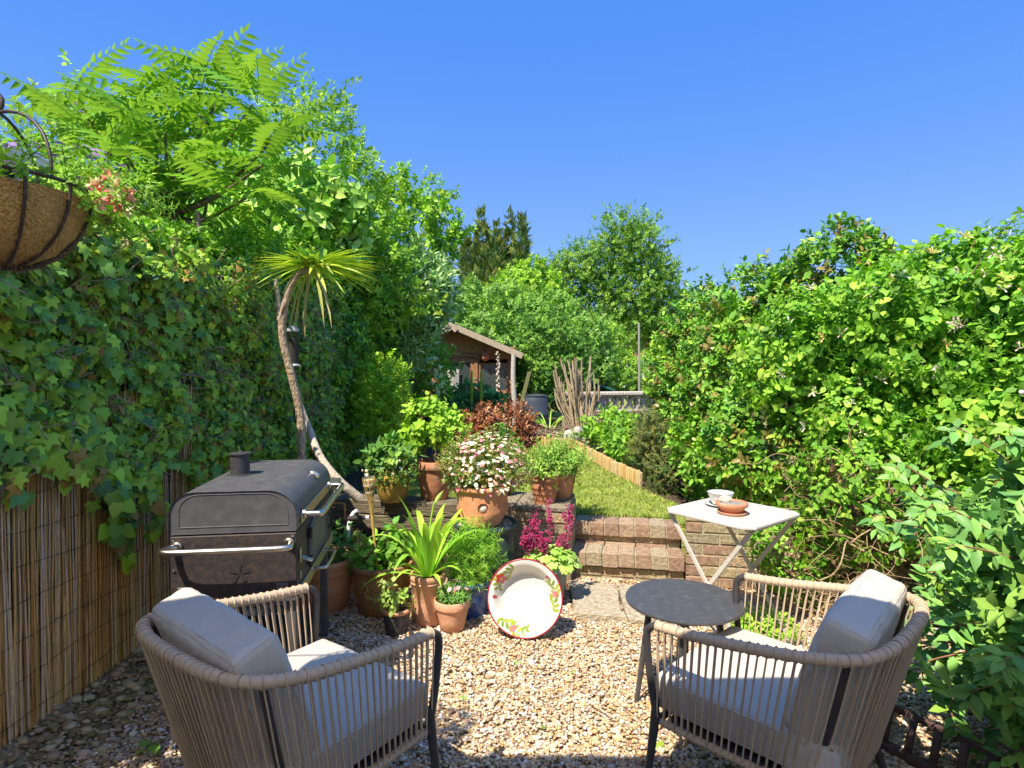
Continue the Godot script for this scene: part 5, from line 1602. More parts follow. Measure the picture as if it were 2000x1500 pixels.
func make_pots() -> void:
	var soft: Material = mats["leaf_soft"]
	var glossy: Material = mats["leaf_gloss"]
	var white := LM("petal_white", 0.7, Color(0.6, 0.6, 0.6))
	var dz := daisy()
	# --- on the ledge
	var mustard := TM("mustard", [[0.0, lin(0.30, 0.19, 0.035)], [0.5, lin(0.44, 0.29, 0.06)], [1.0, lin(0.52, 0.37, 0.10)]], 3.0, 0.25)
	var a := potted("mustard_glazed_pot", "mustard yellow glazed pot with a brown wheat-ear design and small daisies", p(-0.87, 0.535, 4.27), [Vector2(0, 0), Vector2(0.078, 0), Vector2(0.088, 0.01), Vector2(0.118, 0.09), Vector2(0.124, 0.15), Vector2(0.116, 0.2), Vector2(0.112, 0.212), Vector2(0.122, 0.22), Vector2(0.124, 0.235), Vector2(0.116, 0.24), Vector2(0.105, 0.232), Vector2(0.1, 0.2)], mustard, 0.108, 0.215)
	var ear := Mb.new()
	for e in [[-0.05, 0.165, -0.5], [0.035, 0.15, 0.35]]:
		for k in 9:
			var t := k / 8.0
			var px: float = lerp(0.0, e[0], t)
			var py: float = lerp(0.02, e[1], t)
			var rr := 0.1255 * (0.72 + 0.28 * smoothstep(0.0, 0.11, py))
			var ang := px / rr
			var c := Vector3(sin(ang) * rr, py, cos(ang) * rr)
			ear.box(c, Vector3(0.0025, 0.021, 0.002), 0.0, Basis(Vector3.BACK, e[2] * -0.5))
			if k > 4:
				for s in [-1.0, 1.0]: ear.box(c + Vector3(s * 0.006, 0.004, 0.0), Vector3(0.004, 0.014, 0.0025), 0.0, Basis(Vector3.BACK, -s * 0.6 - e[2] * 0.5))
	part("wheat_ear_design", ear, M("glaze_brown", lin(0.10, 0.05, 0.02), 0.3), a)
	fill(a, "foliage", [[Vector3(0, 0.3, 0), Vector3(0.15, 0.14, 0.12)]], 90, sprig(6, 0.07, 0.017, 0.06, OVATE, 301), glossy, [lin(0.07, 0.15, 0.06), lin(0.10, 0.2, 0.06), lin(0.2, 0.3, 0.07)], 302)
	fill(a, "trailing_foliage", [[Vector3(-0.04, 0.23, 0.09), Vector3(0.15, 0.08, 0.06)], [Vector3(0.1, 0.22, 0.08), Vector3(0.08, 0.09, 0.06)]], 150, sprig(7, 0.022, 0.005, 0.04, LANCE, 303), soft, [lin(0.13, 0.22, 0.06), lin(0.18, 0.27, 0.08)], 304)
	fill(a, "daisies", [[Vector3(-0.04, 0.25, 0.11), Vector3(0.17, 0.1, 0.05)]], 30, dz, white, [lin(0.8, 0.8, 0.8), lin(0.78, 0.6, 0.66)], 305, [1.0, 1.5], 0.1, 0.2, 0.3, 0.5)
	var b := potted("tall_terracotta_pot", "large plain terracotta pot holding a lime-leaved twiggy shrub", p(-0.575, 0.535, 4.38), classic(0.152, 0.285, 0.62, 0.2), clay(1), 0.13, 0.22)
	stem_bundle(b, mats["twig"], 0.58, 10, 0.14, 306)
	fill(b, "foliage", [[Vector3(-0.03, 0.56, 0), Vector3(0.19, 0.15, 0.13)], [Vector3(0.12, 0.52, 0), Vector3(0.12, 0.13, 0.1)], [Vector3(-0.1, 0.46, 0.02), Vector3(0.1, 0.08, 0.08)]], 210, sprig(6, 0.048, 0.017, 0.06, OVATE, 307), soft, [lin(0.33, 0.46, 0.06), lin(0.27, 0.40, 0.05), lin(0.22, 0.34, 0.05)], 308)
	var c := potted("dark_teal_pot", "narrow dark teal glazed pot behind the daisy pot on the ledge", p(-0.1, 0.535, 4.5), [Vector2(0, 0), Vector2(0.09, 0), Vector2(0.125, 0.1), Vector2(0.13, 0.24), Vector2(0.138, 0.26), Vector2(0.138, 0.28), Vector2(0.125, 0.28), Vector2(0.12, 0.22)], M("teal", lin(0.012, 0.04, 0.055), 0.15), 0.122, 0.25)
	fill(c, "foliage", [[Vector3(0.03, 0.36, 0), Vector3(0.12, 0.1, 0.1)]], 60, sprig(6, 0.05, 0.012, 0.07, LANCE, 309), soft, [lin(0.13, 0.22, 0.07), lin(0.18, 0.28, 0.08)], 310)
	# big glazed pot that carries the belly pot
	var e := potted("blue_green_glazed_pot", "large dark blue-green glazed pot topped with gravel under the daisy pot", p(-0.17, 0, 3.86), [Vector2(0, 0), Vector2(0.15, 0), Vector2(0.16, 0.01), Vector2(0.185, 0.15), Vector2(0.2, 0.3), Vector2(0.196, 0.42), Vector2(0.19, 0.45), Vector2(0.206, 0.465), Vector2(0.213, 0.48), Vector2(0.206, 0.492), Vector2(0.19, 0.49), Vector2(0.182, 0.47), Vector2(0.18, 0.4)], TM("bluegreen", [[0.0, lin(0.02, 0.04, 0.045)], [0.6, lin(0.045, 0.085, 0.09)], [1.0, lin(0.10, 0.14, 0.13)]], 5.0, 0.3), 0.183, 0.462)
	var gc := Cloud.new()
	R.seed = 311
	for i in 420:
		var ang := rnd(0, TAU)
		var rr := 0.178 * sqrt(R.randf())
		gc.add(byz(Vector3.UP + rv() * 0.4, rv()).scaled(Vector3.ONE * rnd(0.005, 0.0095)), Vector3(cos(ang) * rr, 0.478, sin(ang) * rr), shade([lin(0.62, 0.5, 0.36), lin(0.5, 0.4, 0.3), lin(0.7, 0.62, 0.5), lin(0.4, 0.28, 0.18)]))
	many("gravel_topping", stone(41), mats["pebble"], gc, e)
	var pc := thing("pine_cone", "open brown pine cone resting on the gravel-topped blue-green pot", "pine cone", p(-0.31, 0.485, 3.78))
	for k in 42:
		var ang := k * 2.4
		var t := k / 41.0
		var sc := Mb.new()
		sc.leaf(Transform3D(byz(Vector3(-cos(ang) * 0.5, 1, -sin(ang) * 0.5), Vector3(cos(ang), 0.35 + t, sin(ang))), Vector3(cos(ang) * 0.006, 0.012 + t * 0.035, sin(ang) * 0.006)), lerp(0.022, 0.012, t), 0.008, [[0, 0.5], [0.8, 1.0], [1, 0.4]], 0.2, -0.2)
		part("scale", sc, M("cone%d" % (k % 2), [lin(0.16, 0.09, 0.055), lin(0.22, 0.14, 0.09)][k % 2], 0.85), pc)
	belly_pot(soft, white, dz)
	# three terracotta pots on the pier
	var pf := [["ribbed_terracotta_pot", "ribbed reddish terracotta pot with wispy green plant at the pier edge", 0.235, 4.22, 0.117, 0.215, 0.535, 1], ["terracotta_pot", "middle terracotta pot of three on the pier with trailing feathery leaves", 0.365, 4.36, 0.1, 0.2, 0.535, 3], ["old_terracotta_pot", "hindmost terracotta pot of three on the pier beside the lawn", 0.40, 4.5, 0.1, 0.215, 0.535, 1]]
	for i in 3:
		var f: Array = pf[i]
		var pr := classic(f[4], f[5], 0.62, 0.2)
		if i == 0:
			pr = [Vector2(0, 0), Vector2(0.072, 0), Vector2(0.076, 0.03), Vector2(0.08, 0.034), Vector2(0.079, 0.04), Vector2(0.087, 0.07), Vector2(0.091, 0.074), Vector2(0.09, 0.08), Vector2(0.097, 0.11), Vector2(0.101, 0.114), Vector2(0.1, 0.12), Vector2(0.107, 0.168), Vector2(0.115, 0.168), Vector2(0.118, 0.173), Vector2(0.118, 0.21), Vector2(0.113, 0.215), Vector2(0.108, 0.213), Vector2(0.1, 0.17)]
		var o := potted(f[0], f[1], p(f[2], f[6], f[3]), pr, clay(f[7]), f[4] * 0.86, f[5] - 0.03)
		fill(o, "foliage", [[Vector3(0, f[5] + 0.06, 0), Vector3(0.13, 0.12, 0.11)], [Vector3(0.04, f[5], 0.04), Vector3(0.1, 0.07, 0.08)]], 130, sprig(9, 0.036, 0.0055, 0.09, LANCE, 312 + i), soft, [lin(0.26, 0.38, 0.09), lin(0.20, 0.32, 0.07), lin(0.33, 0.43, 0.13), lin(0.15, 0.26, 0.06)], 315 + i, [0.8, 1.3], 0.8, 0.3, 0.9, 0.6)
		if i < 2: stem_bundle(o, mats["twig"], f[5] + 0.12, 8, 0.09, 318 + i)
	# --- on the ground
	var g := potted("ringed_terracotta_pot", "big weathered terracotta pot with rings behind the grill leg", p(-1.2, 0, 3.68), [Vector2(0, 0), Vector2(0.15, 0), Vector2(0.16, 0.01), Vector2(0.2, 0.2), Vector2(0.207, 0.245), Vector2(0.211, 0.25), Vector2(0.208, 0.256), Vector2(0.211, 0.262), Vector2(0.213, 0.29), Vector2(0.222, 0.3), Vector2(0.225, 0.32), Vector2(0.218, 0.328), Vector2(0.202, 0.325), Vector2(0.195, 0.26)], clay(0), 0.198, 0.285, 48)
	fill(g, "foliage", [[Vector3(0.02, 0.35, 0), Vector3(0.17, 0.09, 0.12)]], 80, sprig(6, 0.05, 0.012, 0.08, LANCE, 321), soft, [lin(0.09, 0.19, 0.07), lin(0.13, 0.24, 0.07)], 322)
	var h := potted("garland_terracotta_pot", "wide ochre terracotta pot with moulded garlands holding strawberry leaves", p(-0.81, 0, 3.64), [Vector2(0, 0), Vector2(0.135, 0), Vector2(0.145, 0.012), Vector2(0.165, 0.12), Vector2(0.178, 0.22), Vector2(0.177, 0.262), Vector2(0.19, 0.272), Vector2(0.198, 0.287), Vector2(0.192, 0.302), Vector2(0.178, 0.304), Vector2(0.168, 0.29), Vector2(0.165, 0.22)], TM("ochre_clay", [[0.0, lin(0.26, 0.11, 0.05)], [0.35, lin(0.40, 0.19, 0.085)], [0.65, lin(0.46, 0.24, 0.09)], [0.85, lin(0.42, 0.28, 0.10)], [1.0, lin(0.5, 0.34, 0.2)]], 2.4, 0.85, 0.25, 0.014), 0.168, 0.255, 48)
	for i in 8:
		var ang := TAU * i / 8 + 0.35
		var dir := Vector3(cos(ang), 0, sin(ang))
		var mm := Mb.new()
		for k in 5:
			var t := k / 4.0
			mm.lathe([Vector2(0, -0.02), Vector2(0.014, -0.008), Vector2(0.016, 0.004), Vector2(0.009, 0.016), Vector2(0, 0.02)], 8, dir * (0.166 + 0.004 * t) + Vector3(0, 0.135 + 0.02 * k, 0) + dir.cross(Vector3.UP) * 0.012 * sin(k * 2.0))
		part("garland", mm, mats["ochre_clay"], h)
	fill(h, "foliage", [[Vector3(-0.06, 0.31, 0.02), Vector3(0.11, 0.07, 0.1)], [Vector3(0.08, 0.35, -0.04), Vector3(0.08, 0.1, 0.07)]], 95, sprig(4, 0.055, 0.022, 0.07, OVATE, 323), soft, [lin(0.11, 0.23, 0.06), lin(0.17, 0.31, 0.06), lin(0.23, 0.38, 0.07)], 324)
	var shard := Mb.new()
	for k in 8:
		var a0 := -0.7 + k * 0.175
		shard.face([Vector3(sin(a0) * 0.07, 0, -cos(a0) * 0.07), Vector3(sin(a0 + 0.175) * 0.07, 0, -cos(a0 + 0.175) * 0.07), Vector3(sin(a0 + 0.175) * 0.08, 0.07 - 0.004 * k, -cos(a0 + 0.175) * 0.08), Vector3(sin(a0) * 0.08, 0.074 - 0.004 * k, -cos(a0) * 0.08)], Vector3(0, 0, 1))
	tag(part("pot_shard", shard, clay(2), self, Transform3D(Basis(Vector3.RIGHT, -0.5), p(-0.69, 0.275, 3.62))), "broken curved terracotta shard lying in the garland pot", "shard")
	strap_pot()
	# small dark pot
	var j := potted("small_dark_pot", "small blackened pot with a pale rim and a little leafy seedling", p(-0.655, 0, 3.31), [Vector2(0, 0), Vector2(0.055, 0), Vector2(0.063, 0.02), Vector2(0.075, 0.1), Vector2(0.077, 0.125)], TM("soot", [[0.0, lin(0.03, 0.03, 0.033)], [0.6, lin(0.07, 0.07, 0.075)], [0.85, lin(0.13, 0.12, 0.11)], [1.0, lin(0.3, 0.26, 0.22)]], 6.0, 0.8, 0.4), 0.072, 0.122)
	var rim := Mb.new()
	rim.lathe([Vector2(0.076, 0.122), Vector2(0.086, 0.128), Vector2(0.089, 0.138), Vector2(0.085, 0.148), Vector2(0.076, 0.15), Vector2(0.071, 0.142), Vector2(0.07, 0.115)], 36)
	part("rim", rim, clay(3), j)
	stem_bundle(j, M("greystem", lin(0.24, 0.22, 0.17), 0.8), 0.25, 4, 0.05, 325)
	fill(j, "foliage", [[Vector3(0.02, 0.17, 0.02), Vector3(0.065, 0.05, 0.05)], [Vector3(-0.045, 0.22, 0), Vector3(0.05, 0.05, 0.03)]], 34, sprig(5, 0.036, 0.012, 0.04, OVATE, 326), soft, [lin(0.27, 0.36, 0.11), lin(0.20, 0.28, 0.09), lin(0.34, 0.36, 0.16)], 327)
	var mk := Mb.new()
	mk.box(Vector3(0.01, 0.18, 0.01), Vector3(0.012, 0.12, 0.002))
	part("plant_marker", mk, M("marker", lin(0.5, 0.36, 0.24), 0.8), j)
	# pinks
	var k := potted("pinks_pot", "terracotta pot of small pink flowers standing beside the enamel basin", p(-0.345, 0, 3.37), classic(0.105, 0.175, 0.62, 0.26), clay(2), 0.094, 0.145)
	fill(k, "foliage", [[Vector3(0.015, 0.19, 0), Vector3(0.075, 0.045, 0.06)]], 120, sprig(9, 0.034, 0.0028, 0.03, LANCE, 328), soft, [lin(0.12, 0.24, 0.08), lin(0.17, 0.3, 0.09)], 329)
	fill(k, "pink_flowers", [[Vector3(0.015, 0.235, 0.01), Vector3(0.085, 0.05, 0.06)]], 22, dz, LM("petal_pink", 0.7, Color(0.6, 0.4, 0.5)), [lin(0.68, 0.28, 0.5), lin(0.74, 0.42, 0.6), lin(0.6, 0.2, 0.42)], 330, [1.1, 1.7], 0.2, 0.2, 0.6, 0.5)
	# blue pot with feathery plant
	var blue := TM("cobalt", [[0.0, lin(0.02, 0.05, 0.18)], [0.6, lin(0.045, 0.12, 0.40)], [1.0, lin(0.12, 0.22, 0.5)]], 4.0, 0.14)
	var l := potted("cobalt_blue_pot", "cobalt blue glazed pot with a feathery bright green plant", p(-0.26, 0, 3.58), [Vector2(0, 0), Vector2(0.095, 0), Vector2(0.1, 0.02), Vector2(0.115, 0.12), Vector2(0.118, 0.18), Vector2(0.132, 0.19), Vector2(0.137, 0.205), Vector2(0.13, 0.216), Vector2(0.118, 0.214), Vector2(0.11, 0.19)], blue, 0.112, 0.19)
	var fz := Mb.new()
	R.seed = 331
	for i in 26:
		var t := i / 25.0
		var ang := i * 2.4
		fz.leaf(Transform3D(byz(rv() + Vector3.UP, Vector3(cos(ang), 0.5, sin(ang))), Vector3(0, 0.1 * t, 0)), rnd(0.03, 0.045), 0.0016, [[0, 1], [0.6, 0.9], [1, 0]], 0.1, 0.3)
	fill(l, "foliage", [[Vector3(0, 0.31, 0), Vector3(0.11, 0.1, 0.1)], [Vector3(0.02, 0.43, 0), Vector3(0.12, 0.09, 0.09)], [Vector3(0.06, 0.36, 0.03), Vector3(0.09, 0.08, 0.08)], [Vector3(0, 0.24, 0.04), Vector3(0.09, 0.06, 0.08)]], 420, fz.mesh(), soft, [lin(0.27, 0.44, 0.07), lin(0.33, 0.49, 0.10), lin(0.19, 0.35, 0.06)], 332, [0.7, 1.1], 0.7, 0.25, 0.5, 0.6)
	stem_bundle(l, M("green_stem2", lin(0.2, 0.32, 0.07), 0.6), 0.42, 7, 0.06, 333)
	# heuchera
	var mglaze := TM("greyblue", [[0.0, lin(0.08, 0.10, 0.12)], [0.6, lin(0.17, 0.19, 0.2)], [1.0, lin(0.28, 0.28, 0.25)]], 4.0, 0.35)
	var mo := potted("grey_blue_pot", "grey-blue glazed pot of heuchera with deep pink flower sprays", p(0.215, 0, 3.74), [Vector2(0, 0), Vector2(0.105, 0), Vector2(0.11, 0.02), Vector2(0.135, 0.15), Vector2(0.14, 0.215), Vector2(0.15, 0.228), Vector2(0.152, 0.24), Vector2(0.143, 0.25), Vector2(0.132, 0.246), Vector2(0.125, 0.2)], mglaze, 0.126, 0.22)
	var hl := Mb.new()
	hl.lobed(Transform3D.IDENTITY, 0.06, [[0.0, 0.08], [0.25, -0.02], [0.42, 0.1], [0.36, 0.28], [0.52, 0.42], [0.4, 0.58], [0.42, 0.8], [0.2, 0.78], [0.0, 0.98]], 0.2)
	var hm := hl.mesh()
	var hc := [lin(0.30, 0.42, 0.12), lin(0.38, 0.48, 0.2), lin(0.22, 0.35, 0.09), lin(0.45, 0.52, 0.28)]
	R.seed = 335
	for i in 110:
		var dir := rv()
		dir.y = abs(dir.y)
		dir.z = abs(dir.z) if R.randf() < 0.7 else dir.z
		var pos := Vector3(0.03, 0.26, 0) + dir * Vector3(0.17, 0.13, 0.13) * rnd(0.7, 1.0)
		part("leaf", hm, LC(hc[R.randi() % 4], 0.5), mo, Transform3D(byz(dir + Vector3.UP * 0.7 + rv() * 0.3, dir + Vector3.DOWN * 0.4 + rv() * 0.5).scaled(Vector3.ONE * rnd(0.7, 1.15)), pos))
	var bell := Mb.new()
	for i in 7: bell.lathe([Vector2(0, -0.004), Vector2(0.0045, -0.001), Vector2(0.004, 0.005), Vector2(0, 0.006)], 5, rv() * 0.013)
	var bm := bell.mesh()
	for s in [[-0.13, 0.5, 0.07], [-0.09, 0.56, 0.02], [-0.05, 0.52, 0.06], [0.02, 0.64, -0.03], [0.03, 0.6, 0.0], [0.13, 0.6, -0.02], [0.16, 0.55, 0.0], [-0.15, 0.44, 0.09], [0.1, 0.45, 0.06], [0.17, 0.61, -0.04], [-0.02, 0.45, 0.1], [-0.1, 0.47, 0.1], [-0.06, 0.59, 0.0]]:
		var sp := Mb.new()
		var top := Vector3(s[0], s[1], s[2])
		var wy := curve([Vector3(s[0] * 0.3, 0.24, 0), Vector3(s[0] * 0.8, 0.36, s[2] * 0.6), top], 4)
		sp.tube(wy, 0.0018, 4)
		var spk := part("flower_stem", sp, M("pinkstem", lin(0.35, 0.12, 0.14), 0.6), mo)
		var bc := Cloud.new()
		for i in 22:
			var u := rnd(0.45, 1.0)
			var wp: Vector3 = wy[int(u * 8)].lerp(wy[min(8, int(u * 8) + 1)], fmod(u * 8, 1.0))
			bc.add(twist(rv()).scaled(Vector3.ONE * rnd(0.7, 1.1)), wp + rv() * 0.018, shade([lin(0.5, 0.045, 0.17), lin(0.6, 0.08, 0.24), lin(0.42, 0.035, 0.13)]))
		many("blossoms", bm, LM("petal_magenta", 0.6, Color(0.5, 0.25, 0.35)), bc, spk)
	make_basin()
	make_torch()

func belly_pot(soft: Material, white: Material, dz: Mesh) -> void:
	var o := thing("belly_pot_of_daisies", "round-bellied terracotta pot with a hole in its side, overflowing with pink and white daisies", "plant pot", p(-0.19, 0.495, 3.8))
	var m := Mb.new()
	var key := [Vector2(0.105, 0.0), Vector2(0.118, 0.012), Vector2(0.14, 0.05), Vector2(0.168, 0.1), Vector2(0.17, 0.115), Vector2(0.166, 0.13), Vector2(0.162, 0.16), Vector2(0.164, 0.2), Vector2(0.17, 0.228)]
	var prof := []
	for i in key.size() - 1:
		for e in 5: prof.append(key[i].cubic_interpolate(key[i + 1], key[max(0, i - 1)], key[min(key.size() - 1, i + 2)], e / 5.0))
	prof.append(key[key.size() - 1])
	var cols := 96
	var hole := Vector2(0.01, 0.135)
	var rh := 0.034
	var grid := []
	for q in prof:
		var row := []
		for k in cols + 1:
			var u: float = (float(k) / cols - 0.5) * TAU * 0.166
			var v: float = q.y
			var dd := Vector2(u, v) - hole
			if abs(dd.length() - rh) < 0.006: dd = dd.normalized() * rh
			var uv := hole + dd
			var ang := uv.x / 0.166
			var r: float = q.x
			if uv.y != v:
				for i in prof.size() - 1:
					if prof[i + 1].y >= uv.y:
						r = lerp(prof[i].x, prof[i + 1].x, clamp((uv.y - prof[i].y) / max(1e-5, prof[i + 1].y - prof[i].y), 0, 1))
						break
			row.append([m.vert(Vector3(sin(ang) * r, uv.y, cos(ang) * r), Vector3(sin(ang), 0.0, cos(ang))), uv])
		grid.append(row)
	for i in prof.size() - 1:
		for k in cols:
			var c: Vector2 = (grid[i][k][1] + grid[i + 1][k][1] + grid[i][k + 1][1] + grid[i + 1][k + 1][1]) * 0.25
			if (c - hole).length() < rh * 0.93: continue
			m.tri(grid[i][k][0], grid[i + 1][k][0], grid[i][k + 1][0])
			m.tri(grid[i + 1][k][0], grid[i + 1][k + 1][0], grid[i][k + 1][0])
	# inward lip of the hole
	for k in 24:
		var q := []
		for e in [[0, 0.0], [1, 0.0], [1, 0.014], [0, 0.014]]:
			var a: float = TAU * (k + e[0]) / 24.0
			var uv := hole + Vector2(cos(a), sin(a)) * rh
			var r: float = 0.1665 - e[1]
			q.append(Vector3(sin(uv.x / 0.166) * r, uv.y, cos(uv.x / 0.166) * r))
		var mid: float = TAU * (k + 0.5) / 24.0
		m.face(q, Vector3(-cos(mid), -sin(mid), 0))
	m.lathe([Vector2(0.17, 0.226), Vector2(0.182, 0.231), Vector2(0.187, 0.242), Vector2(0.184, 0.256), Vector2(0.174, 0.262), Vector2(0.162, 0.258), Vector2(0.156, 0.24), Vector2(0.152, 0.15), Vector2(0.15, 0.1), Vector2(0.1, 0.015), Vector2(0, 0.012)], 64)
	part("pot", m, clay(0), o)
	m = Mb.new()
	m.lathe([Vector2(0.158, 0.235), Vector2(0.08, 0.242), Vector2(0, 0.245)], 24)
	part("compost", m, mats["soil"], o)
	tag(part("pale_pebble", stone(77), TM("pebblewhite", [[0.0, lin(0.5, 0.42, 0.34)], [1.0, lin(0.72, 0.66, 0.58)]], 8.0, 0.7, 0.2), self, Transform3D(Basis(Vector3.BACK, 0.5).scaled(Vector3(0.029, 0.034, 0.03)), o.position + Vector3(0.012, 0.13, 0.147))), "pale pebble set in the hole of the belly pot", "stone")
	fill(o, "foliage", [[Vector3(-0.09, 0.34, 0.02), Vector3(0.18, 0.12, 0.16)], [Vector3(0.11, 0.34, 0.02), Vector3(0.18, 0.12, 0.16)], [Vector3(0.01, 0.42, 0), Vector3(0.23, 0.12, 0.16)]], 1500, sprig(8, 0.02, 0.0042, 0.05, LANCE, 341), soft, [lin(0.20, 0.26, 0.07), lin(0.15, 0.22, 0.06), lin(0.26, 0.3, 0.10), lin(0.28, 0.20, 0.10)], 342, [0.8, 1.3], 0.6, 0.25, 0.7, 0.6)
	fill(o, "daisies", [[Vector3(0.0, 0.39, 0.0), Vector3(0.32, 0.22, 0.22)]], 900, dz, white, [lin(0.8, 0.8, 0.8), lin(0.8, 0.74, 0.76), lin(0.72, 0.4, 0.52), lin(0.58, 0.18, 0.34), lin(0.74, 0.52, 0.6)], 343, [0.9, 1.5], 0.35, 0.25, 0.9, 0.5)

func strap_pot() -> void:
	var o := potted("strap_leaf_pot", "tall straight terracotta pot with arching glossy strap leaves and a flower bud", p(-0.5, 0, 3.46), [Vector2(0, 0), Vector2(0.078, 0), Vector2(0.082, 0.006), Vector2(0.092, 0.12), Vector2(0.098, 0.238), Vector2(0.104, 0.242), Vector2(0.104, 0.252), Vector2(0.1, 0.256), Vector2(0.106, 0.262), Vector2(0.108, 0.285), Vector2(0.103, 0.293), Vector2(0.092, 0.29), Vector2(0.086, 0.24)], clay(2), 0.088, 0.265, 40)
	var cols := [lin(0.22, 0.38, 0.05), lin(0.27, 0.44, 0.06), lin(0.17, 0.31, 0.05), lin(0.33, 0.48, 0.08)]
	R.seed = 351
	for i in 30:
		var a := i * 2.4 + rnd(-0.2, 0.2)
		var el := rnd(0.95, 1.4) if i < 20 else rnd(0.35, 0.8)
		var l := rnd(0.4, 0.62) if i < 20 else rnd(0.22, 0.36)
		if i == 22: l = 0.42
		var z := Vector3(cos(a) * cos(el), sin(el), sin(a) * cos(el))
		var m := Mb.new()
		# an arching strap drawn along a falling curve
		var w := 0.016 if i < 20 else 0.011
		var bend := rnd(0.8, 2.2)
		var pos := Vector3(cos(a) * 0.025, 0.27, sin(a) * 0.025)
		var side := Vector3.UP.cross(z).normalized()
		var prev := []
		for k in 10:
			var t := k / 9.0
			var hw: float = w * (0.75 + 0.5 * sin(PI * min(t * 1.1, 1.0))) * (1.0 if t < 0.7 else (1.0 - t) / 0.3) + 0.0006
			var up := z.cross(side).normalized() * -1.0
			if up.dot(Vector3.UP) < 0: up = -up
			var row := [m.vert(pos - side * hw + up * hw * 0.35, (up + side * 0.35).normalized()), m.vert(pos, up), m.vert(pos + side * hw + up * hw * 0.35, (up - side * 0.35).normalized())]
			if k > 0:
				for e in 2:
					m.tri(prev[e], row[e], row[e + 1]); m.tri(prev[e], row[e + 1], prev[e + 1])
			prev = row
			pos += z * l / 9.0
			z = (z + Vector3.DOWN * (0.03 + 0.3 * t) * (1.1 if i >= 20 else bend)).normalized()
			if pos.y < 0.12: break
		part("strap_leaf", m, LC(cols[R.randi() % 4], 0.3, Color(0.6, 0.75, 0.2)), o)
	var st := Mb.new()
	st.tube(curve([Vector3(0.0, 0.27, 0.02), Vector3(0.01, 0.5, 0.03), Vector3(0.035, 0.68, 0.02), Vector3(0.05, 0.72, 0.02)], 4), 0.0055, 6)
	part("flower_stalk", st, LC(lin(0.27, 0.42, 0.08), 0.4), o)
	st = Mb.new()
	st.tube([Vector3(0.05, 0.715, 0.02), Vector3(0.062, 0.735, 0.02), Vector3(0.075, 0.755, 0.02), Vector3(0.098, 0.785, 0.02)], [0.006, 0.012, 0.011, 0.001], 8)
	part("flower_bud", st, LC(lin(0.42, 0.5, 0.2), 0.5), o)

func put_ellipse(img: Image, cx: float, cy: float, rx: float, ry: float, ang: float, c: Color) -> void:
	var r := int(max(rx, ry)) + 1
	for y in range(-r, r + 1):
		for x in range(-r, r + 1):
			var u := (x * cos(ang) + y * sin(ang)) / rx
			var v := (-x * sin(ang) + y * cos(ang)) / ry
			if u * u + v * v <= 1.0 and cx + x >= 0 and cx + x < 512 and cy + y >= 0 and cy + y < 512: img.set_pixel(int(cx) + x, int(cy) + y, c)

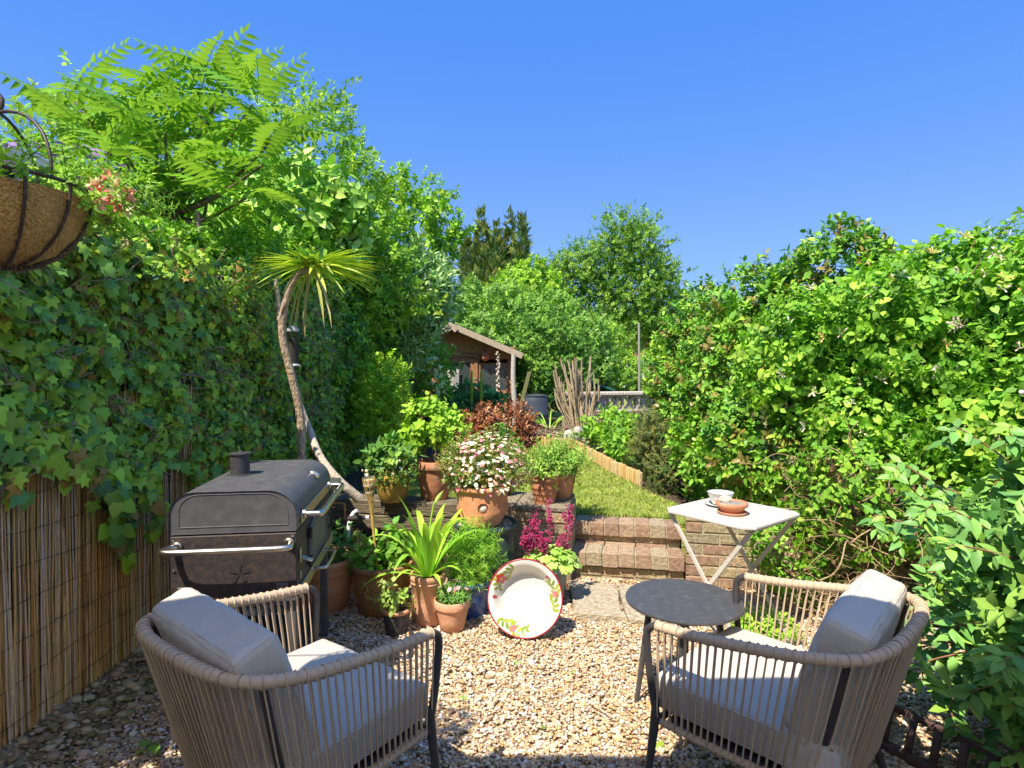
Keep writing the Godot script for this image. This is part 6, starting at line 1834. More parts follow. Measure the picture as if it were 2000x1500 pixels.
func make_basin() -> void:
	var img := Image.create(512, 512, true, Image.FORMAT_RGB8)
	img.fill(Color(0.86, 0.855, 0.83))
	R.seed = 361
	var leafs := [Color(0.55, 0.62, 0.10), Color(0.46, 0.55, 0.10), Color(0.62, 0.68, 0.22)]
	# sprays: angle on the wall, span, and a flower in each
	for s in [[2.45, 0.85, 0.80, true], [0.15, 0.95, 0.80, false], [4.35, 0.95, 0.82, false]]:
		for k in 8:
			var t := k / 7.0 - 0.5
			var a: float = s[0] + t * s[1]
			var r: float = 256 * (s[2] + 0.05 * sin(t * 9.0))
			for e in [-1.0, 1.0]:
				var rr: float = r + e * (20.0 - 18.0 * abs(t))
				put_ellipse(img, 256 + cos(a) * rr, 256 - sin(a) * rr, 22.0 - 10 * abs(t), 11.0 - 4 * abs(t), -a + PI / 2 + e * 0.75, leafs[R.randi() % 3])
		var fa: float = s[0] + (0.08 if s[3] else 0.0)
		var fx: float = 256 + cos(fa) * 256 * s[2]
		var fy: float = 256 - sin(fa) * 256 * s[2]
		var fs := 20.0 if s[3] else 13.0
		for k in 5: put_ellipse(img, fx + cos(k * 1.257) * fs, fy + sin(k * 1.257) * fs, fs * 0.8, fs * 0.7, k * 1.257, Color(0.72, 0.16, 0.2) if s[3] else Color(0.82, 0.42, 0.42))
		put_ellipse(img, fx, fy, fs * 0.4, fs * 0.4, 0, Color(0.85, 0.5, 0.4))
	for bud in [[3.15, 0.8], [0.75, 0.78]]:
		put_ellipse(img, 256 + cos(bud[0]) * 256 * bud[1], 256 - sin(bud[0]) * 256 * bud[1], 15, 12, 0.6, Color(0.7, 0.17, 0.2))
	img.generate_mipmaps()
	var o := thing("enamel_basin", "round white enamel basin with red rim and painted flowers leaning on the pots", "basin", p(0.065, 0.012, 3.205))
	o.rotation = Vector3(-0.30, -0.1, 0.0)
	var mat := StandardMaterial3D.new()
	mat.albedo_texture = ImageTexture.create_from_image(img)
	mat.roughness = 0.22
	mat.clearcoat_enabled = true
	mat.clearcoat = 0.5
	var R0 := 0.213
	var t := Basis(Vector3.RIGHT, PI / 2)
	# opening faces +z: the lathe's axis lies along z, front is +z
	var m := Mb.new()
	m.lathe([Vector2(0.208, 0.001), Vector2(0.2, 0.0), Vector2(0.18, -0.006), Vector2(0.172, -0.014), Vector2(0.158, -0.045), Vector2(0.138, -0.076), Vector2(0.124, -0.084), Vector2(0.112, -0.084), Vector2(0.105, -0.088), Vector2(0.0, -0.088)], 72, Vector3(0, R0, 0), t, 1.0 / (2.0 * R0))
	part("bowl", m, mat, o)
	m = Mb.new()
	m.lathe([Vector2(0.0, -0.0905), Vector2(0.125, -0.0905), Vector2(0.142, -0.08), Vector2(0.162, -0.048), Vector2(0.176, -0.017), Vector2(0.184, -0.009), Vector2(0.208, -0.0025)], 48, Vector3(0, R0, 0), t)
	part("bowl_back", m, M("enamel", lin(0.75, 0.74, 0.7), 0.25), o)
	m = Mb.new()
	var ring := []
	for k in 73: ring.append(Vector3(cos(TAU * k / 72) * 0.209, R0 + sin(TAU * k / 72) * 0.209, 0))
	m.tube(ring, 0.0042, 8, false)
	part("rim", m, M("red_enamel", lin(0.42, 0.02, 0.04), 0.25), o)

func make_torch() -> void:
	var o := thing("bamboo_torch", "bamboo torch with a woven cup and glass candle stuck in the garland pot", "torch", p(-0.83, 0.24, 3.6))
	o.rotation.z = 0.085
	var bam := TM("bamboo", [[0.0, lin(0.42, 0.25, 0.06)], [0.5, lin(0.55, 0.36, 0.10)], [1.0, lin(0.64, 0.46, 0.18)]], Vector3(10, 3, 10), 0.5, 0.15)
	var m := Mb.new()
	m.tube([Vector3.ZERO, Vector3(0, 0.1, 0), Vector3(0, 0.12, 0), Vector3(0, 0.14, 0), Vector3(0, 0.27, 0), Vector3(0, 0.29, 0), Vector3(0, 0.42, 0)], [0.0085, 0.0085, 0.0105, 0.0085, 0.0085, 0.0105, 0.009], 9)
	part("pole", m, bam, o)
	for k in 10:
		var a := TAU * k / 10
		m = Mb.new()
		var q := []
		for e in [[0.006, 0.38], [0.012, 0.44], [0.024, 0.5], [0.035, 0.56], [0.038, 0.59]]: q.append(Vector3(cos(a) * e[0], e[1], sin(a) * e[0]))
		m.tube(q, 0.0032, 4)
		part("slat", m, bam, o)
	for y in [[0.5, 0.0245], [0.507, 0.026], [0.545, 0.033], [0.553, 0.0345]]:
		m = Mb.new()
		var q := []
		for k in 21: q.append(Vector3(cos(TAU * k / 20) * (y[1] + 0.002 * (k % 2)), y[0], sin(TAU * k / 20) * (y[1] + 0.002 * (k % 2))))
		m.tube(q, 0.0022, 4, false)
		part("binding", m, M("cane", lin(0.66, 0.55, 0.36), 0.6), o)
	m = Mb.new()
	m.lathe([Vector2(0, 0.53), Vector2(0.024, 0.53), Vector2(0.031, 0.58), Vector2(0, 0.58)], 18)
	var wax := M("wax", lin(0.72, 0.56, 0.26), 0.5)
	wax.subsurf_scatter_enabled = true
	wax.subsurf_scatter_strength = 0.3
	part("candle", m, wax, o)
	m = Mb.new()
	m.lathe([Vector2(0.033, 0.55), Vector2(0.036, 0.6)], 20)
	var gl := StandardMaterial3D.new()
	gl.transparency = BaseMaterial3D.TRANSPARENCY_ALPHA
	gl.albedo_color = Color(0.95, 0.95, 0.9, 0.12)
	gl.roughness = 0.05
	part("glass_cup", m, gl, o)

# ------------------------------------------------------------------ grill
func make_grill() -> void:
	var o := thing("charcoal_grill", "black steel barbecue grill with rounded lid, chimney and chrome handles", "grill", p(-1.155, -0.02, 2.43), deg_to_rad(8.0))
	# own axes: x across, -z away from the camera; near end at z = 0
	var W := 0.25
	var L := 0.86
	var paint := TM("grillpaint", [[0.0, lin(0.07, 0.07, 0.078)], [0.6, lin(0.10, 0.098, 0.105)], [1.0, lin(0.145, 0.14, 0.14)]], 2.5, 0.5, 0.03)
	var rusty := TM("grillrust", [[0.0, lin(0.022, 0.020, 0.024)], [0.5, lin(0.04, 0.032, 0.032)], [0.72, lin(0.055, 0.038, 0.032)], [0.88, lin(0.075, 0.044, 0.032)], [1.0, lin(0.11, 0.06, 0.04)]], 3.5, 0.65, 0.12, 0.03)
	var chrome := M("chrome", lin(0.64, 0.60, 0.53), 0.3, 1.0)
	var galv := TM("galvanised", [[0.0, lin(0.45, 0.42, 0.34)], [1.0, lin(0.62, 0.58, 0.48)]], 5.0, 0.35, 0.0, 0.03, 3, false, 0.9)
	# firebox
	var m := Mb.new()
	m.box(Vector3(0, 0.695, -L / 2), Vector3(2 * W, 0.27, L), 0.004)
	part("firebox", m, rusty, o)
	m = Mb.new()
	m.box(Vector3(0, 0.55, -L / 2), Vector3(2 * W - 0.01, 0.025, L - 0.01), 0.003)
	part("base_tray", m, paint, o)
	# lid: a rounded hood swept along its length, with ends
	var sec := []
	sec.append(Vector2(-W, 0.838))
	for k in 9:
		var a := PI - PI / 2 * k / 8.0
		sec.append(Vector2(-W + 0.09 + cos(a) * 0.09, 0.925 + sin(a) * 0.085))
	for k in 11:
		var a := PI / 2 - PI / 2 * k / 10.0
		sec.append(Vector2(W - 0.115 + cos(a) * 0.115, 0.895 + sin(a) * 0.115))
	sec.append(Vector2(W, 0.838))
	m = Mb.new()
	for i in sec.size() - 1:
		var e0: Vector2 = sec[i]
		var e1: Vector2 = sec[i + 1]
		var nn := func(k: int) -> Vector3:
			var e: Vector2 = sec[min(k + 1, sec.size() - 1)] - sec[max(k - 1, 0)]
			return Vector3(-e.y, e.x, 0).normalized()
		var n0: Vector3 = nn.call(i)
		var n1: Vector3 = nn.call(i + 1)
		var q := [m.vert(Vector3(e0.x, e0.y, 0.0), n0), m.vert(Vector3(e1.x, e1.y, 0.0), n1), m.vert(Vector3(e1.x, e1.y, -L), n1), m.vert(Vector3(e0.x, e0.y, -L), n0)]
		m.tri(q[0], q[1], q[2]); m.tri(q[0], q[2], q[3])
	part("lid", m, paint, o)
	for z in [0.0, -L]:
		m = Mb.new()
		var q := []
		var q2 := []
		for e in sec:
			q.append(Vector3(e.x, e.y, z - sign(z + 0.1) * 0.005))
			q2.append(Vector3(e.x * 0.86, 0.865 + (e.y - 0.838) * 0.78, z))
		m.face(q, Vector3(0, 0, sign(z + 0.1)))
		for i in q.size():
			var j := (i + 1) % q.size()
			var c: Vector3 = q[i] - Vector3(0, 0.9, 0)
			m.face([q[i], q[j], Vector3(q[j].x, q[j].y, z), Vector3(q[i].x, q[i].y, z)], Vector3(c.x, c.y, 0))
		part("lid_end", m, paint, o)
		# pressed line round the end panel
		m = Mb.new()
		q2.append(q2[0])
		for i in q2.size(): q2[i].z = z - sign(z + 0.1) * 0.0045
		m.tube(q2, 0.0022, 5, false)
		part("pressed_rib", m, paint, o)
	# chimney
	m = Mb.new()
	m.lathe([Vector2(0.06, 0.0), Vector2(0.06, 0.006), Vector2(0.044, 0.008), Vector2(0.044, 0.1), Vector2(0.05, 0.101), Vector2(0.05, 0.106), Vector2(0, 0.107)], 28, Vector3(-0.1, 1.008, -0.42))
	var ch := part("chimney", m, TM("chimney", [[0.0, lin(0.03, 0.03, 0.035)], [0.8, lin(0.07, 0.068, 0.07)], [1.0, lin(0.14, 0.08, 0.05)]], 8.0, 0.5), o)
	m = Mb.new()
	m.tube([Vector3(-0.1, 1.115, -0.42), Vector3(-0.1, 1.128, -0.42)], 0.006, 6)
	part("damper_bolt", m, chrome, ch)
	# handle plate and lid handle on the front (+x)
	m = Mb.new()
	m.box(Vector3(W + 0.004, 0.872, -0.42), Vector3(0.006, 0.05, 0.7), 0.002)
	part("handle_plate", m, galv, o)
	m = Mb.new()
	m.tube(curve([Vector3(W, 0.885, -0.1), Vector3(W + 0.06, 0.885, -0.1), Vector3(W + 0.085, 0.885, -0.13), Vector3(W + 0.085, 0.885, -0.42), Vector3(W + 0.085, 0.885, -0.71), Vector3(W + 0.06, 0.885, -0.74), Vector3(W, 0.885, -0.74)], 5), 0.0135, 12)
	var lh := part("lid_handle", m, chrome, o)
	for z in [-0.1, -0.74]:
		m = Mb.new()
		m.lathe([Vector2(0.014, 0), Vector2(0.022, 0), Vector2(0.022, 0.012), Vector2(0.014, 0.016)], 18, Vector3(W + 0.006, 0.885, z), Basis(Vector3.BACK, -PI / 2))
		part("flange", m, chrome, lh)
	# handle on the near end
	m = Mb.new()
	m.tube(curve([Vector3(-W + 0.03, 0.79, 0.0), Vector3(-W + 0.0, 0.79, 0.05), Vector3(-W + 0.03, 0.79, 0.085), Vector3(0, 0.79, 0.09), Vector3(W - 0.04, 0.79, 0.085), Vector3(W - 0.015, 0.79, 0.05), Vector3(W - 0.03, 0.79, 0.0)], 6), 0.0125, 12)
	var eh := part("end_handle", m, chrome, o)
	for x in [-W + 0.03, W - 0.03]:
		m = Mb.new()
		m.lathe([Vector2(0.014, 0), Vector2(0.021, 0), Vector2(0.021, 0.01), Vector2(0.014, 0.014)], 18, Vector3(x, 0.79, 0.001), Basis(Vector3.RIGHT, PI / 2))
		part("flange", m, chrome, eh)
	# vent wheel, screws and corner plates on the near end
	m = Mb.new()
	for k in 5:
		var a := TAU * k / 5 + 0.3
		m.face([Vector3(0.02, 0.668, 0.0035), Vector3(0.02 + cos(a - 0.25) * 0.042, 0.668 + sin(a - 0.25) * 0.042, 0.0035), Vector3(0.02 + cos(a + 0.25) * 0.042, 0.668 + sin(a + 0.25) * 0.042, 0.0035)], Vector3.BACK)
	part("vent", m, M("soot_black", lin(0.028, 0.026, 0.028), 0.7), o)
	m = Mb.new()
	for x in [-0.2, 0.19]: m.box(Vector3(x, 0.6, 0.003), Vector3(0.045, 0.04, 0.006), 0.002)
	part("leg_bracket", m, paint, o)
	m = Mb.new()
	for q in [[-0.13, 0.9, -0.01], [-0.235, 0.815, 0.002], [0.235, 0.818, 0.002], [-0.235, 0.69, 0.002], [-0.2, 0.6, 0.007], [0.19, 0.6, 0.007], [0.235, 0.6, 0.002]]: m.lathe([Vector2(0.006, 0), Vector2(0.005, 0.003), Vector2(0, 0.004)], 8, Vector3(q[0], q[1], q[2]), Basis(Vector3.RIGHT, PI / 2))
	part("screws", m, chrome, o)
	# arched fire door, latch, hinge on the front
	m = Mb.new()
	var arch := [Vector3(W + 0.012, 0.62, -0.22), Vector3(W + 0.012, 0.79, -0.22)]
	for k in 9: arch.append(Vector3(W + 0.012, 0.79 + 0.035 * sin(PI * k / 8.0), -0.22 - 0.46 * k / 8.0))
	arch.append(Vector3(W + 0.012, 0.79, -0.68)); arch.append(Vector3(W + 0.012, 0.62, -0.68))
	m.face(arch, Vector3.RIGHT)
	for i in arch.size():
		var j := (i + 1) % arch.size()
		m.face([arch[i], arch[j], arch[j] - Vector3(0.014, 0, 0), arch[i] - Vector3(0.014, 0, 0)], arch[i] - Vector3(W, 0.72, -0.45))
	var dr := part("fire_door", m, paint, o)
	m = Mb.new()
	var inset := []
	for q in arch: inset.append(Vector3(q.x + 0.001, lerp(0.71, q.y, 0.8), lerp(-0.45, q.z, 0.86)))
	inset.append(inset[0])
	m.tube(inset, 0.003, 5, false)
	part("pressed_rib", m, paint, dr)
	m = Mb.new()
	for y in [0.77, 0.64]: m.tube([Vector3(W + 0.016, y - 0.025, -0.21), Vector3(W + 0.016, y + 0.025, -0.21)], 0.009, 8)
	part("hinge", m, M("black_iron", lin(0.015, 0.015, 0.017), 0.5), dr)
	m = Mb.new()
	m.tube([Vector3(W + 0.02, 0.75, -0.66), Vector3(W + 0.035, 0.73, -0.67), Vector3(W + 0.035, 0.69, -0.67), Vector3(W + 0.02, 0.67, -0.66)], 0.006, 6)
	part("door_latch", m, mats["black_iron"], dr)
	m = Mb.new()
	m.box(Vector3(W + 0.006, 0.72, -0.045), Vector3(0.004, 0.06, 0.03), 0.001)
	m.box(Vector3(W + 0.03, 0.7, -0.06), Vector3(0.05, 0.006, 0.035), 0.001, Basis(Vector3.BACK, -0.4))
	m.box(Vector3(W + 0.005, 0.635, -0.045), Vector3(0.004, 0.03, 0.02), 0.001)
	part("air_lever", m, galv, o)
	# thermometer
	m = Mb.new()
	var tc := Basis(Vector3.BACK, -0.75)
	m.lathe([Vector2(0.0, 0.004), Vector2(0.022, 0.004), Vector2(0.026, 0.01), Vector2(0.03, 0.006), Vector2(0.03, 0.0)], 24, Vector3(W - 0.032, 0.978, -0.56), tc)
	var th := part("thermometer", m, chrome, o)
	m = Mb.new()
	m.lathe([Vector2(0, 0.006), Vector2(0.023, 0.006)], 20, Vector3(W - 0.032, 0.978, -0.56), tc)
	part("dial", m, M("dial", lin(0.55, 0.55, 0.4), 0.3), th)
	# bottom ash tray with its handle
	m = Mb.new()
	m.box(Vector3(W + 0.004, 0.565, -0.45), Vector3(0.012, 0.05, 0.84), 0.002)
	var ash := part("ash_tray_front", m, galv, o)
	m = Mb.new()
	m.tube(curve([Vector3(W, 0.575, -0.3), Vector3(W + 0.05, 0.578, -0.3), Vector3(W + 0.07, 0.58, -0.33), Vector3(W + 0.07, 0.58, -0.55), Vector3(W + 0.05, 0.578, -0.58), Vector3(W, 0.575, -0.58)], 4), 0.008, 10)
	part("tray_handle", m, chrome, ash)
	# far shelf
	m = Mb.new()
	m.box(Vector3(0.02, 0.83, -L - 0.14), Vector3(0.5, 0.05, 0.26), 0.004)
	for k in 4: m.box(Vector3(0.272, 0.832, -L - 0.05 - 0.06 * k), Vector3(0.003, 0.012, 0.02))
	part("side_shelf", m, galv, o)
	# legs
	for q in [[-W + 0.03, -0.05], [W - 0.03, -0.05], [-W + 0.03, -L + 0.05], [W - 0.03, -L + 0.05]]:
		m = Mb.new()
		m.box(Vector3(q[0], 0.275, q[1]), Vector3(0.036, 0.55, 0.036), 0.003)
		part("leg", m, paint, o)
	m = Mb.new()
	m.box(Vector3(0, 0.16, -L / 2), Vector3(2 * W - 0.1, 0.015, L - 0.14), 0.002)
	part("lower_shelf", m, rusty, o)
	# spit crank beside the door
	m = Mb.new()
	m.tube(curve([Vector3(W, 0.77, -0.8), Vector3(W + 0.07, 0.77, -0.8), Vector3(W + 0.085, 0.755, -0.8), Vector3(W + 0.085, 0.69, -0.8), Vector3(W + 0.1, 0.68, -0.8)], 4), 0.005, 7)
	var cr := part("crank", m, TM("rustrod", [[0.0, lin(0.2, 0.09, 0.03)], [1.0, lin(0.45, 0.26, 0.1)]], 9.0, 0.8, 0.1), o)
	m = Mb.new()
	m.tube([Vector3(W + 0.1, 0.68, -0.8), Vector3(W + 0.12, 0.682, -0.8), Vector3(W + 0.17, 0.684, -0.8), Vector3(W + 0.2, 0.685, -0.8)], [0.01, 0.016, 0.015, 0.01], 9)
	part("grip", m, M("charred", lin(0.03, 0.022, 0.02), 0.7), cr)
	m = Mb.new()
	m.tube([Vector3(W + 0.2, 0.685, -0.8), Vector3(W + 0.217, 0.685, -0.8)], 0.011, 9)
	part("grip_cap", m, mats["upvc"], cr)

# ------------------------------------------------------------------ cabbage palm
func make_cordyline() -> void:
	var o := thing("cabbage_palm", "leaning cabbage palm with two pale trunks and a spiky yellow-green head", "palm", p(-1.5, 0.33, 4.1))
	var bark := TM("palmbark", [[0.0, lin(0.30, 0.2, 0.12)], [0.5, lin(0.52, 0.38, 0.25)], [1.0, lin(0.66, 0.53, 0.39)]], Vector3(7, 3, 7), 0.95, 1.2)
	var off := Transform3D(Basis.IDENTITY, -o.position)
	var m := Mb.new()
	var q := curve([at(588, 960, 4.1), at(588, 890, 4.1), at(585, 805, 4.1), at(570, 735, 4.07), at(553, 660, 4.05), at(556, 605, 4.05), at(577, 545, 4.05), at(603, 527, 4.05)], 5)
	m.tube(q, taper(q.size(), 0.03, 0.023), 12)
	part("trunk", m, bark, o, off)
	m = Mb.new()
	q = curve([at(700, 975, 4.1), at(660, 940, 4.05), at(625, 895, 4.1), at(603, 840, 4.2), at(575, 760, 4.2), at(552, 660, 4.2), at(545, 590, 4.2), at(540, 545, 4.2)], 5)
	m.tube(q, taper(q.size(), 0.036, 0.014), 10)
	part("second_trunk", m, TM("palmbark2", [[0.0, lin(0.4, 0.31, 0.23)], [0.6, lin(0.6, 0.5, 0.39)], [1.0, lin(0.7, 0.6, 0.5)]], Vector3(6, 3, 6), 0.95, 0.6), o, off)
	R.seed = 371
	var c := at(613, 520, 4.05) - o.position
	var st := [[0.0, 0.5], [0.2, 0.9], [0.5, 1.0], [0.8, 0.6], [1.0, 0.0]]
	var ms := [one_leaf(0.42, 0.013, st, 0.4, 0.05), one_leaf(0.45, 0.014, st, 0.4, 0.2), one_leaf(0.46, 0.015, st, 0.4, 0.4)]
	var cols := [lin(0.30, 0.38, 0.05), lin(0.40, 0.44, 0.07), lin(0.22, 0.32, 0.05), lin(0.48, 0.45, 0.10)]
	for i in 120:
		var dir := rv()
		var bias := Vector3(0.15, 0.75, 0.1)
		dir = (dir + bias).normalized()
		if dir.y < -0.05 and i % 4: dir = Vector3(dir.x, -dir.y * 0.6 + 0.05, dir.z).normalized()
		var down := dir.y < -0.1
		var z := dir
		part("leaf", ms[2] if down else ms[i % 2], LC(cols[R.randi() % 4] if not down else lin(0.36, 0.36, 0.12), 0.35, Color(0.6, 0.7, 0.15)), o, Transform3D(byz(Vector3.UP + rv() * 0.3, z).scaled(Vector3(1, 1, rnd(0.36, 0.56))), c + dir * 0.015))
	for i in 8:
		var dir := Vector3(rnd(-0.5, 0.5), -1.0, rnd(-0.5, 0.5)).normalized()
		part("dead_leaf", ms[2], LC([lin(0.36, 0.26, 0.12), lin(0.3, 0.28, 0.1), lin(0.42, 0.34, 0.2)][i % 3], 0.7, Color(0.3, 0.25, 0.1)), o, Transform3D(byz(Vector3(dir.x, 0.3, dir.z), dir).scaled(Vector3(0.8, 1, rnd(0.3, 0.5))), c + Vector3(dir.x * 0.05, -0.02, dir.z * 0.05)))
	# young spiky tuft at its foot
	var t := thing("spiky_seedling", "spiky tuft of narrow green leaves behind the grill at the palm's foot", "plant", p(-1.66, 0.72, 4.25))
	for i in 46:
		var a := rnd(0, TAU)
		var el := rnd(0.35, 1.4)
		part("leaf", ms[i % 2], LC(cols[R.randi() % 3], 0.4, Color(0.6, 0.7, 0.15)), t, Transform3D(byz(Vector3.UP + rv() * 0.2, Vector3(cos(a) * cos(el), sin(el), sin(a) * cos(el))).scaled(Vector3(0.7, 0.7, rnd(0.45, 0.8))), Vector3(0, -0.02, 0)))
	m = Mb.new()
	m.tube([Vector3(0, -0.4, 0), Vector3(0, 0, 0)], 0.03, 8)
	part("stem", m, bark, t)
	# bird feeder
	var f := thing("bird_feeder", "black mesh tubular bird feeder hanging beside the palm trunk", "bird feeder", at(573, 716, 4.2))
	m = Mb.new()
	m.lathe([Vector2(0.0, 0.0), Vector2(0.05, 0.0), Vector2(0.054, 0.006), Vector2(0.036, 0.02), Vector2(0.0, 0.024)], 18)
	part("tray", m, M("feeder_grey", lin(0.45, 0.47, 0.5), 0.4), f)
	m = Mb.new()
	m.lathe([Vector2(0.042, 0.25), Vector2(0.04, 0.27), Vector2(0.02, 0.29), Vector2(0, 0.293)], 18)
	part("cap", m, mats["feeder_grey"], f)
	m = Mb.new()
	for k in 12:
		var a := TAU * k / 12
		m.tube([Vector3(cos(a) * 0.036, 0.015, sin(a) * 0.036), Vector3(cos(a) * 0.036, 0.26, sin(a) * 0.036)], 0.0016, 4, false)
	for j in 14:
		var ring := []
		for k in 13: ring.append(Vector3(cos(TAU * k / 12) * 0.036, 0.03 + j * 0.017, sin(TAU * k / 12) * 0.036))
		m.tube(ring, 0.0014, 4, false)
	part("mesh_tube", m, mats["black_iron"], f)
	m = Mb.new()
	m.lathe([Vector2(0, 0.02), Vector2(0.031, 0.02), Vector2(0.031, 0.2), Vector2(0, 0.2)], 14)
	part("seed", m, M("seed", lin(0.12, 0.1, 0.07), 0.9), f)
	m = Mb.new()
	m.tube([Vector3(0, 0.29, 0), Vector3(0.0, 0.36, 0), Vector3(-0.03, 0.42, 0)], 0.0018, 4)
	part("hanger", m, mats["black_iron"], f)

# ------------------------------------------------------------------ rope chairs with cushions
func soft_box(s: Vector3, puff: float, sd: int, n := 18, crease := 0.006, round_by := 0.45) -> Mb:
	var f := FastNoiseLite.new()
	f.seed = sd
	f.frequency = 1.0
	var m := Mb.new()
	var h := s * 0.5
	var shape := func(q: Vector3) -> Vector3:
		# q on the unit cube; the corners are rounded and the broad faces bulge
		var r := Vector3(round_by * s.y / s.x, round_by, round_by * s.y / s.z)
		var c := Vector3(clamp(q.x, -1 + r.x, 1 - r.x), clamp(q.y, -1 + r.y, 1 - r.y), clamp(q.z, -1 + r.z, 1 - r.z))
		var e := (q - c) / r
		if e.length() > 1e-4:
			var k: float = max(abs(e.x), max(abs(e.y), abs(e.z)))
			e = e.normalized() * k
		e *= r
		var w := (c + e) * h
		w.y += sign(q.y) * abs(q.y) * puff * (1.0 - q.x * q.x) * (1.0 - q.z * q.z) * s.y
		w += Vector3(f.get_noise_3dv(w * 9.0), f.get_noise_3dv(w * 9.0 + Vector3(7, 0, 0)), f.get_noise_3dv(w * 9.0 + Vector3(0, 7, 0))) * crease
		w.y += f.get_noise_3d(w.x * 22.0, w.y * 5.0, w.z * 7.0) * crease * 0.6
		return w
	for a in 3:
		for sg in [-1.0, 1.0]:
			var u := (a + 1) % 3
			var w := (a + 2) % 3
			var first := m.v.size()
			for i in n + 1:
				for j in n + 1:
					var q := Vector3.ZERO
					q[a] = sg
					q[u] = -cos(PI * i / n) * 0.5 + (2.0 * i / n - 1.0) * 0.5
					q[w] = -cos(PI * j / n) * 0.5 + (2.0 * j / n - 1.0) * 0.5
					var e1 := Vector3.ZERO
					var e2 := Vector3.ZERO
					e1[u] = 0.02; e2[w] = 0.02
					var c: Vector3 = shape.call(q)
					var nn: Vector3 = (shape.call(q + e1) - shape.call(q - e1)).cross(shape.call(q + e2) - shape.call(q - e2)).normalized()
					if nn[a] * sg < 0.0 and abs(nn[a]) > 0.1: nn = -nn
					elif nn.dot(c) < 0.0: nn = -nn
					m.vert(c, nn)
			for i in n:
				for j in n:
					var k := first + i * (n + 1) + j
					m.tri(k, k + 1, k + n + 1)
					m.tri(k + 1, k + n + 2, k + n + 1)
	return m

func fabric() -> StandardMaterial3D:
	if mats.has("fabric"): return mats["fabric"]
	var img := Image.create(64, 64, true, Image.FORMAT_RGB8)
	var him := Image.create(64, 64, true, Image.FORMAT_RGB8)
	R.seed = 381
	for y in 64:
		for x in 64:
			var over := ((x / 4) + (y / 4)) % 2 == 0
			var t: float = sin(PI * ((x if over else y) % 4 + 0.5) / 4.0)
			var k := 0.93 + 0.07 * t + rnd(-0.03, 0.03)
			img.set_pixel(x, y, srgb(lin(0.60, 0.545, 0.475)) * Color(k, k, k))
			him.set_pixel(x, y, Color(t, t, t))
	img.generate_mipmaps()
	him.generate_mipmaps()
	var m := StandardMaterial3D.new()
	m.albedo_texture = ImageTexture.create_from_image(img)
	m.uv1_triplanar = true
	m.uv1_scale = Vector3.ONE * 18.0
	m.roughness = 0.95
	m.heightmap_enabled = true
	m.heightmap_scale = 0.12
	m.heightmap_texture = ImageTexture.create_from_image(him)
	m.rim_enabled = true
	m.rim = 0.25
	mats["fabric"] = m
	return m

func along(path: Array, n: int) -> Array:
	# n points evenly spaced along a path
	var run := [0.0]
	for i in range(1, path.size()): run.append(run[i - 1] + (path[i] - path[i - 1]).length())
	var out := []
	var k := 0
	for i in n:
		var s: float = run[run.size() - 1] * i / (n - 1)
		while k < path.size() - 2 and run[k + 1] < s: k += 1
		out.append(path[k].lerp(path[k + 1], clamp((s - run[k]) / max(1e-6, run[k + 1] - run[k]), 0, 1)))
	return out

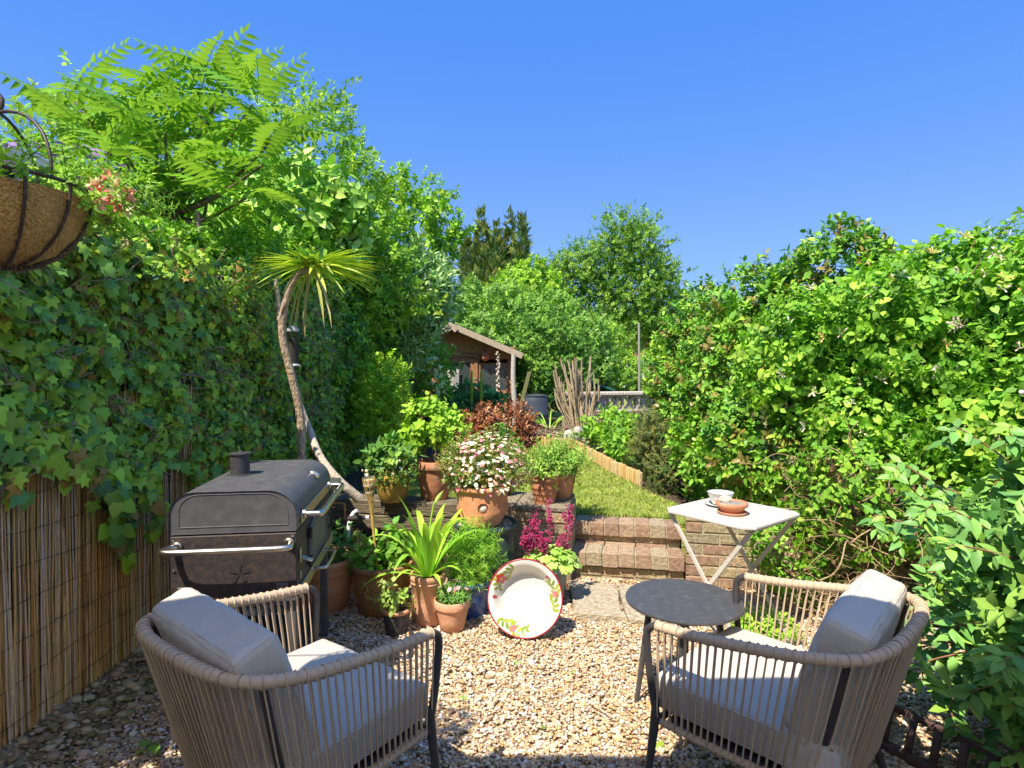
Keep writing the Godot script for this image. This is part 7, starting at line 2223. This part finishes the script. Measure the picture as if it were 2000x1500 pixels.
func make_chairs() -> void:
	var frame := M("chair_frame", lin(0.055, 0.052, 0.055), 0.45)
	var ropes := []
	for i in 3: ropes.append(TM("rope%d" % i, [[0.0, lin(0.48, 0.36, 0.25) * (0.92 + 0.1 * i)], [1.0, lin(0.62, 0.48, 0.34) * (0.92 + 0.1 * i)]], 30.0, 0.8, 0.08))
	var half := [Vector3(0.345, 0.615, -0.31), Vector3(0.352, 0.63, -0.15), Vector3(0.358, 0.66, 0.05), Vector3(0.35, 0.685, 0.2), Vector3(0.3, 0.7, 0.3), Vector3(0.18, 0.705, 0.345), Vector3(0.0, 0.706, 0.355)]
	var low := [Vector3(0.325, 0.275, -0.32), Vector3(0.325, 0.272, -0.15), Vector3(0.315, 0.268, 0.03), Vector3(0.29, 0.265, 0.14), Vector3(0.235, 0.262, 0.21), Vector3(0.13, 0.26, 0.235), Vector3(0.0, 0.26, 0.24)]
	var ut := half.duplicate()
	var ul := low.duplicate()
	for i in range(5, -1, -1):
		ut.append(half[i] * Vector3(-1, 1, 1)); ul.append(low[i] * Vector3(-1, 1, 1))
	var rail := curve(ut, 8)
	var seat := curve(ul, 8)
	# the wrap: a tube with a ridge for every turn of cord
	var wrap := func(path: Array, r: float) -> Mb:
		var q := along(path, 428)
		var rr := []
		for i in q.size(): rr.append(r * [0.88, 1.01, 1.03, 1.01][i % 4])
		var mm := Mb.new()
		mm.tube(q, rr, 9)
		return mm
	var top_wrap: ArrayMesh = wrap.call(rail, 0.0175).mesh()
	var low_wrap: ArrayMesh = wrap.call(seat, 0.0125).mesh()
	var n := 70
	var a := along(rail, n)
	var b := along(seat, n)
	var cords := []
	for i in n:
		var m := Mb.new()
		var dir: Vector3 = (a[min(i + 1, n - 1)] - a[max(0, i - 1)]).normalized()
		var outw := dir.cross(Vector3.UP).normalized()
		for s in [-1.0, 1.0]:
			var t0: Vector3 = a[i] + dir * 0.0042 * s + Vector3(0, -0.012, 0) + outw * 0.012 * s
			var t1: Vector3 = b[i] + dir * 0.0042 * s + outw * 0.010 * s
			m.tube([t0, t0.lerp(t1, 0.5) + dir * rnd(-0.002, 0.002), t1], 0.0029, 5)
		for w in [[a[i], 0.0188], [b[i], 0.0135]]:
			var ring := []
			for k in 11:
				var u := TAU * k / 10
				ring.append(w[0] + outw * cos(u) * w[1] + dir.cross(outw) * sin(u) * w[1])
			m.tube(ring, 0.0026, 4, false)
		cords.append(m.mesh())
	var seat_top := Vector3(0, 0.355, -0.06)
	for c in [["rope_armchair", "taupe rope armchair beside the reed screen with its back to the grill end", p(-0.735, 0, 1.90), -36.0, "sand grey seat cushion of the chair beside the grill", "sand grey back cushion dappled with sun on the chair by the grill"], ["rope_armchair", "taupe rope armchair beside the round table under the blue-green shrub", p(0.965, 0, 2.02), 44.0, "sand grey seat cushion of the chair beside the round table", "sand grey back cushion standing up in the chair by the round table"]]:
		var o := thing(c[0], c[1], "armchair", c[2], deg_to_rad(c[3]), "rope armchairs on the gravel")
		part("arm_rail_wrap", top_wrap, ropes[1], o)
		part("seat_rail_wrap", low_wrap, ropes[0], o)
		R.seed = 383
		for i in n: part("cord", cords[i], ropes[R.randi() % 3], o)
		for s in [-1.0, 1.0]:
			var m := Mb.new()
			var q := curve([Vector3(s * 0.345, 0.615, -0.30), Vector3(s * 0.344, 0.605, -0.335), Vector3(s * 0.342, 0.565, -0.355), Vector3(s * 0.335, 0.42, -0.345), Vector3(s * 0.328, 0.3, -0.325), Vector3(s * 0.325, 0.27, -0.31)], 5)
			m.tube(q, 0.0135, 10)
			part("front_post", m, frame, o)
			m = Mb.new()
			m.tube([Vector3(s * 0.33, 0.35, -0.325), Vector3(s * 0.333, 0.25, -0.33), Vector3(s * 0.345, 0.0, -0.355)], [0.014, 0.0165, 0.011], 10)
			part("leg", m, frame, o)
			m = Mb.new()
			m.tube([Vector3(s * 0.31, 0.675, 0.27), Vector3(s * 0.262, 0.3, 0.175), Vector3(s * 0.258, 0.26, 0.17)], 0.012, 9)
			part("back_post", m, frame, o)
			m = Mb.new()
			m.tube([Vector3(s * 0.255, 0.275, 0.165), Vector3(s * 0.28, 0.0, 0.245)], [0.0155, 0.011], 10)
			part("leg", m, frame, o)
		var m := Mb.new()
		m.box(Vector3(0, 0.272, -0.05), Vector3(0.6, 0.012, 0.5), 0.003)
		part("seat_sling", m, frame, o)
		m = Mb.new()
		m.tube([Vector3(-0.325, 0.275, -0.32), Vector3(0.325, 0.275, -0.32)], 0.013, 10)
		part("front_bar", m, frame, o)
		var base := Transform3D(Basis(Vector3.UP, deg_to_rad(c[3])), c[2])
		var sc := thing("seat_cushion", c[4], "cushion", base * seat_top, deg_to_rad(c[3]), "chair seat cushions")
		m = soft_box(Vector3(0.6, 0.125, 0.6), 0.08, 385, 16, 0.003)
		part("cover", m, fabric(), sc)
		m = Mb.new()
		for yy in [0.048, -0.048]:
			var q := []
			for k in 41:
				var u := TAU * k / 40
				var e := Vector2(cos(u), sin(u))
				var g: float = pow(pow(abs(e.x), 12.0) + pow(abs(e.y), 12.0), -1.0 / 12.0)
				q.append(Vector3(e.x * g * 0.297, yy, e.y * g * 0.297))
			m.tube(q, 0.0032, 5, false)
		part("piping", m, fabric(), sc)
		var bc := thing("back_cushion", c[5], "cushion", Vector3.ZERO, 0.0, "chair back cushions")
		bc.transform = base * Transform3D(Basis(Vector3.UP, 0.06 * sign(c[3])) * Basis(Vector3.RIGHT, PI / 2 + (0.30 if c[3] > 0 else 0.36)), Vector3(0, 0.585, 0.185))
		m = soft_box(Vector3(0.57, 0.135, 0.40), 0.16, 387 if c[3] > 0 else 391, 28, 0.006, 0.4)
		part("cover", m, fabric(), bc)
		m = Mb.new()
		for yy in [0.046, -0.046]:
			var q := []
			for k in 49:
				var u := TAU * k / 48
				var e := Vector2(cos(u), sin(u))
				var g: float = pow(pow(abs(e.x), 14.0) + pow(abs(e.y), 14.0), -1.0 / 14.0)
				q.append(Vector3(e.x * g * 0.283, yy, e.y * g * 0.198))
			m.tube(q, 0.003, 5, false)
		part("piping", m, fabric(), bc)

# ------------------------------------------------------------------ tables
func make_tables() -> void:
	var steel := TM("table_steel", [[0.0, lin(0.06, 0.06, 0.066)], [0.6, lin(0.072, 0.072, 0.078)], [1.0, lin(0.12, 0.115, 0.11)]], 3.5, 0.4, 0.0, 0.02)
	var o := thing("round_side_table", "round dark grey metal side table between the chair and the steps", "table", p(0.75, 0, 2.55))
	var m := Mb.new()
	m.lathe([Vector2(0, 0.478), Vector2(0.236, 0.478), Vector2(0.248, 0.482), Vector2(0.25, 0.489), Vector2(0.248, 0.494), Vector2(0, 0.494)], 72)
	part("tabletop", m, steel, o)
	for k in 4:
		var a := TAU * k / 4 + 0.35
		m = Mb.new()
		m.tube([Vector3(cos(a) * 0.14, 0.478, sin(a) * 0.14), Vector3(cos(a) * 0.2, 0.0, sin(a) * 0.2)], [0.016, 0.011], 10)
		part("leg", m, steel, o)
	# folding bistro table; own axes x, z along its edges
	var t := thing("folding_table", "square off-white metal folding table with crossed legs before the brick wall", "table", p(1.215, 0, 3.235), deg_to_rad(38.0))
	var white := TM("old_white", [[0.0, lin(0.36, 0.31, 0.26)], [0.22, lin(0.55, 0.51, 0.47)], [0.5, lin(0.58, 0.55, 0.5)], [0.82, lin(0.63, 0.6, 0.55)], [0.93, lin(0.46, 0.38, 0.3)], [1.0, lin(0.36, 0.22, 0.13)]], 2.2, 0.55, 0.03)
	m = Mb.new()
	var hs := 0.27
	var ring := []
	for k in 32:
		var u := TAU * (k + 0.5) / 32
		var e := Vector2(cos(u), sin(u))
		var g: float = pow(pow(abs(e.x), 14.0) + pow(abs(e.y), 14.0), -1.0 / 14.0)
		ring.append(Vector2(e.x * g * hs, e.y * g * hs))
	var topf := []
	var low := []
	for q in ring:
		topf.append(Vector3(q.x * 0.993, 0.715, q.y * 0.993)); low.append(Vector3(q.x * 0.993, 0.7, q.y * 0.993))
	m.face(topf, Vector3.UP)
	m.face(low, Vector3.DOWN)
	for i in ring.size():
		var j := (i + 1) % ring.size()
		var A := Vector3(ring[i].x, 0, ring[i].y)
		var B := Vector3(ring[j].x, 0, ring[j].y)
		m.face([topf[i], topf[j], B + Vector3(0, 0.711, 0), A + Vector3(0, 0.711, 0)], A + Vector3.UP * 0.4)
		m.face([A + Vector3(0, 0.711, 0), B + Vector3(0, 0.711, 0), B + Vector3(0, 0.703, 0), A + Vector3(0, 0.703, 0)], A)
		m.face([A + Vector3(0, 0.703, 0), B + Vector3(0, 0.703, 0), low[j], low[i]], A - Vector3.UP * 0.4)
	part("tabletop", m, white, t)
	for x in [-0.215, 0.215]:
		for s in [-1.0, 1.0]:
			m = Mb.new()
			var a0 := Vector3(x + s * 0.012, 0.695, s * 0.24)
			var b0 := Vector3(x + s * 0.012, 0.012, -s * 0.24)
			var d := (b0 - a0)
			m.box((a0 + b0) * 0.5, Vector3(0.011, d.length(), 0.024), 0.003, byz(d, Vector3(0, 0, 1)))
			part("leg", m, white, t)
		m = Mb.new()
		m.tube([Vector3(x - 0.03, 0.353, 0), Vector3(x + 0.03, 0.353, 0)], 0.006, 8)
		part("pivot_bolt", m, mats["steel"], t)
	for z in [-0.235, 0.235]:
		m = Mb.new()
		m.box(Vector3(0, 0.025, z), Vector3(0.44, 0.022, 0.011), 0.003)
		part("foot_bar", m, white, t)
		m = Mb.new()
		m.box(Vector3(0, 0.688, z * 0.98), Vector3(0.46, 0.022, 0.011), 0.003)
		part("top_bar", m, white, t)
	# things on it
	var tb := thing("terracotta_bowl", "shallow terracotta bowl with pale grit standing on its saucer on the white table", "bowl", p(1.19, 0.7165, 3.17))
	m = Mb.new()
	m.lathe([Vector2(0, 0), Vector2(0.068, 0), Vector2(0.076, 0.006), Vector2(0.078, 0.014), Vector2(0.072, 0.014), Vector2(0.068, 0.007), Vector2(0, 0.006)], 32)
	part("saucer", m, clay(2), tb)
	m = Mb.new()
	m.lathe([Vector2(0, 0.0075), Vector2(0.05, 0.0075), Vector2(0.056, 0.014), Vector2(0.074, 0.042), Vector2(0.082, 0.044), Vector2(0.084, 0.05), Vector2(0.084, 0.06), Vector2(0.079, 0.064), Vector2(0.074, 0.06), Vector2(0.068, 0.045)], 36)
	part("bowl", m, clay(1), tb)
	m = Mb.new()
	m.lathe([Vector2(0.073, 0.054), Vector2(0.04, 0.06), Vector2(0, 0.061)], 24)
	part("grit", m, TM("grit", [[0.0, lin(0.45, 0.4, 0.33)], [1.0, lin(0.74, 0.7, 0.63)]], 30.0, 0.95, 0.6, 0.05), tb)
	var sh := thing("striped_shell", "brown-striped scallop shell propped in the terracotta bowl", "shell", p(1.165, 0.775, 3.18))
	m = Mb.new()
	for k in 11:
		var a0 := -1.1 + 0.2 * k
		m.leaf(Transform3D(byz(Vector3(0, 0.35, 1), Vector3(sin(a0), cos(a0), 0)), Vector3.ZERO), 0.042, 0.0052, [[0, 0.2], [0.5, 0.8], [0.9, 1.0], [1, 0.5]], 0.5, 0.35)
	part("valve", m, TM("shellstripe", [[0.0, lin(0.25, 0.16, 0.1)], [0.45, lin(0.5, 0.4, 0.3)], [0.6, lin(0.7, 0.64, 0.55)], [1.0, lin(0.72, 0.68, 0.6)]], Vector3(10, 40, 10), 0.6), sh)
	var wb := thing("enamel_bowl", "small white enamel bowl with dark rim on a plate on the white table", "bowl", p(1.195, 0.7165, 3.36))
	m = Mb.new()
	m.lathe([Vector2(0, 0.009), Vector2(0.04, 0.009), Vector2(0.046, 0.014), Vector2(0.062, 0.05), Vector2(0.071, 0.072), Vector2(0.076, 0.076), Vector2(0.069, 0.074), Vector2(0.06, 0.05), Vector2(0.042, 0.014), Vector2(0, 0.012)], 36)
	part("bowl", m, mats["enamel"], wb)
	m = Mb.new()
	m.lathe([Vector2(0, 0), Vector2(0.05, 0), Vector2(0.082, 0.008), Vector2(0.083, 0.01), Vector2(0.05, 0.0035), Vector2(0, 0.003)], 36)
	part("plate", m, mats["enamel"], wb)
	m = Mb.new()
	for q in [[0.0745, 0.076], [0.0825, 0.0095]]:
		var rg := []
		for k in 37: rg.append(Vector3(cos(TAU * k / 36) * q[0], q[1], sin(TAU * k / 36) * q[0]))
		m.tube(rg, 0.0016, 5, false)
	part("rim", m, M("dark_rim", lin(0.03, 0.035, 0.06), 0.3), wb)

# ------------------------------------------------------------------ hanging basket
func make_basket() -> void:
	var c := p(-1.12, 1.89, 1.30)
	var o := thing("hanging_basket", "coir-lined wire hanging basket of purple and pink flowers on the house side", "hanging basket", c)
	o.scale = Vector3.ONE * 0.8
	var coir := TM("coir", [[0.0, lin(0.45, 0.23, 0.055)], [0.4, lin(0.64, 0.37, 0.11)], [0.75, lin(0.72, 0.46, 0.16)], [1.0, lin(0.78, 0.57, 0.27)]], Vector3(14, 9, 14), 0.98, 1.6, 0.03)
	var m := Mb.new()
	m.lathe([Vector2(0, -0.205), Vector2(0.06, -0.2), Vector2(0.12, -0.172), Vector2(0.17, -0.115), Vector2(0.195, -0.05), Vector2(0.2, -0.012), Vector2(0.188, -0.008), Vector2(0.18, -0.05)], 48)
	part("coir_liner", m, coir, o)
	# loose fibres
	var fb := Mb.new()
	R.seed = 401
	for i in 900:
		var u := rnd(-1.45, -0.05)
		var a := rnd(0, TAU)
		var r := 0.203
		var q0 := Vector3(cos(a) * cos(u) * r, sin(u) * r - 0.003, sin(a) * cos(u) * r)
		var d := (rv() - q0.normalized() * 0.8).normalized() * rnd(0.012, 0.03)
		var nrm := q0.normalized()
		fb.tube([q0 - d, q0 + nrm * 0.003, q0 + d], 0.0004, 3, false)
	part("coir_fibres", fb, M("fibre", lin(0.5, 0.32, 0.14), 0.9), o)
	m = Mb.new()
	m.lathe([Vector2(0.185, -0.03), Vector2(0.1, -0.015), Vector2(0, -0.012)], 24)
	part("compost", m, mats["soil"], o)
	var iron := TM("basket_iron", [[0.0, lin(0.035, 0.022, 0.02)], [0.7, lin(0.06, 0.04, 0.035)], [1.0, lin(0.13, 0.07, 0.045)]], 9.0, 0.5, 0.05)
	m = Mb.new()
	var ring := []
	for k in 49: ring.append(Vector3(cos(TAU * k / 48) * 0.211, 0.012, sin(TAU * k / 48) * 0.211))
	m.tube(ring, 0.0052, 8, false)
	part("rim_ring", m, iron, o)
	for k in 12:
		var a := TAU * k / 12 + 0.1
		m = Mb.new()
		var q := []
		for e in 11:
			var u := PI / 2 * e / 10.0
			q.append(Vector3(cos(a) * cos(u) * 0.209, 0.012 - sin(u) * 0.226, sin(a) * cos(u) * 0.209))
		m.tube(q, 0.0045, 6)
		part("rib", m, iron, o)
	for k in 2:
		m = Mb.new()
		var a := 0.33 + k * 1.0
		var q := []
		for e in 17:
			var u := PI * e / 16.0
			q.append(Vector3(cos(a) * cos(u) * 0.205, 0.012 + pow(sin(u), 0.8) * 0.2, sin(a) * cos(u) * 0.205))
		m.tube(q, 0.0045, 6)
		part("hanger_arch", m, iron, o)
	m = Mb.new()
	m.tube(curve([Vector3(0, 0.205, 0), Vector3(0, 0.26, 0), Vector3(-0.15, 0.3, 0), Vector3(-0.62, 0.3, 0)], 4), 0.006, 7)
	part("bracket", m, iron, o)
	var soft: Material = mats["leaf_soft"]
	var pal := [lin(0.26, 0.40, 0.07), lin(0.20, 0.33, 0.06), lin(0.32, 0.45, 0.09), lin(0.14, 0.25, 0.05)]
	fill(o, "foliage", [[Vector3(0.02, 0.04, -0.02), Vector3(0.19, 0.06, 0.18)], [Vector3(0.2, 0.0, -0.16), Vector3(0.13, 0.09, 0.14)], [Vector3(0.1, 0.05, -0.22), Vector3(0.18, 0.08, 0.12)]], 300, sprig(8, 0.02, 0.005, 0.045, LANCE, 402), soft, pal, 403, [0.8, 1.3], 0.6, 0.3, 0.6, 0.7)
	var dz := daisy()
	fill(o, "purple_flowers", [[Vector3(0.08, 0.09, -0.1), Vector3(0.22, 0.07, 0.16)]], 60, dz, LM("petal_purple", 0.7, Color(0.4, 0.3, 0.6)), [lin(0.30, 0.20, 0.55), lin(0.38, 0.3, 0.62), lin(0.24, 0.14, 0.46)], 404, [0.9, 1.5], 0.3, 0.25, 0.8, 0.5)
	var trump := Mb.new()
	for i in 5:
		var a := TAU * i / 5
		trump.leaf(Transform3D(byz(Vector3(cos(a), 0.6, sin(a)), Vector3(cos(a), 0.9, sin(a))), Vector3.ZERO), 0.036, 0.011, OVATE, 0.3, 0.35)
	fill(o, "pink_flowers", [[Vector3(0.225, 0.0, -0.1), Vector3(0.055, 0.055, 0.06)], [Vector3(0.19, 0.05, -0.14), Vector3(0.05, 0.03, 0.05)]], 34, trump.mesh(), LM("petal_rose", 0.6, Color(0.6, 0.4, 0.45)), [lin(0.7, 0.34, 0.36), lin(0.76, 0.5, 0.5), lin(0.8, 0.7, 0.66), lin(0.62, 0.16, 0.22)], 405, [0.7, 1.1], 0.3, 0.2, 0.2, 0.7)
	# wooden prop below the basket
	m = Mb.new()
	m.tube([p(-2.02, 1.78, 2.05), p(-1.88, 1.56, 2.12)], 0.016, 8)
	tag(part("wooden_prop", m, mats["sleeper"], self), "short round wooden prop sticking out of the ivy under the hanging basket", "prop")

# ------------------------------------------------------------------ small things
func make_small_things() -> void:
	# rusty iron trough front with curved bars
	var o := thing("rusty_iron_grating", "rusty iron trough edge with curved bars lying under the blue-green shrub", "grating", p(1.63, 0.0, 2.13))
	o.rotation.y = deg_to_rad(31.0)
	o.rotation.x = 0.0
	var rust := TM("rust", [[0.0, lin(0.055, 0.03, 0.028)], [0.5, lin(0.105, 0.06, 0.055)], [0.8, lin(0.15, 0.085, 0.07)], [1.0, lin(0.2, 0.11, 0.08)]], 6.0, 0.85, 0.25)
	var m := Mb.new()
	m.box(Vector3(0.0, 0.15, -0.05), Vector3(0.02, 0.025, 0.9), 0.004)
	part("top_rail", m, rust, o)
	m = Mb.new()
	m.box(Vector3(-0.06, 0.02, -0.05), Vector3(0.04, 0.03, 0.9), 0.004)
	part("bottom_rail", m, rust, o)
	for k in 11:
		m = Mb.new()
		var z := -0.47 + k * 0.084
		m.tube(curve([Vector3(0.0, 0.15, z), Vector3(-0.045, 0.13, z + 0.01), Vector3(-0.07, 0.08, z + 0.012), Vector3(-0.06, 0.02, z)], 4), 0.014, 6, true, 0.35)
		part("bar", m, rust, o)
	# bright weeds beside the round table
	var w := thing("gravel_weeds", "bright green low weeds growing beside the far chair arm", "weeds", p(1.38, 0.0, 3.2))
	fill(w, "foliage", [[Vector3(0, 0.06, 0), Vector3(0.16, 0.08, 0.12)]], 150, sprig(7, 0.026, 0.009, 0.035, OVATE, 411), mats["leaf_soft"], [lin(0.30, 0.45, 0.06), lin(0.36, 0.5, 0.08)], 412)
	for i in 5:
		var q: Vector3 = [p(-1.42, 0.0, 2.25), p(-1.3, 0, 2.5), p(-1.5, 0, 2.0), p(-0.22, 0, 2.6), p(0.02, 0, 2.9)][i]
		var v := thing("ivy_seedling", "ivy seedling growing in the gravel beside the reed screen" if i < 3 else "tiny weed seedling in the sunny gravel", "weed", q, 0.0, "seedlings in the gravel by the screen" if i < 3 else "seedlings in the sunny gravel")
		R.seed = 413 + i
		for k in (5 if i < 3 else 4):
			part("leaf", ivy_leaf(0.05 if i < 3 else 0.018, 0.2), LC(lin(0.13, 0.26, 0.06), 0.5), v, Transform3D(byz(Vector3.UP + rv() * 0.5, rv()), Vector3(rnd(-0.04, 0.04) * (1 if i < 3 else 0.4), 0.03, rnd(-0.04, 0.04) * (1 if i < 3 else 0.4))))
	# garden cane and pale pipe behind the grill
	m = Mb.new()
	m.tube(curve([p(-1.06, 0.36, 3.75), p(-1.05, 0.5, 3.78), p(-1.03, 0.56, 3.8), p(-1.0, 0.58, 3.8)], 4), 0.014, 8)
	tag(part("white_hose_end", m, mats["upvc"], self), "white plastic hose end standing in the ringed pot behind the grill", "hose")
	# white-framed step edge of shade: stray twig on the gravel
	m = Mb.new()
	m.tube([p(0.33, 0.03, 2.58), p(0.38, 0.035, 2.5), p(0.43, 0.03, 2.44)], 0.0032, 5)
	tag(part("stray_twig", m, M("strayt", lin(0.55, 0.45, 0.33), 0.8), self), "single pale twig lying on the sunlit gravel", "twig")
